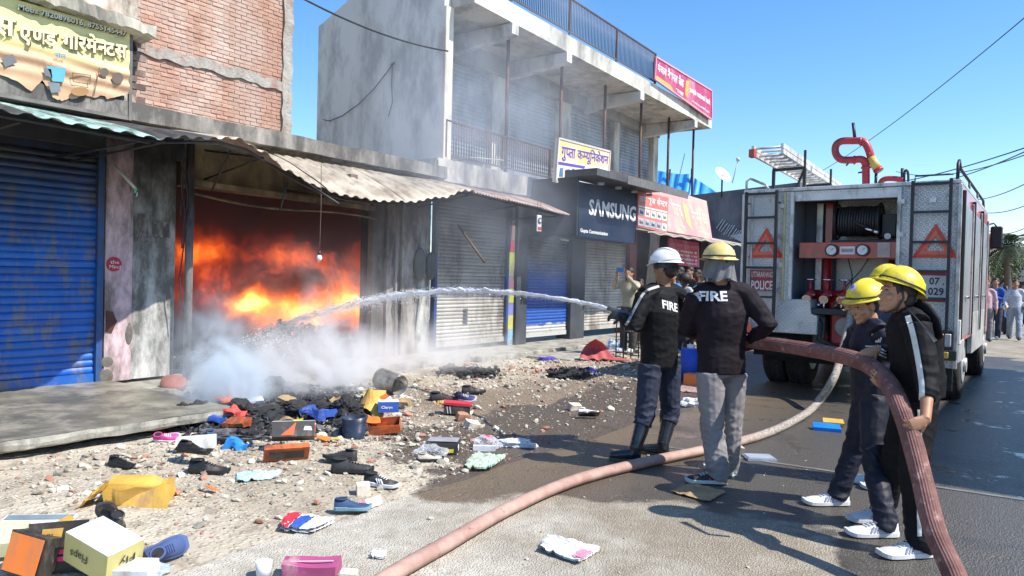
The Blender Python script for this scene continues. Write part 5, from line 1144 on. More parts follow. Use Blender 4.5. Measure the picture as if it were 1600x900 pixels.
def person(label, J, cat='person', skin=0, jacket=None, trousers=None, vox=.0048, group=None, jw=1., tw=1., lw=1., hands=(None,None), face=None, facedown=0, hair=True, amp=.006, shoes=None, sleeve=1., barearm=0., seed=1., jl=0., boots=False):
    """J: joints in world space; L is the person's left"""
    base = (J['aL']+J['aR'])/2; base.z = 0
    o = thing('person', label, cat, base, 0, group)
    hy = Vector(face).normalized(); hx = hy.cross(UP).normalized(); hz = hx.cross(hy).normalized()
    shv = (J['sR']-J['sL']).normalized(); hpv = (J['hR']-J['hL']).normalized(); c = J['head']
    s = J.get('s', 1.)
    b = MB(); head_parts(b, c, hx, hy, hz, s)
    b.tube([J['neck']-UP*.04, J['neck']+UP*.02, c-hz*.05*s-hy*.01], [.065*s,.056*s,.052*s], 14)
    etube(b, [J['pel']-UP*.06, J['pel']+UP*.05, J['waist'], J['chest'], J['neck']-UP*.04*s], [(.14*s,.09*s),(.145*s,.10*s),(.125*s,.09*s),(.15*s,.105*s),(.10*s,.06*s)], [hpv,hpv,(hpv+shv)/2,shv,shv])
    for k in 'LR':
        b.tube([J['neck']-UP*.05, J['s'+k]], [.05*s,.055*s], 12); b.tube([J['s'+k], J['e'+k], J['w'+k]], [.052*s,.040*s,.028*s], 12)
        b.tube([J['h'+k], J['k'+k], J['a'+k]], [.082*s,.056*s,.038*s], 12)
        f_ = J['f'+k]; b.tube([J['a'+k], J['a'+k]+f_*.03-UP*.04, J['a'+k]+f_*.10*s-UP*.062], [.034,.03,.018], 10)
    for k, hd in zip('LR', hands):
        if hd: hand(b, J['w'+k], hd[0], hd[1], hd[2], (1 if k == 'L' else -1)*(hd[3] if len(hd) > 3 else 1), s)
    body = build(remesh(b, vox, 1), 'body', M_skin[skin], o)
    if hair:
        hb = MB(); hb.ell(c+(-hy*.022+hz*.040)*s, (.082*s,.096*s,.090*s), Matrix((hx,hy,hz)).transposed(), 20, 14); hb.ell(c+(-hy*.055-hz*.02)*s, (.068*s,.05*s,.07*s), Matrix((hx,hy,hz)).transposed())
        hb.v = [v+(v-c).normalized()*.005*noise.noise(v*60) for v in hb.v]; build(hb, 'hair', M_hair, o)
    if vox < .01:
        for k in (-1,1):
            e_ = c+(hx*k*.030+hy*.0735+hz*.004)*s; build(MB().ell(e_, (.0125,.010,.007)), 'eye', M_eye, o); build(MB().ell(e_+hy*.005, (.005,.006,.005)), 'iris', M_iris, o)
            build(MB().tube([e_+hy*.010+hx*k2*.016+hz*(.012+.004*(1-abs(k2))) for k2 in (-1,-.4,.4,1)], .003, 6), 'eyebrow', M_hair, o)
    # jacket
    jb = MB(); q = jw*s
    etube(jb, [J['pel']+UP*(.0-jl), J['pel']+UP*.06, J['waist'], J['chest'], J['neck']-UP*.075*s, J['neck']-UP*.01], [(.172*q,.125*q),(.168*q,.13*q),(.165*q,.125*q),(.175*q,.135*q),(.13*q,.09*q),(.062*s,.062*s)], [hpv,hpv,(hpv+shv)/2,shv,shv,shv], 20)
    for k in 'LR':
        jb.tube([J['neck']-UP*.06*s, J['s'+k].lerp(J['neck'],.45)+UP*.0, J['s'+k]], [.06*q,.068*q,.072*q], 12)
        wr = J['e'+k].lerp(J['w'+k], (.93-barearm) if sleeve >= 1 else .05)
        jb.tube([J['s'+k], J['s'+k].lerp(J['e'+k],.5), J['e'+k], J['e'+k].lerp(wr,.6), wr], [.074*q,.066*q,.058*q,.052*q,.043*q], 14)
    jts = [(J['eL'],.16),(J['eR'],.16),(J['waist'],.15),(J['sL'],.1),(J['sR'],.1),(J['pel'],.1)]
    jk = build(remesh(jb, vox*1.35, 2, fold(seed, amp, jts)), 'jacket' if sleeve >= 1 else 'shirt', jacket, o)
    tb_ = MB(); q = tw*s
    etube(tb_, [J['pel']-UP*.07, J['pel']-UP*.0, J['pel']+UP*.09], [(.15*q,.115*q),(.158*q,.118*q),(.145*s,.105*s)], hpv, 18)
    for k in 'LR':
        an = J['a'+k]; f_ = J['f'+k]
        tb_.tube([J['h'+k]+UP*.02, J['h'+k].lerp(J['k'+k],.45), J['k'+k], J['k'+k].lerp(an,.5), an-UP*.01, an-UP*.055+f_*.012] if not boots else [J['h'+k]+UP*.02, J['h'+k].lerp(J['k'+k],.45), J['k'+k], J['k'+k].lerp(an,.3)], [.104*q,.096*q,.084*q,.078*q*lw,.076*q*lw,.078*q*lw][:4 if boots else 6], 14)
    jts = [(J['kL'],.2),(J['kR'],.2),(J['aL'],.2),(J['aR'],.2),(J['hL'],.16),(J['hR'],.16)]
    tr_ = build(remesh(tb_, vox*1.35, 2, fold(seed+9, amp*1.1, jts)), 'trousers', trousers, o)
    if shoes:
        for k in 'LR': shoe('shoe', J['g'+k]-J['f'+k]*.012, J['f'+k], shoes[0], shoes[1], o, s=1.13, accent=shoes[2] if len(shoes) > 2 else None)
    return o, body, jk, tr_, (hx, hy, hz)
def stand(px, py, fdir, ank=.095):
    g = G(px, py, .024); return g, g+Vector(fdir).normalized()*.055+UP*ank
def joints(**k): return {a: (v if isinstance(v, (float, int)) else v) for a, v in k.items()}
c_rel = (.25,.35,.3)

# --- fireman with the white helmet, holding the nozzle
fL = (-RT*.95+FWD*.15).normalized(); fR = (-RT*.75+FWD*.5).normalized()
gL, aL = stand(1003,721,fL); gR, aR = stand(1045,714,fR)
J = joints(pel=W(1030,562,6.34), waist=W(1029,530,6.32), chest=W(1030,486,6.3), neck=W(1037,446,6.3), head=W(1039,419,6.28), sL=W(1007,462,6.2), eL=W(992,512,6.1), wL=W(972,494,6.25),
  sR=W(1062,463,6.42), eR=W(1048,510,6.65), wR=W(990,497,6.55), hL=W(1016,574,6.26), kL=W(1008,648,6.2), aL=aL, hR=W(1045,574,6.42), kR=W(1047,646,6.45), aR=aR, gL=gL, gR=gR, fL=fL, fR=fR, s=1.)
o, body, jk, tr_, H = person('fireman in white helmet and black jacket aiming the water nozzle left', J, jacket=M_bl, trousers=M_jean, face=(-RT*.75+FWD*.65-UP*.05), hands=((-RT*.8+FWD*.45+UP*.1, FWD*.8-UP*.5, (.5,.7,.5)), (-RT*.8-UP*.1, -FWD, (.5,.7,.5))), seed=3, amp=.007, jl=.06, boots=True, jw=1.1)
hm, hf_ = helmet(o, J['head']+UP*.045, *H, mat('helmet_white',(.78,.78,.80),(.7,.7,.72),5,.35,coat=.3), tilt=-.05, brim=.022, band=plain('band_white',(.6,.6,.62)))
hx, hy, hz = hf_
for k in (-.5,0,.5): build(MB().tube([hm_ for hm_ in [J['head']+UP*.045+(-hy*math.cos(a*PI/10)*.137+hz*math.sin(a*PI/10)*.125)+hx*k*.075*math.sin(a*PI/10+.2) for a in range(1,10)]], .007, 6), 'rib', MATS['helmet_white'], hm)
build(MB().rings([[J['head']+H[0]*.088*math.cos(j*PI/10)+H[1]*.10*math.sin(j*PI/10)+H[2]*z for j in range(20)] for z in (.05,-.0)], cap=False), 'head_band', M_blk, o)
gm = mat('black_glove', (.012,.012,.013), (.02,.02,.02), 9, .6)
for k, hd in (('L', (-RT*.8+FWD*.45+UP*.1, FWD*.8-UP*.5)), ('R', (-RT*.8-UP*.1, -FWD))):
    g_ = MB(); hand(g_, J['w'+k]-hd[0].normalized()*.01, hd[0], hd[1], (.5,.7,.5), 1 if k == 'L' else -1, 1.16, .0105); build(remesh(g_, .006, 1), 'glove', gm, o)
for k in 'LR':
    kn = J['k'+k]; an = J['a'+k]; f_ = J['f'+k]; b = MB(); b.tube([kn.lerp(an,.12), kn.lerp(an,.5), an+UP*.02, an-UP*.03], [.070,.062,.052,.05], 16); b.tube([an-UP*.035-f_*.045, an+f_*.05-UP*.04, an+f_*.15-UP*.055, an+f_*.21-UP*.055], [.045,.047,.042,.028], 14)
    bo = build(remesh(b, .008, 2), 'gumboot', M_boot, o); build(MB().rings([[J['g'+k]+f_*(.285*u-.01)+f_.cross(UP)*w_*x_+UP*z for x_, z in ((1,0),(1,.022),(-1,.022),(-1,0))] for u, w_ in ((0,.03),(.08,.042),(.4,.038),(.75,.05),(.93,.04),(1,.02))], sm=False), 'boot_sole', plain('boot_sole',(.10,.11,.06)), bo)
pxrib(jk, [(1030,447),(1008,456),(994,478),(981,503),(977,508)], 4, 6.2, 'sleeve_stripe', mat('stripe_grey',(.4,.4,.39),None,9,.6))
mb = MB(); e_ = (W(1068,489,6.3)-W(1039,482,6.3)); letter(mb, 'FIRE', W(1039,482,6.1), e_, UP, w=.165, h=.072, bold=.03); decal(jk, mb.v, mb.f, FWD*.9-RT*.15, 'back_lettering', plain('print_white2',(.75,.75,.78)))
# nozzle
nz = thing('hose_nozzle', 'black and steel hose nozzle in the gloved hands spraying the fire', 'nozzle', W(970,490,6.3)); nd = (W(952,481,6.36)-W(985,492,6.3)).normalized(); n0 = W(966,487,6.33)
build(MB().tube([n0-nd*.32, n0-nd*.2, n0-nd*.1, n0+nd*.06, n0+nd*.1], [.04,.035,.028,.018,.02], 14), 'barrel', mat('nozzle_metal',(.2,.2,.2),None,9,.35,metal=.8), nz); build(MB().cyl(n0-nd*.3, n0-nd*.24, .05), 'coupling', M_brass, nz)

# --- fireman with cream helmet, back to us
fL = (-RT*.97+FWD*.1).normalized(); fR = (-RT*.45+FWD*.8).normalized()
gL, aL = stand(1133,756,fL); gR, aR = stand(1146,744,fR)
J = joints(pel=W(1127,572,5.64), waist=W(1126,538,5.64), chest=W(1128,490,5.62), neck=W(1125,443,5.6), head=W(1123,413,5.58), sL=W(1090,463,5.6), eL=W(1071,514,5.70), wL=W(1096,522,5.92),
  sR=W(1166,461,5.62), eR=W(1201,508,5.5), wR=W(1172,533,5.68), hL=W(1110,586,5.6), kL=W(1113,668,5.58), aL=aL, hR=W(1145,586,5.68), kR=W(1141,664,5.72), aR=aR, gL=gL, gR=gR, fL=fL, fR=fR, s=1.04)
o, body, jk, tr_, H = person('fireman in cream FIRE helmet, dark jacket and grey trousers, back to camera', J, jacket=M_plum, trousers=M_gtr, face=(-RT*.25+FWD), hands=((-RT+FWD*.3, FWD, (.6,.8,.6)), (-RT*.55+FWD*.7-UP*.15, -UP*.6+FWD*.2, (.6,.8,.6))), seed=7, amp=.0075, jl=.05, tw=1.02, lw=1.05, jw=1.12, shoes=(mat('shoe_black_mesh',(.03,.03,.035),None,12,.8), plain('sole_pale_teal',(.55,.62,.6))))
for k in 'LR': g_, f_ = J['g'+k], J['f'+k]; build(MB().ell(g_+f_*.03+UP*.045, (.047,.042,.034), frame(f_,f_.cross(UP),UP,(0,0,0)).to_3x3()).ell(g_+f_*.12+UP*.04, (.03,.047,.02), frame(f_,f_.cross(UP),UP,(0,0,0)).to_3x3()), 'red_heel', plain('shoe_red',(.6,.03,.04)), o)
hm, hf_ = helmet(o, J['head']+UP*.045, *H, mat('helmet_cream',(.76,.62,.24),(.68,.52,.18),4,.5,dirt=(.4,.3,.15),dsc=9,damt=.3), tilt=.0, brim=.02)
mb = MB(); letter(mb, 'FIRE', W(1107,414,5.3), W(1140,413,5.3)-W(1107,414,5.3), UP, w=.145, h=.048, bold=.03); decal(hm, mb.v, mb.f, FWD, 'helmet_lettering', plain('print_red',(.55,.06,.03)), .003)
# grey neck cloth hanging from the helmet
mb = MB(); hc = J['head']; 
def nc(u, v):
    a = R(-205+230*u)+PI*0; a = R(150)+R(240)*u; r_ = .100+.016*v**1.3+.012*math.sin(u*34+v*3)*(.3+v); z = .03-.165*v+.03*v*v*abs(math.sin(u*9))
    return hc+H[0]*math.cos(a)*r_+H[1]*(math.sin(a)*r_*1.15-.005)+UP*z
mb.grid(nc, 60, 14); build(mb, 'neck_cloth', mat('silver_grey_cloth',(.15,.15,.155),(.09,.09,.10),9,.6,bump=.4,bs=40), o)
mb = MB(); letter(mb, 'FIRE', W(1109,472,5.3), W(1150,472,5.3)-W(1109,472,5.3), UP, w=.205, h=.075, bold=.03); decal(jk, mb.v, mb.f, FWD*.98-RT*.1, 'back_lettering', plain('print_white2',(.75,.75,.78)))
pxrib(jk, [(1168,441),(1182,450),(1194,465)], 3, 5.5, 'shoulder_piping', M_stripe); pxrib(jk, [(1092,443),(1078,452),(1067,466)], 3, 5.5, 'shoulder_piping', M_stripe)

# --- woman in black tracksuit (right, nearest)
fL = (-RT*.97-FWD*.1).normalized(); fR = fL
gL, aL = stand(1450,869,fL); gR, aR = stand(1392,814,fR)
whs = (mat('shoe_white',(.72,.73,.75),(.55,.58,.62),12,.6,bump=.3), plain('sole_white',(.7,.7,.72)), plain('shoe_stripe_grey',(.42,.45,.5)))
J = joints(pel=W(1434,603,4.34), waist=W(1432,568,4.32), chest=W(1428,525,4.3), neck=W(1412,486,4.28), head=W(1402,460,4.26), sL=W(1432,508,4.13), eL=W(1450,595,4.02), wL=W(1446,656,3.88),
  sR=W(1416,508,4.46), eR=W(1410,592,4.42), wR=W(1389,604,4.30), hL=W(1440,618,4.24), kL=W(1428,735,4.15), aL=aL, hR=W(1426,618,4.40), kR=W(1398,715,4.55), aR=aR, gL=gL, gR=gR, fL=fL, fR=fR, s=.96)
o, body, jk, tr_, H = person('woman in black tracksuit with white stripe and yellow helmet, nearest, gripping the hose', J, skin=1, jacket=M_bl, trousers=M_bl, face=(-RT+FWD*.05+UP*.12), hands=((-RT*.85-UP*.40, FWD, (.5,.7,.5)), (-RT*.75+UP*.45, FWD*.8+UP*.3+RT*.2, (.45,.6,.5))), seed=12, amp=.0065, jl=.05, barearm=.45, shoes=whs, jw=1.15, tw=1.0)
M_yh = mat('helmet_yellow',(.74,.60,.02),(.68,.54,.02),4,.45,coat=.12,dirt=(.45,.34,.1),dsc=12,damt=.4)
hm, hf_ = helmet(o, J['head']+UP*.045+RT*.022, *H, M_yh, s=.92, tilt=.26, brim=.018, band=M_blk)
build(MB().tube([J['head']-H[0]*.078+H[2]*.05+H[1]*.02, J['head']-H[0]*.08-H[2]*.02, J['head']-H[0]*.055-H[2]*.09+H[1]*.02, J['head']-H[2]*.115+H[1]*.05], .007, 6), 'chin_strap', M_blk, o)
mb = MB(); q0 = W(1404,474,4.12); mb.grid(lambda u, v: W(1407+54*u+(9-14*u)*v+4, 472+60*u-3*v+13*v*(1-.6*u), 4.07-.17*min(1,u*1.6)+.02*math.sin(v*3)), 20, 6); k = len(mb.v); mb.v += [p+FWD*.006 for p in mb.v]; mb.f += [[i+k for i in f[::-1]] for f in mb.f]; mb.m *= 2; mb.s *= 2
build(mb, 'neck_flap', mat('pale_flap',(.42,.43,.44),(.3,.31,.32),9,.5), o)
mb = MB(); etube(mb, [W(1430,474,4.24),W(1444,486,4.2),W(1458,505,4.16),W(1466,528,4.12)], [(.02,.045),(.028,.06),(.028,.065),(.012,.04)], RT); mb.v = [v+(v-W(1450,490,4.2)).normalized()*.012*noise.noise(v*14) for v in mb.v]; build(mb, 'neck_flap', M_bl, o)
pxrib(jk, [(1418,493),(1426,520),(1434,560),(1440,600),(1440,625),(1438,650)], 9, 4.1, 'sleeve_stripe', M_stripe); pxrib(tr_, [(1437,640),(1437,700),(1436,780),(1437,838)], 7, 4.2, 'leg_stripe', M_stripe)
JM2 = J
# --- woman in navy tracksuit, middle
fL = (-RT*.99).normalized(); gL, aL = stand(1398,838,fL); gR, aR = stand(1322,789,fL)
J = joints(pel=W(1360,612,4.88), waist=W(1360,582,4.88), chest=W(1360,538,4.86), neck=W(1358,500,4.84), head=W(1349,477,4.82), sL=W(1374,520,4.70), eL=W(1400,556,4.62), wL=W(1369,547,4.53),
  sR=W(1340,520,5.02), eR=W(1322,560,5.12), wR=W(1304,556,5.05), hL=W(1366,625,4.78), kL=W(1364,722,4.66), aL=aL, hR=W(1354,625,4.98), kR=W(1334,705,5.05), aR=aR, gL=gL, gR=gR, fL=fL, fR=fL, s=.94)
o, body, jk, tr_, H = person('woman in navy tracksuit and yellow helmet looking down, middle of the hose line', J, skin=1, jacket=M_navy, trousers=M_navy, face=(-RT*.92-FWD*.3-UP*.38), hands=((-RT*.9-UP*.40, -UP*.6+FWD*.8, (.4,.55,.45)), (-RT*.9-UP*.05, UP*.9-FWD*.3, (.4,.55,.45))), seed=21, amp=.0065, jl=.06, shoes=whs, tw=.92)
hm, hf_ = helmet(o, J['head']+UP*.05+RT*.02, *H, M_yh, s=.98, tilt=.18, brim=.02)
bc = J['head']+H[1]*.14+UP*.115+RT*.0; mb = MB(); dr = ((Vector((0,0,CZ))-W(1330,447,4.7))).normalized()
mb2 = MB(); p_ = W(1331,447,4.5); a_ = rt*.028; b_ = up*.030; mb2.add([p_+a_*math.cos(k*PI/8)+b_*math.sin(k*PI/8) for k in range(16)], [list(range(16))]); decal(hm, mb2.v, mb2.f, ray(1331,447), 'badge', plain('badge_lilac',(.45,.42,.6)), .003)
mb2 = MB(); a_ = rt*.012; b_ = up*.014; mb2.add([p_+a_*math.cos(k*PI/8)+b_*math.sin(k*PI/8) for k in range(16)], [list(range(16))]); decal(hm, mb2.v, mb2.f, ray(1331,447), 'badge', plain('badge_blue',(.12,.12,.4)), .005)
for i in range(3): pxrib(jk, [(1352+i*1.5,541+i*5),(1368,542+i*5),(1385,549+i*5)], 2.2, 4.7, 'cuff_stripe', M_stripe)
for i in range(3): pxrib(jk, [(1368+i*3.2,535),(1370+i*3.6,532-i*2.5)], 2.4, 4.7, 'chest_bar', M_stripe)
mb = MB(); letter(mb, 'adidas', W(1363,543,4.5), rt, up, w=.05, h=.018, bold=.03); decal(jk, mb.v, mb.f, ray(1370,538), 'chest_lettering', M_stripe, .004)
# --- third, hidden behind
fL = (-RT*.9+FWD*.2).normalized(); gL, aL = stand(1412,768,fL); gR, aR = stand(1392,758,fL)
J = joints(pel=W(1402,600,5.55), waist=W(1402,570,5.55), chest=W(1402,520,5.55), neck=W(1398,475,5.5), head=W(1388,448,5.5), sL=W(1410,495,5.4), eL=W(1385,530,5.2), wL=W(1352,500,5.3),
  sR=W(1388,493,5.68), eR=W(1352,505,5.65), wR=W(1333,480,5.5), hL=W(1408,608,5.5), kL=W(1410,685,5.5), aL=aL, hR=W(1395,608,5.62), kR=W(1396,680,5.65), aR=aR, gL=gL, gR=gR, fL=fL, fR=fL, s=.96)
o, body, jk, tr_, H = person('third helper in yellow helmet mostly hidden behind the two women, one hand raised', J, skin=1, jacket=mat('slate_blue_jacket',(.06,.09,.15),(.04,.06,.11),5,.7), trousers=M_navy, face=(-RT*.95+UP*.05), hands=(None, (-RT*.8+UP*.5, -FWD*.6-UP*.3, (.15,.2,.15))), vox=.009, seed=31, jl=.05, shoes=whs)
helmet(o, J['head']+UP*.045, *H, M_yh, s=.95, tilt=.15, brim=.02, band=M_yh)

# --- crowd
def onlooker(px, dep, label, face, shirt, trou, h=1.68, group=None, pose='down', skin=2, ztop=None, vox=.02, x=None):
    g = W(px, 450, dep); g.z = .03 if dep > 20 else .12; f = Vector(face).normalized(); r_ = f.cross(UP).normalized(); k = h/1.72
    P = lambda a, b, z: g+(r_*a+f*b+UP*z)*k
    q = random.uniform(-.03,.03)
    J = dict(pel=P(0,0,.93), waist=P(0,0,1.06), chest=P(0,0,1.26), neck=P(0,0,1.44), head=P(0,.02,1.60), sL=P(-.17,0,1.38), sR=P(.17,0,1.38), hL=P(-.09,0,.88), hR=P(.09,0,.88), kL=P(-.10,.03+q,.48), kR=P(.10,.0-q,.48), aL=P(-.10,.06+q*3,.09), aR=P(.11,-.04-q*3,.09), gL=P(-.10,.0+q*3,0), gR=P(.11,-.1-q*3,0), fL=f, fR=f, s=k)
    if pose == 'down': J.update(eL=P(-.24,-.02,1.10), wL=P(-.24,.08,.86), eR=P(.24,-.02,1.10), wR=P(.24,.06,.86)); hd = ((-UP,r_,(.3,.4,.3)),(-UP,-r_,(.3,.4,.3)))
    elif pose == 'cross': J.update(eL=P(-.24,.05,1.12), wL=P(.08,.20,1.16), eR=P(.24,.05,1.12), wR=P(-.08,.17,1.12)); hd = (None,None)
    elif pose == 'phone': J.update(eL=P(-.26,.16,1.32), wL=P(-.10,.34,1.56), eR=P(.28,.14,1.30), wR=P(.10,.34,1.56)); hd = ((UP,f,(.5,.6,.5)),(UP,f,(.5,.6,.5)))
    elif pose == 'hold': J.update(eL=P(-.24,.02,1.12), wL=P(-.06,.26,1.10), eR=P(.24,.02,1.12), wR=P(.06,.26,1.10)); hd = ((f,-UP,(.4,.5,.4)),(f,-UP,(.4,.5,.4)))
    elif pose == 'walk': J.update(eL=P(-.24,-.08,1.12), wL=P(-.22,.1,.92), eR=P(.24,.02,1.12), wR=P(.22,.2,.95), kL=P(-.10,.18,.50), aL=P(-.10,.30,.12), gL=P(-.1,.25,.02), kR=P(.10,-.05,.48), aR=P(.10,-.25,.12), gR=P(.1,-.3,.02)); hd = ((-UP,r_,(.3,.4,.3)),(-UP,-r_,(.3,.4,.3)))
    o, b_, jk, t_, H = person(label, J, skin=skin, jacket=shirt, trousers=trou, face=f-UP*.05, hands=hd, vox=vox, amp=.006, group=group, seed=px*.1, jl=.04, jw=.93)
    for s_ in 'LR': build(MB().ell(J['g'+s_]+f*.11+UP*.05, (.05,.14,.05), frame(r_,f,UP,(0,0,0)).to_3x3()), 'shoe', M_blk if px % 2 else whs[0], o)
    return o, J, f, r_
cl = lambda n_, c: mat('cloth_'+n_, c, None, 6, .85)
TO = (RT*.0-FWD)
g1 = 'onlookers in front of the shops between the two firemen'; g2 = 'people standing in the sunny street right of the truck'
o, J, f, r_ = onlooker(984, 14.2, 'man in cream and black shirt filming with a phone behind the red cloth', (-RT*.6-FWD*.8), cl('cream_black', (.45,.42,.30)), cl('charcoal', (.05,.05,.055)), 1.66, g1, 'phone', 1)
ph = thing('mobile_phone', 'blue mobile phone held up by the man in the cream shirt', 'phone', J['wL'].lerp(J['wR'],.5)+f*.08+UP*.08); build(MB().obox(J['wL'].lerp(J['wR'],.5)+f*.07+UP*.1, (.16,.012,.08), frame(r_,f,UP,(0,0,0))), 'case', plain('phone_blue',(.05,.25,.6)), ph)
onlooker(1001, 15.2, 'shorter onlooker in orange clothes beside the man filming', (-RT*.3-FWD), cl('orange', (.55,.16,.05)), cl('brown', (.12,.08,.06)), 1.45, g1, 'down')
for px, dep, lab, c, h, ps, sk in ((1052,15.5,'onlooker in blue shirt just right of the white helmet',(.05,.25,.6),1.62,'down',1),(1063,16.5,'tall onlooker in grey shirt at the back of the crowd',(.3,.3,.32),1.74,'cross',2),(1070,14.2,'onlooker in white shirt with bushy hair, front of the crowd',(.55,.55,.58),1.55,'down',2),(1078,17,'onlooker in maroon shirt below the red notice board',(.28,.05,.06),1.76,'down',1),(1090,15.8,'onlooker in dark green shirt left of the cream helmet',(.04,.08,.05),1.68,'cross',2),(1043,17.5,'onlooker in black shirt in the shade of the dark shop',(.02,.02,.025),1.66,'down',2),(1097,18,'onlooker in pale pink shirt at the right end of the crowd',(.5,.3,.32),1.66,'down',1)):
    o, J, f, r_ = onlooker(px, dep, lab, (-RT*.7-FWD*.6), cl('c%d' % px, c), cl('dark_jeans' if px % 2 else 'charcoal', (.03,.04,.07) if px % 2 else (.05,.05,.055)), h, g1, ps, sk)
    if px == 1070: 
        hb = MB(); hb.ell(J['head']+UP*.03-f*.02, (.125,.125,.12)); hb.v = [v+(v-J['head']).normalized()*.02*noise.noise(v*30) for v in hb.v]; build(hb, 'hair', M_hair, o)
onlooker(1556, 22, 'man in bright blue sweatshirt with folded arms beside the truck', (-RT*.6-FWD*.6), cl('bright_blue', (.03,.12,.50)), cl('dark_jeans', (.03,.04,.07)), 1.83, g2, 'cross', 1, vox=.016)
onlooker(1587, 21.5, 'man in pale striped shirt and light jeans looking at his hands', (-RT*.5-FWD*.8), mat('striped_shirt', (.62,.64,.68), (.30,.34,.42), 30, .8), cl('light_jeans', (.30,.36,.44)), 1.80, g2, 'walk', 1, vox=.016)
onlooker(1541, 19.5, 'man in pale pink shirt half hidden by the truck side', (-RT*.3-FWD*.6), cl('pink', (.62,.42,.45)), cl('grey', (.2,.2,.22)), 1.68, g2, 'down', 1, vox=.016)
onlooker(1571, 26, 'boy in brown top standing between the blue and striped men', (-FWD), cl('brown', (.12,.08,.06)), cl('dark_jeans', (.03,.04,.07)), 1.62, g2, 'down', 2, vox=.02)
onlooker(1602, 24, 'man in white shirt at the right picture edge', (-RT-FWD*.3), cl('white', (.6,.6,.6)), cl('charcoal', (.05,.05,.055)), 1.7, g2, 'down', 1, vox=.02)
# motorcycle behind them
mo = W(1571, 450, 25); mo.z = 0; mc = thing('motorcycle', 'dark motorcycle parked between the people in the sunny street', 'motorcycle', mo)
for d_ in (-.62,.62): 
    wc = mo+FWD*d_*.8+RT*d_*.5+UP*.3; build(MB().tube([wc+(FWD*.85+RT*.53)*.28*math.cos(a*PI/12)+UP*.28*math.sin(a*PI/12) for a in range(24)], .045, 6, closed=True), 'wheel', M_rub, mc)
ax_ = (FWD*.85+RT*.53).normalized(); build(MB().ell(mo+UP*.78-ax_*.1, (.13,.26,.12), frame(ax_.cross(UP),ax_,UP,(0,0,0)).to_3x3()), 'tank', plain('bike_red',(.3,.03,.03),.3), mc); build(MB().bar(mo+UP*.8+ax_*.1, mo+UP*.85+ax_*.75, .2, .08), 'seat', M_blk, mc)
build(MB().obox(mo+UP*.45, (.25,.4,.35), frame(ax_.cross(UP),ax_,UP,(0,0,0))), 'engine', M_blk, mc, bevel=.03); build(MB().bar(mo+UP*1.05-ax_*.45-ax_.cross(UP)*.35, mo+UP*1.05-ax_*.45+ax_.cross(UP)*.35, .03,.03).bar(mo+UP*1.05-ax_*.45, mo+UP*.3-ax_*.78,.05,.05), 'handlebar', M_chr, mc); build(MB().ell(mo+UP*.92-ax_*.55, (.09,.09,.09)), 'headlight', M_wp, mc)

# ================================================================ hoses
m, t = raw('canvas_hose'); p = t.pos(); 
m, t = raw('canvas_hose_dark'); p = t.pos(); n = t.noise(p, 6, 7, .7); c = t.mix(t.map(n, .38, .62), (.25,.115,.095), (.13,.05,.043)); c = t.mix(t.map(t.noise(p, 22, 7, .75), .56, .68, 0, .85), c, (.48,.30,.25)); c = t.mix(t.map(t.noise(p, 13, 6, .7, .5), .60, .70, 0, .9), c, (.07,.02,.022))
t.link(c, t.b.inputs['Base Color']); t.b.inputs['Roughness'].default_value = .75; t.link(t.bump(t.noise(p, 160, 3), .8, .003), t.b.inputs['Normal']); M_hoseD = m
m, t = raw('canvas_hose'); p = t.pos(); n = t.noise(p, 5, 5, .65); c = t.mix(t.map(n, .38, .62), (.46,.31,.255), (.34,.20,.165)); c = t.mix(t.map(t.noise(p, 16, 5, .7), .6, .72, 0, .85), c, (.17,.05,.05)); c = t.mix(t.map(t.math('ADD', t.sep(p)[1], t.map(n, 0, 1, -.6, .6)), 6.0, 7.4), c, t.mix(t.map(t.noise(p, 45, 5, .7), .45, .6), (.40,.36,.31), (.15,.11,.10)))
t.link(c, t.b.inputs['Base Color']); t.b.inputs['Roughness'].default_value = .7; t.link(t.bump(t.noise(t.scale(p,(1,1,1)), 220, 2), .5, .002), t.b.inputs['Normal']); M_hose = m
M_hose2 = mat('grey_wet_hose', (.30,.27,.24), (.19,.16,.14), 9, .7, bump=.4, bs=120, dirt=(.09,.07,.06), dsc=16, damt=.7)
def hose(pts, r, mt, label, ribs=True, k=12):
    P = smooth(pts, k); mb = MB(); n = 18; Q = []
    prev = None; rs = []
    for i, p_ in enumerate(P):
        a = P[max(0,i-1)]; b = P[min(len(P)-1,i+1)]; t_ = (b-a).normalized()
        x = (t_.cross(UP) if prev is None else prev-t_*prev.dot(t_)).normalized(); prev = x; y = t_.cross(x)
        rs.append([p_+(x*math.cos(2*PI*j/48)+y*math.sin(2*PI*j/48))*(r*(1+.045*noise.noise(p_*5))*(1 if p_.z > .12 or j in () else 1-.10*abs(math.sin(2*PI*j/48)))+(.0011*math.cos(j*PI) if ribs else 0)) for j in range(48)])
    mb.rings(rs, sm=mt is not M_hoseD); return build(mb, 'fire_hose', mt, None, label, 'hose', origin=P[0])
hose([W(975,490,6.32),W(1010,497,6.45),W(1060,505,6.5),W(1110,520,6.15),W(1170,533,5.72),W(1230,541,5.35),W(1290,551,4.98),W(1340,563,4.60),W(1372,581,4.38),W(1393,606,4.18),W(1409,642,4.0),W(1424,685,3.9),W(1441,750,3.76),W(1461,830,3.58),W(1494,905,3.4),W(1545,1040,3.1)], .051, M_hoseD, 'thick faded red canvas hose carried at waist height by the helpers')
g2_ = [G(540,948,.07),G(612,898,.07),G(700,848,.07),G(800,792,.07),G(900,750,.07),G(1000,724,.068),G(1100,703,.065),G(1190,680,.06),G(1245,655,.06),(G(1275,632,.10))]
hose(g2_+[PY(1303,590,9.3),PY(1318,540,9.9),PY(1330,490,10.3),PY(1338,462,10.42)], .045, M_hose, 'faded pink canvas hose lying across the road and rising to the truck pump')
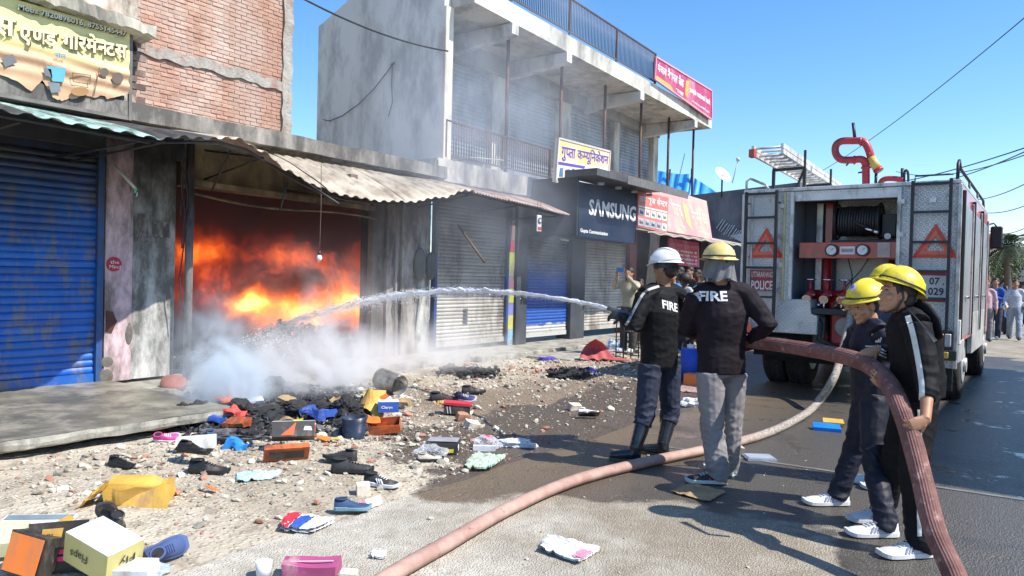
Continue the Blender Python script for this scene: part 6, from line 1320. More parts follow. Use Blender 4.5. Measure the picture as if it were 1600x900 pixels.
# ================================================================ scattered goods
def gz(p): return dz_(p.x, p.y) if p.x < -3.5 else .024
def GG(px, py):
    p = G(px, py); 
    for _ in range(3): p = G(px, py, gz(p))
    return p
def rotm(rz, tx=0, ty=0): return Matrix.Rotation(rz, 4, 'Z') @ Matrix.Rotation(tx, 4, 'X') @ Matrix.Rotation(ty, 4, 'Y')
def crumple(mb, amp, sc=9., seed=0):
    mb.v = [v+Vector((noise.noise(v*sc+Vector((seed,0,0))), noise.noise(v*sc+Vector((0,seed+5,0))), noise.noise(v*sc+Vector((0,0,seed+9)))))*amp for v in mb.v]; return mb
def panel_box(L, Wd, H, n=5):
    """closed box as fine grids, local coords, base at z=0"""
    mb = MB()
    def face(o_, a, b): mb.grid(lambda u, v: Vector(o_)+Vector(a)*u+Vector(b)*v, n, n, sm=False)
    x, y = L/2, Wd/2
    face((-x,-y,0),(L,0,0),(0,0,H)); face((x,-y,0),(0,Wd,0),(0,0,H)); face((x,y,0),(-L,0,0),(0,0,H)); face((-x,y,0),(0,-Wd,0),(0,0,H)); face((-x,-y,H),(L,0,0),(0,Wd,0)); face((-x,y,0),(L,0,0),(0,-Wd,0)); return mb
def open_box(L, Wd, H, t=.004):
    x, y = L/2, Wd/2; mb = MB(); mb.box(-x,x,-y,y,0,t); mb.box(-x,x,-y,-y+t,t,H); mb.box(-x,x,y-t,y,t,H); mb.box(-x,-x+t,-y+t,y-t,t,H); mb.box(x-t,x,-y+t,y-t,t,H); return mb
def lab(par, M, o_, ex, ey, segs, h, mt, bold=.01, w=None, lift=.004, nm='lettering'):
    mb = MB(); letter(mb, segs, M @ Vector(o_), M.to_3x3() @ Vector(ex), M.to_3x3() @ Vector(ey), w=w, h=h, bold=bold, lift=lift); return build(mb, nm, mt, par)
def pat(par, M, pts, mt, nm='printed_patch', th=.003):
    P = [M @ Vector(p) for p in pts]; n = (P[1]-P[0]).cross(P[2]-P[0]).normalized(); return build(MB().poly(P, n*th), nm, mt, par)
def place(px, py, rz, tx=0, ty=0, dz=0): p = GG(px, py); return Matrix.Translation((p.x, p.y, p.z+dz)) @ rotm(rz, tx, ty), p
VA = math.atan2(RT.y, RT.x)    # rz for which local x runs to the right in the picture
P_or = mat('box_orange', (.85,.22,.03), (.75,.18,.03), 3, .5, dirt=(.5,.2,.08), dsc=6, damt=.3); P_blk = mat('box_black', (.03,.028,.027), (.05,.045,.04), 8, .5, dirt=(.15,.12,.1), dsc=7, damt=.3); P_yel = mat('box_olive_yellow', (.55,.50,.20), (.48,.42,.15), 3, .55, dirt=(.4,.35,.2), dsc=6, damt=.3)
P_yel2 = mat('bright_yellow_card', (.72,.62,.03), (.6,.5,.03), 5, .5); P_kr = mat('kraft_card', (.42,.29,.15), (.32,.21,.10), 5, .8, dirt=(.2,.13,.07), dsc=6); P_wh = mat('white_card', (.72,.73,.76), (.6,.62,.66), 5, .6, dirt=(.4,.36,.3), dsc=7, damt=.3); P_ora2 = mat('burnt_orange_card', (.65,.14,.03), (.45,.09,.03), 6, .5, dirt=(.12,.05,.03), dsc=8, damt=.6)
P_gold = mat('golden_card', (.72,.43,.07), (.62,.36,.07), 4, .55, dirt=(.4,.24,.1), dsc=6, damt=.4); P_red = mat('red_card', (.62,.03,.05), (.5,.03,.05), 5, .45); P_bl = mat('blue_card', (.03,.10,.42), (.03,.08,.35), 5, .45); P_grn = mat('pale_green_sack', (.36,.55,.42), (.42,.6,.5), 5, .7, bump=.6, bs=90, dirt=(.3,.28,.2), dsc=6); P_lb = mat('light_blue_sheet', (.30,.52,.68), (.45,.62,.72), 7, .4); P_mag = mat('magenta_card', (.42,.08,.20), (.34,.06,.17), 4, .4, dirt=(.5,.35,.35), dsc=5, damt=.3)
m, t = raw('clear_plastic'); p = t.pos(); t.b.inputs['Base Color'].default_value = (.85,.87,.9,1); t.b.inputs['Roughness'].default_value = .12; t.b.inputs['Alpha'].default_value = .38; t.link(t.bump(t.noise(p, 40, 4), 1., .02), t.b.inputs['Normal']); P_pl = m
M_leather = mat('black_leather', (.014,.014,.015), (.022,.022,.022), 9, .28, bump=.2, bs=70, dirt=(.12,.11,.09), dsc=6, damt=.3); M_mesh = mat('black_mesh_cloth', (.02,.021,.024), (.035,.035,.038), 12, .85, bump=.5, bs=200, dirt=(.2,.18,.15), dsc=7, damt=.35); S_blk = plain('sole_black', (.015,.015,.016)); S_wh = plain('sole_white2', (.65,.66,.68)); M_nvs = mat('navy_shoe', (.02,.05,.12), (.03,.07,.16), 9, .7, bump=.4, bs=150)
def wad(name, label, cat, px, py, size, mt, seed=1, amp=.5, group=None, flat=.6, dz=0, vox=None):
    """crumpled bag or wrapper"""
    p = GG(px, py); bm = bmesh.new(); bmesh.ops.create_icosphere(bm, subdivisions=5, radius=.5); mb = MB()
    for v in bm.verts:
        q = v.co.normalized(); r_ = 1+amp*noise.noise(q*1.5+Vector((seed,0,0)))+amp*.5*abs(noise.noise(q*4+Vector((0,seed,0))))+.22*amp*abs(noise.noise(q*10)); w_ = q*.5*r_; v.co = Vector((w_.x*size[0], w_.y*size[1], max(-.22, w_.z*flat)*size[2]+.2*size[2]))
    M = Matrix.Translation(p+UP*dz) @ Matrix.Rotation(VA+(seed % 3-1)*.3, 4, 'Z'); mb.add([M @ v.co for v in bm.verts], [[v.index for v in f.verts] for f in bm.faces], 0, False); bm.free()
    return build(mb, name, mt, None, label, cat, group)
def sheet_it(name, label, cat, pts, mt, amp=.02, th=.004, seed=0, lift=.01, parts=()):
    """a crumpled sheet whose corners are pixels on the ground: bl, br, tr, tl"""
    C_ = [GG(*q) for q in pts]; mb = MB()
    f_ = lambda u, v: C_[0].lerp(C_[1], u).lerp(C_[3].lerp(C_[2], u), v)+UP*(lift+amp*abs(fbm((u*3+seed,v*3,0),1.2,3))+amp*.6*abs(noise.noise(Vector((u*9,v*9,seed)))))+RT*.01*fbm((u*4,v*4,seed+3),1,2)
    mb.grid(f_, 24, 18, sm=False); mb.f = [f for f in mb.f]; k = len(mb.v); n0_ = len(mb.f); mb.v += [p-UP*th for p in mb.v]; mb.f += [[i+k for i in f[::-1]] for f in mb.f]; mb.m *= 2; mb.s *= 2
    o = build(mb, name, mt, None, label, cat)
    for (us, mt2) in parts:
        b2 = MB(); u0_,u1_,v0_,v1_ = us; b2.grid(lambda u, v: f_(u0_+(u1_-u0_)*u, v0_+(v1_-v0_)*v)+UP*.004, 12, 10, sm=False); build(b2, 'printed_patch', mt2, o)
    return o
# ---- bottom left cluster
M, p = place(40, 902, VA-.25, R(-14), R(6), .01); o = build(crumple(panel_box(.22,.09,.20,6),.006,8,3).xf(M), 'shoe_box', P_blk, None, 'large orange and black shoe box standing open in the bottom left corner', 'box')
pat(o, M, [(-.10,-.050,.012),(.10,-.050,.012),(.10,-.050,.19),(-.10,-.050,.19)], P_or); 

M2 = Matrix.Translation(GG(92,896)+UP*.13) @ rotm(VA+.35, R(-75), 0); lid = build(MB().box(-.13,.13,-.006,0,-.13,.13).xf(M2 @ Matrix.Rotation(R(75),4,'X')), 'lid', P_blk, o)
MM = M2 @ Matrix.Rotation(R(75),4,'X')
pat(o, MM, [(-.10,-.010,-.11),(-.02,-.010,-.11),(.02,-.010,.10),(-.07,-.010,.10)], P_gold)
lab(o, MM, (-.09,-.010,-.105), (1,0,0), (0,0,1), 'F', .10, plain('hot_pink', (.8,.02,.20)), .05, .16, .006); 
for k in range(5): lab(o, MM, (-.075+k*.006,-.012,.06-k*.032), (1,0,0), (0,0,1), 'ABIBASAR'[k:k+3], .018, P_blk, .02, .05, .008)
M, p = place(160, 902, VA-.42, R(6), R(14), .07); o = build(panel_box(.30,.20,.15).xf(M), 'shoe_box', P_yel, None, 'olive yellow shoe box with handwritten words and a white top, bottom left', 'box'); pat(o, M, [(-.149,-.099,.152),(.149,-.099,.152),(.149,.099,.152),(-.149,.099,.152)], P_wh)
lab(o, M, (.02,-.101,.11), (-1,0,-.1), (0,0,-1), 'Flaps', .055, M_blk, .005, .12); lab(o, M, (.151,.05,.12), (0,-1,0), (0,0,-1), 'Fly', .05, M_blk, .005, .09); 
M, p = place(128, 885, VA-.42, R(6), R(14), .05); build(panel_box(.20,.16,.12).xf(M), 'shoe_box', mat('patterned_card',(.28,.27,.18),(.06,.05,.05),60,.6), None, 'box with a dense black and yellow pattern wedged left of the olive box', 'box')
def dshoe(label, px, py, rz, mu, ms, tx=0, ty=0, dz=.0, s=1., acc=None, name='shoe', hi=0., lace=None):
    p = GG(px, py); M = rotm(rz, tx, ty).to_3x3(); o = thing(name, label, 'shoe', p); c = p+UP*(.002+dz)
    shoe('upper', c, M @ Vector((1,0,0)), mu, ms, o, s=s, upv=M @ Vector((0,0,1)), open_=True, accent=acc, hi=hi, lace=lace); return o
dshoe('black shoe with pale insole behind the olive yellow box', 186, 848, VA+2.4, M_leather, S_blk, ty=-.3, dz=.05); dshoe('large black shoe at the bottom edge under clear plastic', 138, 908, VA+.5, M_leather, S_blk, dz=.05, s=1.1)
o = dshoe('dusty blue slipper sole standing at the right of the bottom left heap', 214, 894, VA+1.1, mat('dusty_blue',(.06,.10,.24),None,6,.7), mat('dusty_blue',(.06,.10,.24),None,6,.7), tx=1.2, dz=.06)
wad('plastic_bag', 'clear crumpled plastic bag over the shoes in the bottom left heap', 'plastic bag', 190, 888, (.30,.20,.16), P_pl, 3); wad('plastic_bag', 'grey-blue crumpled plastic bag at the bottom edge, left heap', 'plastic bag', 205, 905, (.28,.2,.12), mat('grey_film',(.45,.5,.58),(.3,.34,.4),8,.25), 5)
M, p = place(205, 912, VA, R(10), 0, .04); build(panel_box(.22,.12,.06).xf(M), 'paper_packet', P_wh, None, 'white paper packet at the bottom edge of the left heap', 'packet')
M, p = place(50, 838, VA+.12, R(12), 0, .05); o = build(MB().box(-.19,.19,-.12,.12,0,.012).xf(M), 'box_lid', P_wh, None, 'grey and white box lid lying behind the orange box', 'lid'); pat(o, M, [(-.18,.06,.013),(.18,.06,.013),(.18,.11,.013),(-.18,.11,.013)], mat('slate_card',(.2,.26,.3),None,9,.5))
M, p = place(84, 838, VA-.7, R(20), 0, .05); build(MB().box(-.035,.035,-.10,.10,0,.01).xf(M), 'card_flap', P_gold, None, 'small tan cardboard flap beside the white lid', 'cardboard'); M, p = place(2, 868, VA+.3, R(15), 0, .05); build(panel_box(.22,.2,.08).xf(M), 'shoe_box', mat('pale_lemon_card',(.72,.70,.42),None,6,.6), None, 'pale lemon box cut by the left picture edge', 'box')
# ---- golden crumpled carton
M, p = place(222, 783, VA+.12, 0, 0, .0); o = thing('crumpled_carton', 'crumpled golden yellow carton lying on the dirt', 'carton', p)
build(crumple(panel_box(.36,.20,.14,8), .07, 5, 2).xf(M), 'box', P_gold, o); mb = MB(); mb.grid(lambda u, v: (-.20-.18*u+.02*math.sin(v*7), -.11+.18*v, .13-.16*u+.03*noise.noise(Vector((u*5,v*5,1)))), 8, 8, sm=False); build(mb.xf(M), 'flap', P_gold, o); mb = MB(); mb.grid(lambda u, v: (-.15+.3*u, -.10-.015*math.sin(u*6), .01+.11*v*(1-.3*abs(u-.5))), 10, 6, sm=False); build(crumple(mb,.02,9,4).xf(M), 'flap', mat('golden_dark',(.52,.30,.06),None,5,.6), o)
# ---- black leather shoes and white box
dshoe('black leather shoe under the white box', 297, 738, VA+PI*.98+PI, M_leather, S_blk, s=1.08); 
o = dshoe('black leather shoe lying behind its pair at the white box', 276, 722, VA-.25, M_leather, S_blk, tx=-.5, dz=.08, s=1.0)
for q in WM: pass
M, p = place(307, 707, VA+.28, 0, -.05, .04); build(panel_box(.30,.12,.09).xf(M), 'shoe_box', P_wh, None, 'white elongated box leaning on the black leather shoes', 'box')
dshoe('single black shoe on the dirt near the platform', 172, 727, VA-.35, M_leather, S_blk, s=.85)
# ---- orange black boxes
M, p = place(448, 722, VA+.42, R(-58), 0, .06); o = build(open_box(.34,.13,.05).xf(M), 'box_lid', P_ora2, None, 'orange and black box lid leaning on the rubble', 'lid'); pat(o, M, [(-.13,-.04,-.003),(-.13,.04,-.003),(.13,.04,-.003),(.13,-.04,-.003)], P_blk)
M, p = place(458, 704, VA+.26, R(-30), 0, .10); o = build(panel_box(.34,.12,.13).xf(M), 'shoe_box', P_blk, None, 'black shoe box with orange figure and white top on the rubble', 'box'); pat(o, M, [(-.169,-.059,.132),(.169,-.059,.132),(.169,.059,.132),(-.169,.059,.132)], P_wh); pat(o, M, [(-.10,-.062,.01),(.0,-.062,.01),(.02,-.062,.12),(-.03,-.062,.07)], plain('figure_orange',(.8,.12,.03))); pat(o, M, [(.08,-.062,.05),(.15,-.062,.045),(.14,-.062,.08),(.09,-.062,.085)], P_wh); pat(o, M, [(.172,-.06,.0),(.172,.06,.0),(.172,.06,.13),(.172,-.06,.13)], P_or)
M, p = place(446, 684, VA+.2, 0, 0, .03); mb = MB(); mb.grid(lambda u, v: (-.16+.26*u, -.06+.10*v, .03+.12*math.sin(u*2.3)), 10, 4, sm=False); mb.grid(lambda u, v: (.10+.05*u, -.07+.12*v, .145-.17*u*u), 8, 4, sm=False); build(crumple(mb,.02,8,6).xf(M), 'card_flap', [P_kr], None, 'bent brown card flap with charred pieces beside it', 'cardboard')
M, p = place(463, 684, VA+.2, 0, 0, .02); mb = MB(); mb.grid(lambda u, v: (-.04+.07*u+.02*v, -.06+.04*u, .15*v), 5, 8, sm=False); build(crumple(mb,.025,8,7).xf(M), 'card_flap', P_yel2, None, 'bright yellow card flap standing up in the burnt heap', 'cardboard')
sheet_it('plastic_sheet', 'light blue and white crumpled plastic sheet on the rubble', 'plastic sheet', [(368,757),(432,749),(440,738),(372,742)], P_lb, .03)
dshoe('black running shoe on the rubble below the burnt heap', 518, 738, VA+.1, M_mesh, S_blk, s=1.15); dshoe('second black running shoe lying against the first one', 555, 728, VA+2.9, M_mesh, S_blk, s=1.0, dz=.03, tx=.3)
o = dshoe('black sneaker with white sole edge beside a white block', 570, 757, VA-.28, M_mesh, S_wh, acc=S_wh, s=1.0); 
M, p = place(567, 772, VA+.3, 0, 0, .0); build(crumple(panel_box(.09,.09,.07,5),.012,9,3).xf(M), 'plaster_block', M_st[0], None, 'pale plaster block in front of the black and white sneaker', 'block')
dshoe('navy blue shoe with pale lining near the road edge', 522, 803, VA+.15, M_nvs, mat('sole_bluegrey',(.2,.35,.42),None,9,.6), s=.85, dz=.02)
sheet_it('paper_sheet', 'white and pink sheet sticking out under the navy shoe', 'paper', [(560,803),(598,789),(594,776),(552,792)], P_wh, .015, parts=(((0,.4,.6,1),plain('pinkish_print',(.7,.2,.25))),))
o = sheet_it('flat_packet', 'flat red, blue and white packet on the road edge', 'packet', [(434,832),(488,836),(524,818),(452,810)], P_wh, .02, .02, parts=(((0,.28,0,1),P_red),((.30,.62,0,.85),P_bl)), lift=.03)
M, p = place(487, 897, VA+.05, R(8), 0, .01); o = build(crumple(panel_box(.27,.11,.06,8),.012,8,5).xf(M), 'shoe_box', P_mag, None, 'dusty magenta box at the bottom edge of the road', 'box'); pat(o, M, [(-.12,-.02,.063),(.11,-.01,.063),(.11,.0,.063),(-.12,-.01,.063)], plain('pale_pink_print',(.65,.4,.45)))
M, p = place(412, 900, 0); build(MB().cyl((0,0,0),(0,0,.075),.036,.04,n=20).xf(M), 'paper_cup', P_wh, None, 'white paper cup cut by the bottom edge', 'cup'); M, p = place(545, 906, VA, 0, 0, 0); build(crumple(panel_box(.08,.07,.04,5),.01,9,3).xf(M), 'plaster_block', M_st[0], None, 'pale block just right of the magenta box', 'block')
o = sheet_it('paper_bag', 'flattened white paper bag with pink end on the pale road', 'paper bag', [(840,862),(905,884),(938,862),(858,842)], P_wh, .025, .01, parts=(((.78,1,.05,.6),plain('faded_pink_print',(.6,.25,.35))),), lift=.02)
sheet_it('paper_scrap', 'small off-white scrap on the road between packet and hose', 'paper', [(576,873),(602,875),(603,864),(585,862)], P_wh, .02, .008)
# ---- right part of the rubble
M, p = place(693, 706, VA-.06, 0, 0, .0); o = build(crumple(panel_box(.26,.17,.10,6),.008,8,5).xf(M), 'shoe_box', P_blk, None, 'black shoe box with yellow print and pale top', 'box'); pat(o, M, [(-.129,-.08,.107),(.129,-.08,.107),(.129,.08,.107),(-.129,.08,.107)], mat('grey_lid',(.38,.38,.42),None,6,.5)); pat(o, M, [(.02,-.094,.01),(.10,-.094,.02),(.10,-.094,.05),(.02,-.094,.04)], P_yel2); pat(o, M, [(.134+.0,-.05+.03*math.cos(a),.055+.03*math.sin(a)) for a in range(6)], P_wh)
o = dshoe('pale shoe wrapped in plastic near the black box', 652, 722, VA+.35, mat('beige_shoe',(.5,.46,.38),None,8,.7), S_blk, s=.8); wad('plastic_bag', 'clear plastic wrap around the pale shoe', 'plastic bag', 672, 712, (.24,.18,.16), P_pl, 4)
wad('plastic_bag', 'clear plastic bag with a pink thing inside', 'plastic bag', 760, 698, (.24,.18,.18), P_pl, 6); build(MB().ell(GG(760,697)+UP*.07, (.05,.04,.03)), 'toy', plain('pink_content',(.6,.06,.12)), None, 'small pink thing inside the clear bag', 'trinket'); M, p = place(757, 704, VA, 0, 0, .0); build(panel_box(.20,.05,.045).xf(M), 'paper_packet', P_wh, None, 'narrow white packet under the clear bag', 'packet')
wad('plastic_bag', 'white knotted plastic bundle right of the clear bag', 'plastic bag', 806, 697, (.30,.16,.12), mat('white_film',(.72,.72,.74),(.5,.5,.52),14,.35), 7, .6)
sheet_it('sack', 'pale green folded sack on the edge of the wet patch', 'sack', [(722,738),(765,737),(791,718),(740,716)], P_grn, .035, .01, lift=.03)
M, p = place(714, 648, VA+.04, 0, 0, .02); o = build(open_box(.28,.16,.09).xf(M), 'shoe_box', P_blk, None, 'dark box with bright red lid among black sandals', 'box'); build(crumple(MB().box(-.15,.15,-.09,.09,.09,.115),.01,9,2).xf(M @ Matrix.Rotation(.07,4,'Y')), 'lid', P_red, o); pat(o, M, [(-.1,-.083,.01),(-.09,-.083,.01),(-.1,-.083,.08),(-.11,-.083,.08)], S_wh); pat(o, M, [(-.07,-.083,.01),(-.06,-.083,.01),(-.07,-.083,.08),(-.08,-.083,.08)], S_wh)
dshoe('black sandal behind the red lid', 672, 627, VA+.2, M_mesh, S_blk, s=1.2); dshoe('dark slipper right of the black sandal', 712, 627, VA-.3, mat('indigo_shoe',(.06,.06,.16),None,9,.6), S_wh, s=.95, tx=.6, dz=.03); dshoe('smoky black shoe behind the red lid box', 722, 615, VA+.3, M_mesh, S_blk, s=1.1); wad('wrapper', 'small yellow wrapper beside the dark slipper', 'wrapper', 691, 632, (.16,.10,.08), P_gold, 8)
for q, l_ in (((722,656),'dusty pinkish brick lump below the red lid box'),((737,668),'pale brick lump beside the pinkish one'),((896,640),'flat grey lump on wet dirt left of the white shoe')):
    M, p = place(*q, VA+.5, .3, .2, 0); build(crumple(panel_box(.14,.09,.07,4),.02,9,q[0]).xf(M), 'rubble_block', M_st[2] if q[0] == 722 else M_st[0], None, l_, 'block')
dshoe('black and white shoe on the wet dirt', 905, 655, VA+.25, P_wh, M_leather, s=.9, tx=-.7, dz=.04)
# tin
c = GG(598,612)+UP*.15; a = GG(632,622)+UP*.12; d = (a-c).normalized(); can = thing('tin_can', 'dented silver tin can lying on its side in the smoke', 'can', GG(612,618)); mb = MB(); L = .36; x_ = d.cross(UP).normalized(); y_ = x_.cross(d)
mb.rings([[c+d*(u*L-.05)+(x_*math.cos(j*PI/14)+y_*math.sin(j*PI/14))*(.125+(.004 if i in (0,3,6,9) else 0)-.010*max(0,math.sin(j*.5+1))**8) for j in range(28)] for i, u in enumerate((0,.02,.1,.3,.32,.34,.6,.64,.68,.98,1.,1.0))], cap=False); mb.rings([[c+d*(u*L-.05)+(x_*math.cos(j*PI/14)+y_*math.sin(j*PI/14))*r_ for j in range(28)] for u, r_ in ((1.,.125),(.98,.118),(.05,.118),(.04,.01))], cap=False); build(mb, 'body', mat('dull_tin',(.5,.48,.44),(.35,.33,.3),8,.35,metal=.8,dirt=(.2,.15,.1),dsc=9), can)
# orange cartons and blue box
M, p = place(600, 676, VA+.1, R(10), R(-6), .02); o = build(crumple(open_box(.32,.2,.09),.02,7,3).xf(M), 'shoe_box', P_ora2, None, 'open orange-red shoe box under the small blue box', 'box')
M, p = place(606, 660, VA+.22, 0, 0, .11); o = build(panel_box(.20,.13,.10).xf(M), 'small_box', P_bl, None, 'small blue and white box resting on the orange-red box', 'box'); pat(o, M, [(-.1,-.065,.102),(.1,-.065,.102),(.1,.065,.102),(-.1,.065,.102)], P_wh); lab(o, M, (-.07,-.066,.03), (1,0,0), (0,0,1), 'Clarys', .035, P_wh, .03, .11)
M, p = place(585, 655, VA-.2, 0, 0, .06); mb = MB(); mb.grid(lambda u, v: (-.12+.24*u, -.1+.12*v, .02+.16*v+.05*math.sin(u*5)), 8, 8, sm=False); build(crumple(mb,.04,7,2).xf(M), 'carton_piece', P_gold, None, 'torn orange-yellow carton flap left of the blue box', 'cardboard'); M, p = place(590, 650, VA+.5, .2, -.5, .15); build(crumple(MB().box(-.12,.12,-.05,.05,0,.01),.01,5,1).xf(M), 'carton_piece', P_or, None, 'orange carton strip slanting behind the blue box', 'cardboard')
M, p = place(585, 632, VA+.2, R(60), 0, .05); o = build(crumple(panel_box(.24,.18,.04,6),.02,8,8).xf(M), 'carton_piece', P_gold, None, 'golden carton with a green spot beside the tin can', 'cardboard'); pat(o, M, [(-.08+.03*math.cos(a),-.02+.03*math.sin(a),.05) for a in range(6)], plain('print_green',(.03,.4,.15)))
M, p = place(602, 636, VA+.9, R(70), 0, .05); build(crumple(MB().box(-.10,.10,-.07,.07,0,.008),.015,5,1).xf(M), 'paper_sheet', P_wh, None, 'white paper leaning between the carton and the tin can', 'paper')
M, p = place(553, 682, 0); mb = MB(); mb.rings([[Vector((r_*math.cos(j*PI/12), r_*math.sin(j*PI/12), z)) for j in range(24)] for z, r_ in ((0,.10),(.06,.115),(.065,.105),(.12,.12),(.125,.11),(.18,.125),(.18,.11),(.05,.09))], cap=False); build(crumple(mb,.02,6,3).xf(M), 'bucket', mat('burnt_navy_plastic',(.03,.045,.08),(.02,.02,.03),6,.3), None, 'half-melted dark navy bucket at the edge of the burnt heap', 'bucket')
for i, (q, mt, l_) in enumerate((((505,690),P_or,'small orange scrap in the pale rubble'),((525,692),P_gold,'small yellow scrap on top of the pale rubble'),((468,705),P_gold,'yellow strip under the black shoe box'),((330,700),P_wh,'crumpled white wrapper by the burning heap'),((330,770),P_or,'tiny orange scrap on the bare dirt'))): 
    M, p = place(*q, i*.8, .2, 0, .03); build(crumple(MB().box(-.05,.05,-.025,.025,0,.006),.02,9,i).xf(M), 'card_scrap', mt, None, l_, 'scrap')
# pink and navy sandal pieces near the step
dshoe('pink and navy sandal lying by the platform end', 240, 690, VA+.3, plain('sandal_pink',(.6,.05,.25)), S_wh, s=.8, tx=.8, dz=.02); dshoe('dark shoe with pink straps by the burning heap', 322, 694, VA+1.2, M_nvs, plain('sandal_pink',(.6,.05,.25)), s=.8, dz=.04)
# charred things: readable lumps on the heap
M_char = mat('charcoal', (.010,.010,.011), (.03,.03,.032), 14, .75, bump=.8, bs=60, bd=.01); M_ash = mat('ash_grey', (.14,.14,.145), (.05,.05,.055), 10, .9, bump=.6)
hp = MB(); random.seed(11)
for (cx, cy, sx, sy, n) in ((410,620,110,14,1300),(480,640,90,14,1200),(400,668,80,12,900),(540,640,40,22,500),(330,650,50,22,500),(740,585,38,6,160),(890,583,30,5,150),(560,672,20,6,60)):
    for i in range(n):
        px, py = random.gauss(cx, sx*.55), random.gauss(cy, sy*.6); p = GG(px, py); s_ = random.uniform(.02,.085)*(1.0 if n > 200 else 1.1); h_ = math.exp(-((px-cx)/sx)**2-((py-cy)/sy)**2)*.06
        q = Matrix.Translation(p+UP*(h_*random.random()+.01)) @ Euler((random.random()*6,random.random()*6,random.random()*6)).to_matrix().to_4x4(); kk = random.random(); k2 = MB()
        if kk < .5: k2.box(-s_*.6,s_*.6,-s_*.35,s_*.35,-.006,.006)
        else: k2.ell((0,0,0),(s_*.5,s_*.35,s_*.25),nu=7,nv=5)
        crumple(k2, s_*.35, 14, i % 7); k2.xf(q); hp.add(k2.v, k2.f, 0 if random.random() < .8 else 1)
build(hp, 'charred_remains', [M_char, M_ash], kind='stuff')
for q, r_, l_ in (((375,655),(.55,.28,.22),'charred sack with a red-orange patch in the middle of the heap'),((300,655),(.28,.26,.22),'blackened bundle at the left of the heap in bluish smoke'),((345,690),(.5,.2,.12),'half burnt flat box with dark red edge'),((385,690),(.3,.22,.14),'tangle of burnt black netting'),((430,618),(.6,.3,.24),'big charred bale at the back of the heap'),((478,650),(.5,.28,.2),'charred crumpled mass in the centre of the heap'),((540,650),(.3,.3,.22),'charred lump beside the orange cartons'),((740,588),(.5,.2,.16),'burnt clump of shoes near the striped shutter pillar'),((705,583),(.35,.2,.16),'smoking burnt clump left of the larger clump'),((895,592),(.35,.2,.16),'burnt shoe clump at the edge of the concrete apron'),((872,588),(.3,.2,.1),'flat burnt shoe left of the clump on the apron'),((940,556),(.3,.2,.16),'blackened box on the far apron')):
    wad('charred_bundle', l_, 'burnt bundle', q[0], q[1], r_, M_char if q[0] not in (345,) else M_ash, q[0] % 11, .9, flat=.9)
for i, (q, sz, mt, rz_, l_) in enumerate((((340,668),(.26,.14,.05),P_bl,.4,'scorched blue box in the bluish smoke at the left of the heap'),((372,676),(.22,.12,.06),P_ora2,-.3,'scorched red-brown box lid left of the netting'),((418,652),(.24,.13,.05),P_blk,.8,'flattened black box on top of the heap'),((452,640),(.22,.14,.05),P_kr,-.5,'singed brown carton at the back of the heap'),((505,660),(.24,.14,.06),P_bl,.2,'crushed navy shoe box right of the yellow flap'),((520,640),(.2,.13,.05),P_kr,1.1,'singed carton below the thick white smoke'),((575,668),(.2,.12,.05),P_or,.6,'crushed orange carton touching the melted bucket'),((630,640),(.16,.1,.04),P_kr,-.2,'small brown carton right of the blue box'),((395,640),(.2,.12,.04),P_wh,.3,'half burnt white lid in the heap'))):
    M, p = place(*q, VA+rz_, .25*math.sin(i), .2*math.cos(i*2), .06); build(crumple(panel_box(*sz, 6), .035, 9, i).xf(M), 'burnt_box', mt, None, l_, 'box')
for q, c_, l_ in (((357,648),(.75,.16,.05),'orange torn piece on the charred sack'),((368,668),(.75,.08,.06),'red scrap in the blue smoke'),((270,618),(.35,.10,.06),'rust red bowl at the corner of the platform'),((372,702),(.02,.22,.6),'bright blue scrap under the burnt netting'),((490,668),(.03,.07,.3),'navy printed card in the charred heap')):
    M, p = place(*q, .5, .6, .1, .14 if q[1] < 690 else .03); build((crumple(MB().grid(lambda u, v: (.26*u-.13, .12*v-.06+.03*math.sin(u*5), .03*math.sin(v*4)), 9, 6, sm=False),.06,11,q[0]) if q[0] != 270 else crumple(MB().ell((0,0,0),(.16,.14,.08)),.03,9,2)).xf(M), 'scrap', plain('scrap_%d' % q[0], c_), None, l_, 'scrap')
# far apron pieces
o = thing('red_cloth', 'faded red cloth draped over a low frame in front of the shutters', 'cloth', W(935,520,13)); c = W(930,527,13.2); c.z = .09
mb = MB(); mb.grid(lambda u, v: (c+RT*(-.26+.60*u)*(1.15-.75*v)+FWD*(.3*math.sin(v*3)-.2)+UP*(.02+.36*v*(1-.35*abs(u-.4))+.02*math.sin(u*22)*(1-v))), 30, 12); k = len(mb.v); mb.v += [p+FWD*.01 for p in mb.v]; mb.f += [[i+k for i in f[::-1]] for f in mb.f]; mb.m *= 2; mb.s *= 2; build(mb, 'sheet', mat('faded_red_cloth',(.42,.10,.10),(.34,.07,.08),4,.85), o); build(MB().ell(c+RT*.25+UP*.02, (.42,.2,.03)), 'spread_cloth', MATS['faded_red_cloth'], o)
fr_ = thing('metal_stand', 'black welded stand of thin bars beside the man filming', 'stand', W(965,520,13.6)); b = W(963,528,13.6); b.z = .08
for i in range(4): build(MB().cyl(b+RT*i*.14, b+RT*i*.14+UP*.95, .012), 'bar', M_black, fr_)
for z in (.1,.5,.95): build(MB().cyl(b+UP*z, b+RT*.42+UP*z, .012), 'bar', M_black, fr_)
wad('wrapper', 'blue and white wrapper on the far apron', 'wrapper', 962, 548, (.4,.2,.4), mat('blue_white_wrap',(.15,.35,.65),(.6,.65,.7),9,.4), 9, .8); wad('cloth_piece', 'violet cloth piece on the far apron', 'cloth', 855, 563, (.35,.25,.12), plain('violet_cloth',(.09,.07,.38)), 3); wad('cloth_piece', 'violet cloth lying over the burnt clump on the apron', 'cloth', 910, 581, (.45,.25,.10), plain('violet_cloth',(.09,.07,.38)), 5)
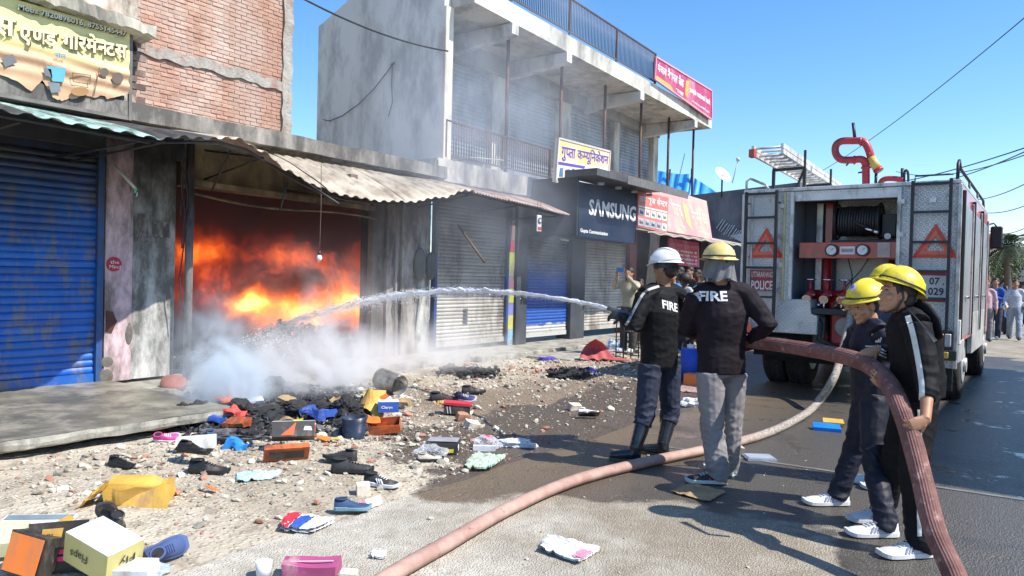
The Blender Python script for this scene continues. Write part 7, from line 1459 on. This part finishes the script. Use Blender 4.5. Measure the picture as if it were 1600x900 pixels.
wad('plastic_bag', 'white plastic bag on wet ground between the two firemen', 'plastic bag', 1083, 634, (.26,.2,.2), mat('white_film2',(.72,.72,.74),(.5,.5,.52),14,.35), 2, .6); sheet_it('flat_sheet', 'dull pink flat sheet behind the white bag', 'sheet', [(1058,613),(1095,615),(1098,604),(1066,603)], mat('dull_pink',(.35,.24,.22),None,5,.8), .02)
# things on the wet road
M, p = place(1292, 672, VA-.35, R(8), 0, .0); o = build(crumple(panel_box(.26,.15,.05,6),.01,6,2).xf(M), 'shoe_box', plain('vivid_blue',(.01,.22,.75),.4), None, 'vivid blue box lying behind the women', 'box'); M, p = place(1302, 664, VA-.35, R(5), 0, .02); build(crumple(MB().box(-.1,.1,-.08,.08,0,.03),.01,6,2).xf(M), 'card_flap', P_gold, None, 'yellow card lying on the vivid blue box', 'cardboard')
M, p = place(1186, 717, VA+.0, 0, 0, .0); o = build(MB().box(-.125,.125,-.09,.09,0,.02).xf(M), 'tray', mat('wet_grey_tray',(.32,.36,.44),None,6,.3), None, 'flat grey tray lying on the wet road joint', 'tray'); build(MB().box(-.11,.11,-.075,.075,.021,.028).xf(M), 'cover', mat('wet_grey_cover',(.45,.50,.58),None,6,.2), o)
o = sheet_it('cardboard_sheet', 'wet brown cardboard under the grey-trousered fireman foot', 'cardboard', [(1046,770),(1108,786),(1134,770),(1080,757)], P_kr, .012, .006, lift=.01)
c0_ = thing('blue_jug', 'blue plastic drum glimpsed between the two firemen', 'drum', W(1079,560,11)); q = W(1079,572,11); q.z = .03; build(MB().cyl(q, q+UP*.5, .15, .15, 20), 'drum', plain('drum_blue',(.02,.08,.5)), c0_); build(MB().cyl(q+UP*.5, q+UP*.56, .06), 'cap', M_wp, c0_); q2 = W(1085,578,10.6); q2.z = .02
build(crumple(MB().obox(q2+UP*.09,(.25,.2,.18)),.02,5,1), 'carton', P_or, None, 'orange carton on the ground right of the blue drum', 'box')
# ================================================================ fire, smoke, water
def vol(name, label, box, fn, step, kind='stuff'):
    m = bpy.data.materials.new(name); m.use_nodes = True; t = NT(m); t.n.remove(t.n['Principled BSDF']); v = t.new('ShaderNodeVolumePrincipled'); t.link(v.outputs[0], t.n['Material Output'].inputs['Volume'])
    fn(t, v); m.cycles.volume_step_rate = step
    o = build(MB().box(*box), name, m, kind=kind); return o
def gauss(t, s, cx, cy, cz, rx, ry, rz, amp):
    q = t.math('ADD', t.math('ADD', t.math('POWER', t.math('ABSOLUTE', t.math('DIVIDE', t.math('SUBTRACT', s[0], cx), rx)), 2), t.math('POWER', t.math('ABSOLUTE', t.math('DIVIDE', t.math('SUBTRACT', s[1], cy), ry)), 2)), t.math('POWER', t.math('ABSOLUTE', t.math('DIVIDE', t.math('SUBTRACT', s[2], cz), rz)), 2))
    return t.math('MULTIPLY', t.math('EXPONENT', t.math('MULTIPLY', q, -1)), amp)
def warp(t, p, sc, amt):
    q = t.new('ShaderNodeTexNoise'); t.link(p, q.inputs['Vector']); q.inputs['Scale'].default_value = sc; q.inputs['Detail'].default_value = 3
    a = t.new('ShaderNodeVectorMath', operation='SUBTRACT'); t.link(q.outputs['Color'], a.inputs[0]); a.inputs[1].default_value = (.5,.5,.5)
    b = t.new('ShaderNodeVectorMath', operation='SCALE'); t.link(a.outputs[0], b.inputs[0]); b.inputs['Scale'].default_value = amt
    c_ = t.new('ShaderNodeVectorMath', operation='ADD'); t.link(p, c_.inputs[0]); t.link(b.outputs[0], c_.inputs[1]); return c_.outputs[0]
def fire(t, v):
    p = t.pos(); pw = warp(t, p, 2.6, .6); s = t.sep(pw)
    e = gauss(t, s, -10., 7.5, .85, .8, .9, .45, 1.08)
    for g_ in ((-10., 6.75, 1.02, .8, .6, .27, 1.12), (-10., 8.55, 1.05, .8, .65, .55, 1.04), (-10., 5.95, 1.8, 1.0, 1.0, .24, .68), (-10., 7.4, 1.75, 1., 1.1, .25, .60), (-10., 6.2, 1.6, 1.2, 2.1, .8, .42), (-10., 5.9, 1.15, 1., .9, .4, .50), (-10., 8.9, 1.2, .9, .5, 1., .62)): e = t.math('MAXIMUM', e, gauss(t, s, *g_))
    n = t.noise(t.scale(pw, (1,1,.7)), 6.5, 8, .74, 1.2); n2 = t.noise(t.scale(pw, (1,1,.6)), 2.4, 4, .6, .8); T = t.math('ADD', t.math('ADD', e, t.map(n, .28, .72, -.40, .34)), t.map(n2, .3, .7, -.26, .20))
    T = t.math('MULTIPLY', T, t.map(e, .08, .3))
    col = t.ramp(T, [(.18,(.25,.01,.002)),(.42,(.85,.05,.005)),(.70,(1,.17,.010)),(.92,(1,.38,.035)),(1.,(1,.60,.14))])
    st = t.math('MULTIPLY', t.math('POWER', t.map(T, .14, 1.05), 2.2), 12.)
    t.link(col, v.inputs['Emission Color']); t.link(t.math('ADD', st, .05), v.inputs['Emission Strength'])
    v.inputs['Color'].default_value = (.22,.20,.21,1); t.link(t.map(t.noise(p, 1.7, 4), .3, .7, 1.6, 4.2), v.inputs['Density'])
vol('fire', 'flames', (-12.4,-9.52,4.95,9.6,.21,2.84), fire, .16)
def smoke_ground(t, v):
    p = t.pos(); pw = warp(t, p, 1.3, 1.0); s = t.sep(pw); s0 = t.sep(p)
    e = gauss(t, s, -7.1, 5.8, .28, .50, .65, .38, 11.); a = lambda *k: t.math('ADD', e, gauss(t, s, *k))
    e = a(-7.9, 7.0, .2, .7, 1.5, .34, 2.0); e = a(-8.3, 5.7, .3, .6, .8, .45, 1.5); e = a(-8.2, 9.3, .2, .6, 1.3, .4, 1.4); e = a(-7.2, 8.3, .2, .5, .8, .3, 2.5); e = a(-7.8, 6.4, 1.2, .5, .8, .6, .7)
    n = t.noise(pw, 2.6, 7, .62); e = t.math('MULTIPLY', e, t.map(n, .42, .62))
    e2 = t.math('MULTIPLY', t.math('ADD', gauss(t, s0, -7.0, 4.45, .28, .26, .30, .30, 26), gauss(t, s0, -7.15, 4.35, .75, .25, .3, .4, 3)), t.map(t.noise(pw, 4.5, 5, .6), .38, .62))
    f_ = t.math('MULTIPLY', t.map(s0[2], 2.2, 1.2), t.math('MULTIPLY', t.map(s0[0], -5.2, -5.9), t.map(s0[1], 3.5, 3.9)))
    t.link(t.math('MULTIPLY', t.math('ADD', e, e2), f_), v.inputs['Density']); v.inputs['Anisotropy'].default_value = .0
    t.link(t.mix(t.map(s0[1], 5.2, 4.7), (.98,.985,1), (.84,.92,1)), v.inputs['Color'])
vol('ground_smoke', 'smoke', (-8.98,-5.1,3.4,11.5,.16,2.25), smoke_ground, .3)
def smoke_high(t, v):
    p = t.pos(); pw = warp(t, p, .6, 1.4); s = t.sep(pw); s0 = t.sep(p)
    e = gauss(t, s, -8.9, 11.5, 5.0, 1.2, 2.6, 2.2, .34); a = lambda *k: t.math('ADD', e, gauss(t, s, *k))
    e = a(-8.3, 11.5, 2.6, .8, 3.2, .7, .40); e = a(-8.3, 9.8, 4.0, .9, 1.8, 1., .15); e = a(-7.6, 8.6, 3.6, .6, 1.6, 1.1, .22); e = a(-8.5, 14.5, 2.0, .6, 2.0, 1.2, .05)
    n = t.noise(pw, 1.0, 5, .6); e = t.math('MULTIPLY', e, t.map(n, .35, .65)); f_ = t.math('MULTIPLY', t.map(s0[2], 7.8, 6.5), t.math('MULTIPLY', t.map(s0[1], 6.0, 7.5), t.map(s0[1], 19.5, 17.5)))
    t.link(t.math('MULTIPLY', e, f_), v.inputs['Density']); v.inputs['Color'].default_value = (.72,.80,.92,1)
vol('thin_smoke', 'smoke', (-9.9,-6.6,5.8,19.6,.6,7.9), smoke_high, .8)
# burnt goods inside the shop
random.seed(5); hb = MB()
for i in range(1500):
    y = random.uniform(5.2,8.2); x = random.uniform(-9.5,-9.02); h_ = .2+.36*math.exp(-((y-6.9)/.55)**2)+.22*math.exp(-((y-7.7)/.5)**2); z = .2+random.random()*h_*(.6+.4*min(1,(-9.0-x)/.4)); s_ = random.uniform(.03,.11)
    k2 = MB(); k2.box(-s_*.6,s_*.6,-s_*.4,s_*.4,-.008,.008) if i % 2 else k2.ell((0,0,0),(s_*.5,s_*.4,s_*.3),nu=6,nv=4); crumple(k2, s_*.3, 14, i % 9)
    k2.xf(Matrix.Translation((x,y,z)) @ Euler((random.random()*6,random.random()*6,random.random()*6)).to_matrix().to_4x4()); hb.add(k2.v, k2.f, 0 if i % 5 else 1)
build(hb, 'burning_goods', [M_char, M_ash], kind='stuff')
# water jet
M_jet = mat('water_spray', (.93,.95,.97), (.86,.89,.93), 20, .3, spec=.8); t = NT(M_jet); b = M_jet.node_tree.nodes['Principled BSDF']; b.inputs['Transmission Weight'].default_value = .0; b.inputs['Emission Strength'].default_value = 0
JP = smooth([W(966,487,6.36),W(930,477,6.9),W(880,467,7.6),W(800,457,8.6),W(745,454,9.2),W(700,454,9.6),W(640,459,10.1),W(590,466,10.4),W(540,478,10.65),(PX(490,491,-9.05)),(PX(440,511,-9.35)),(PX(415,525,-9.5))], 30)
mb = MB(); n = 7; random.seed(2)
for st_ in range(9):
    rs = []
    for i, p in enumerate(JP):
        u = i/len(JP); d = (JP[min(i+1,len(JP)-1)]-JP[max(i-1,0)]).normalized(); x = d.cross(UP).normalized(); y = x.cross(d); w_ = .004+.026*min(1,u*1.3)+.03*u*u
        c_ = p+x*w_*1.6*noise.noise(Vector((i*.09,st_*7.1,0)))*1.5+y*w_*1.5*noise.noise(Vector((i*.09,st_*3.7,5)))*1.5; k_ = max(.0, .62+1.5*noise.noise(Vector((i*.13,st_*2.3,8)))-.25*u)
        rs.append([c_+(x*math.cos(2*PI*j/n)+y*math.sin(2*PI*j/n))*(.010+.004*(1-u))*k_*(1+.5*noise.noise(Vector((i*.7,j*1.7,st_)))) for j in range(n)])
    mb.rings(rs)
for i in range(26000):
    u = random.random()**.75; k = min(len(JP)-2, int(u*len(JP))); p = JP[k]; d = (JP[k+1]-JP[k]).normalized(); sp = .005+.045*min(1,u*1.3)**1.4; q = p+Vector((random.gauss(0,sp),random.gauss(0,sp),random.gauss(-.010*u,sp*.8)-(abs(random.gauss(0,.09*u)) if random.random() < .22 else 0))); s_ = random.uniform(.0015,.005)*(1+u*.6)
    e = [Vector((random.uniform(-1,1),random.uniform(-1,1),random.uniform(-1,1)))*s_+d*s_*random.uniform(-2.5,2.5) for _ in range(4)]; mb.add([q+a for a in e], [(0,1,2),(0,2,3),(0,3,1),(1,3,2)])
for i in range(1800):
    q = PX(random.gauss(432,24), random.gauss(528,13)+5, random.uniform(-9.5,-8.8)); s_ = random.uniform(.004,.013)
    e = [Vector((random.uniform(-1,1),random.uniform(-1,1),random.uniform(-1,1)))*s_ for _ in range(4)]; mb.add([q+a for a in e], [(0,1,2),(0,2,3),(0,3,1),(1,3,2)])
build(mb, 'water_jet', M_jet, kind='stuff')
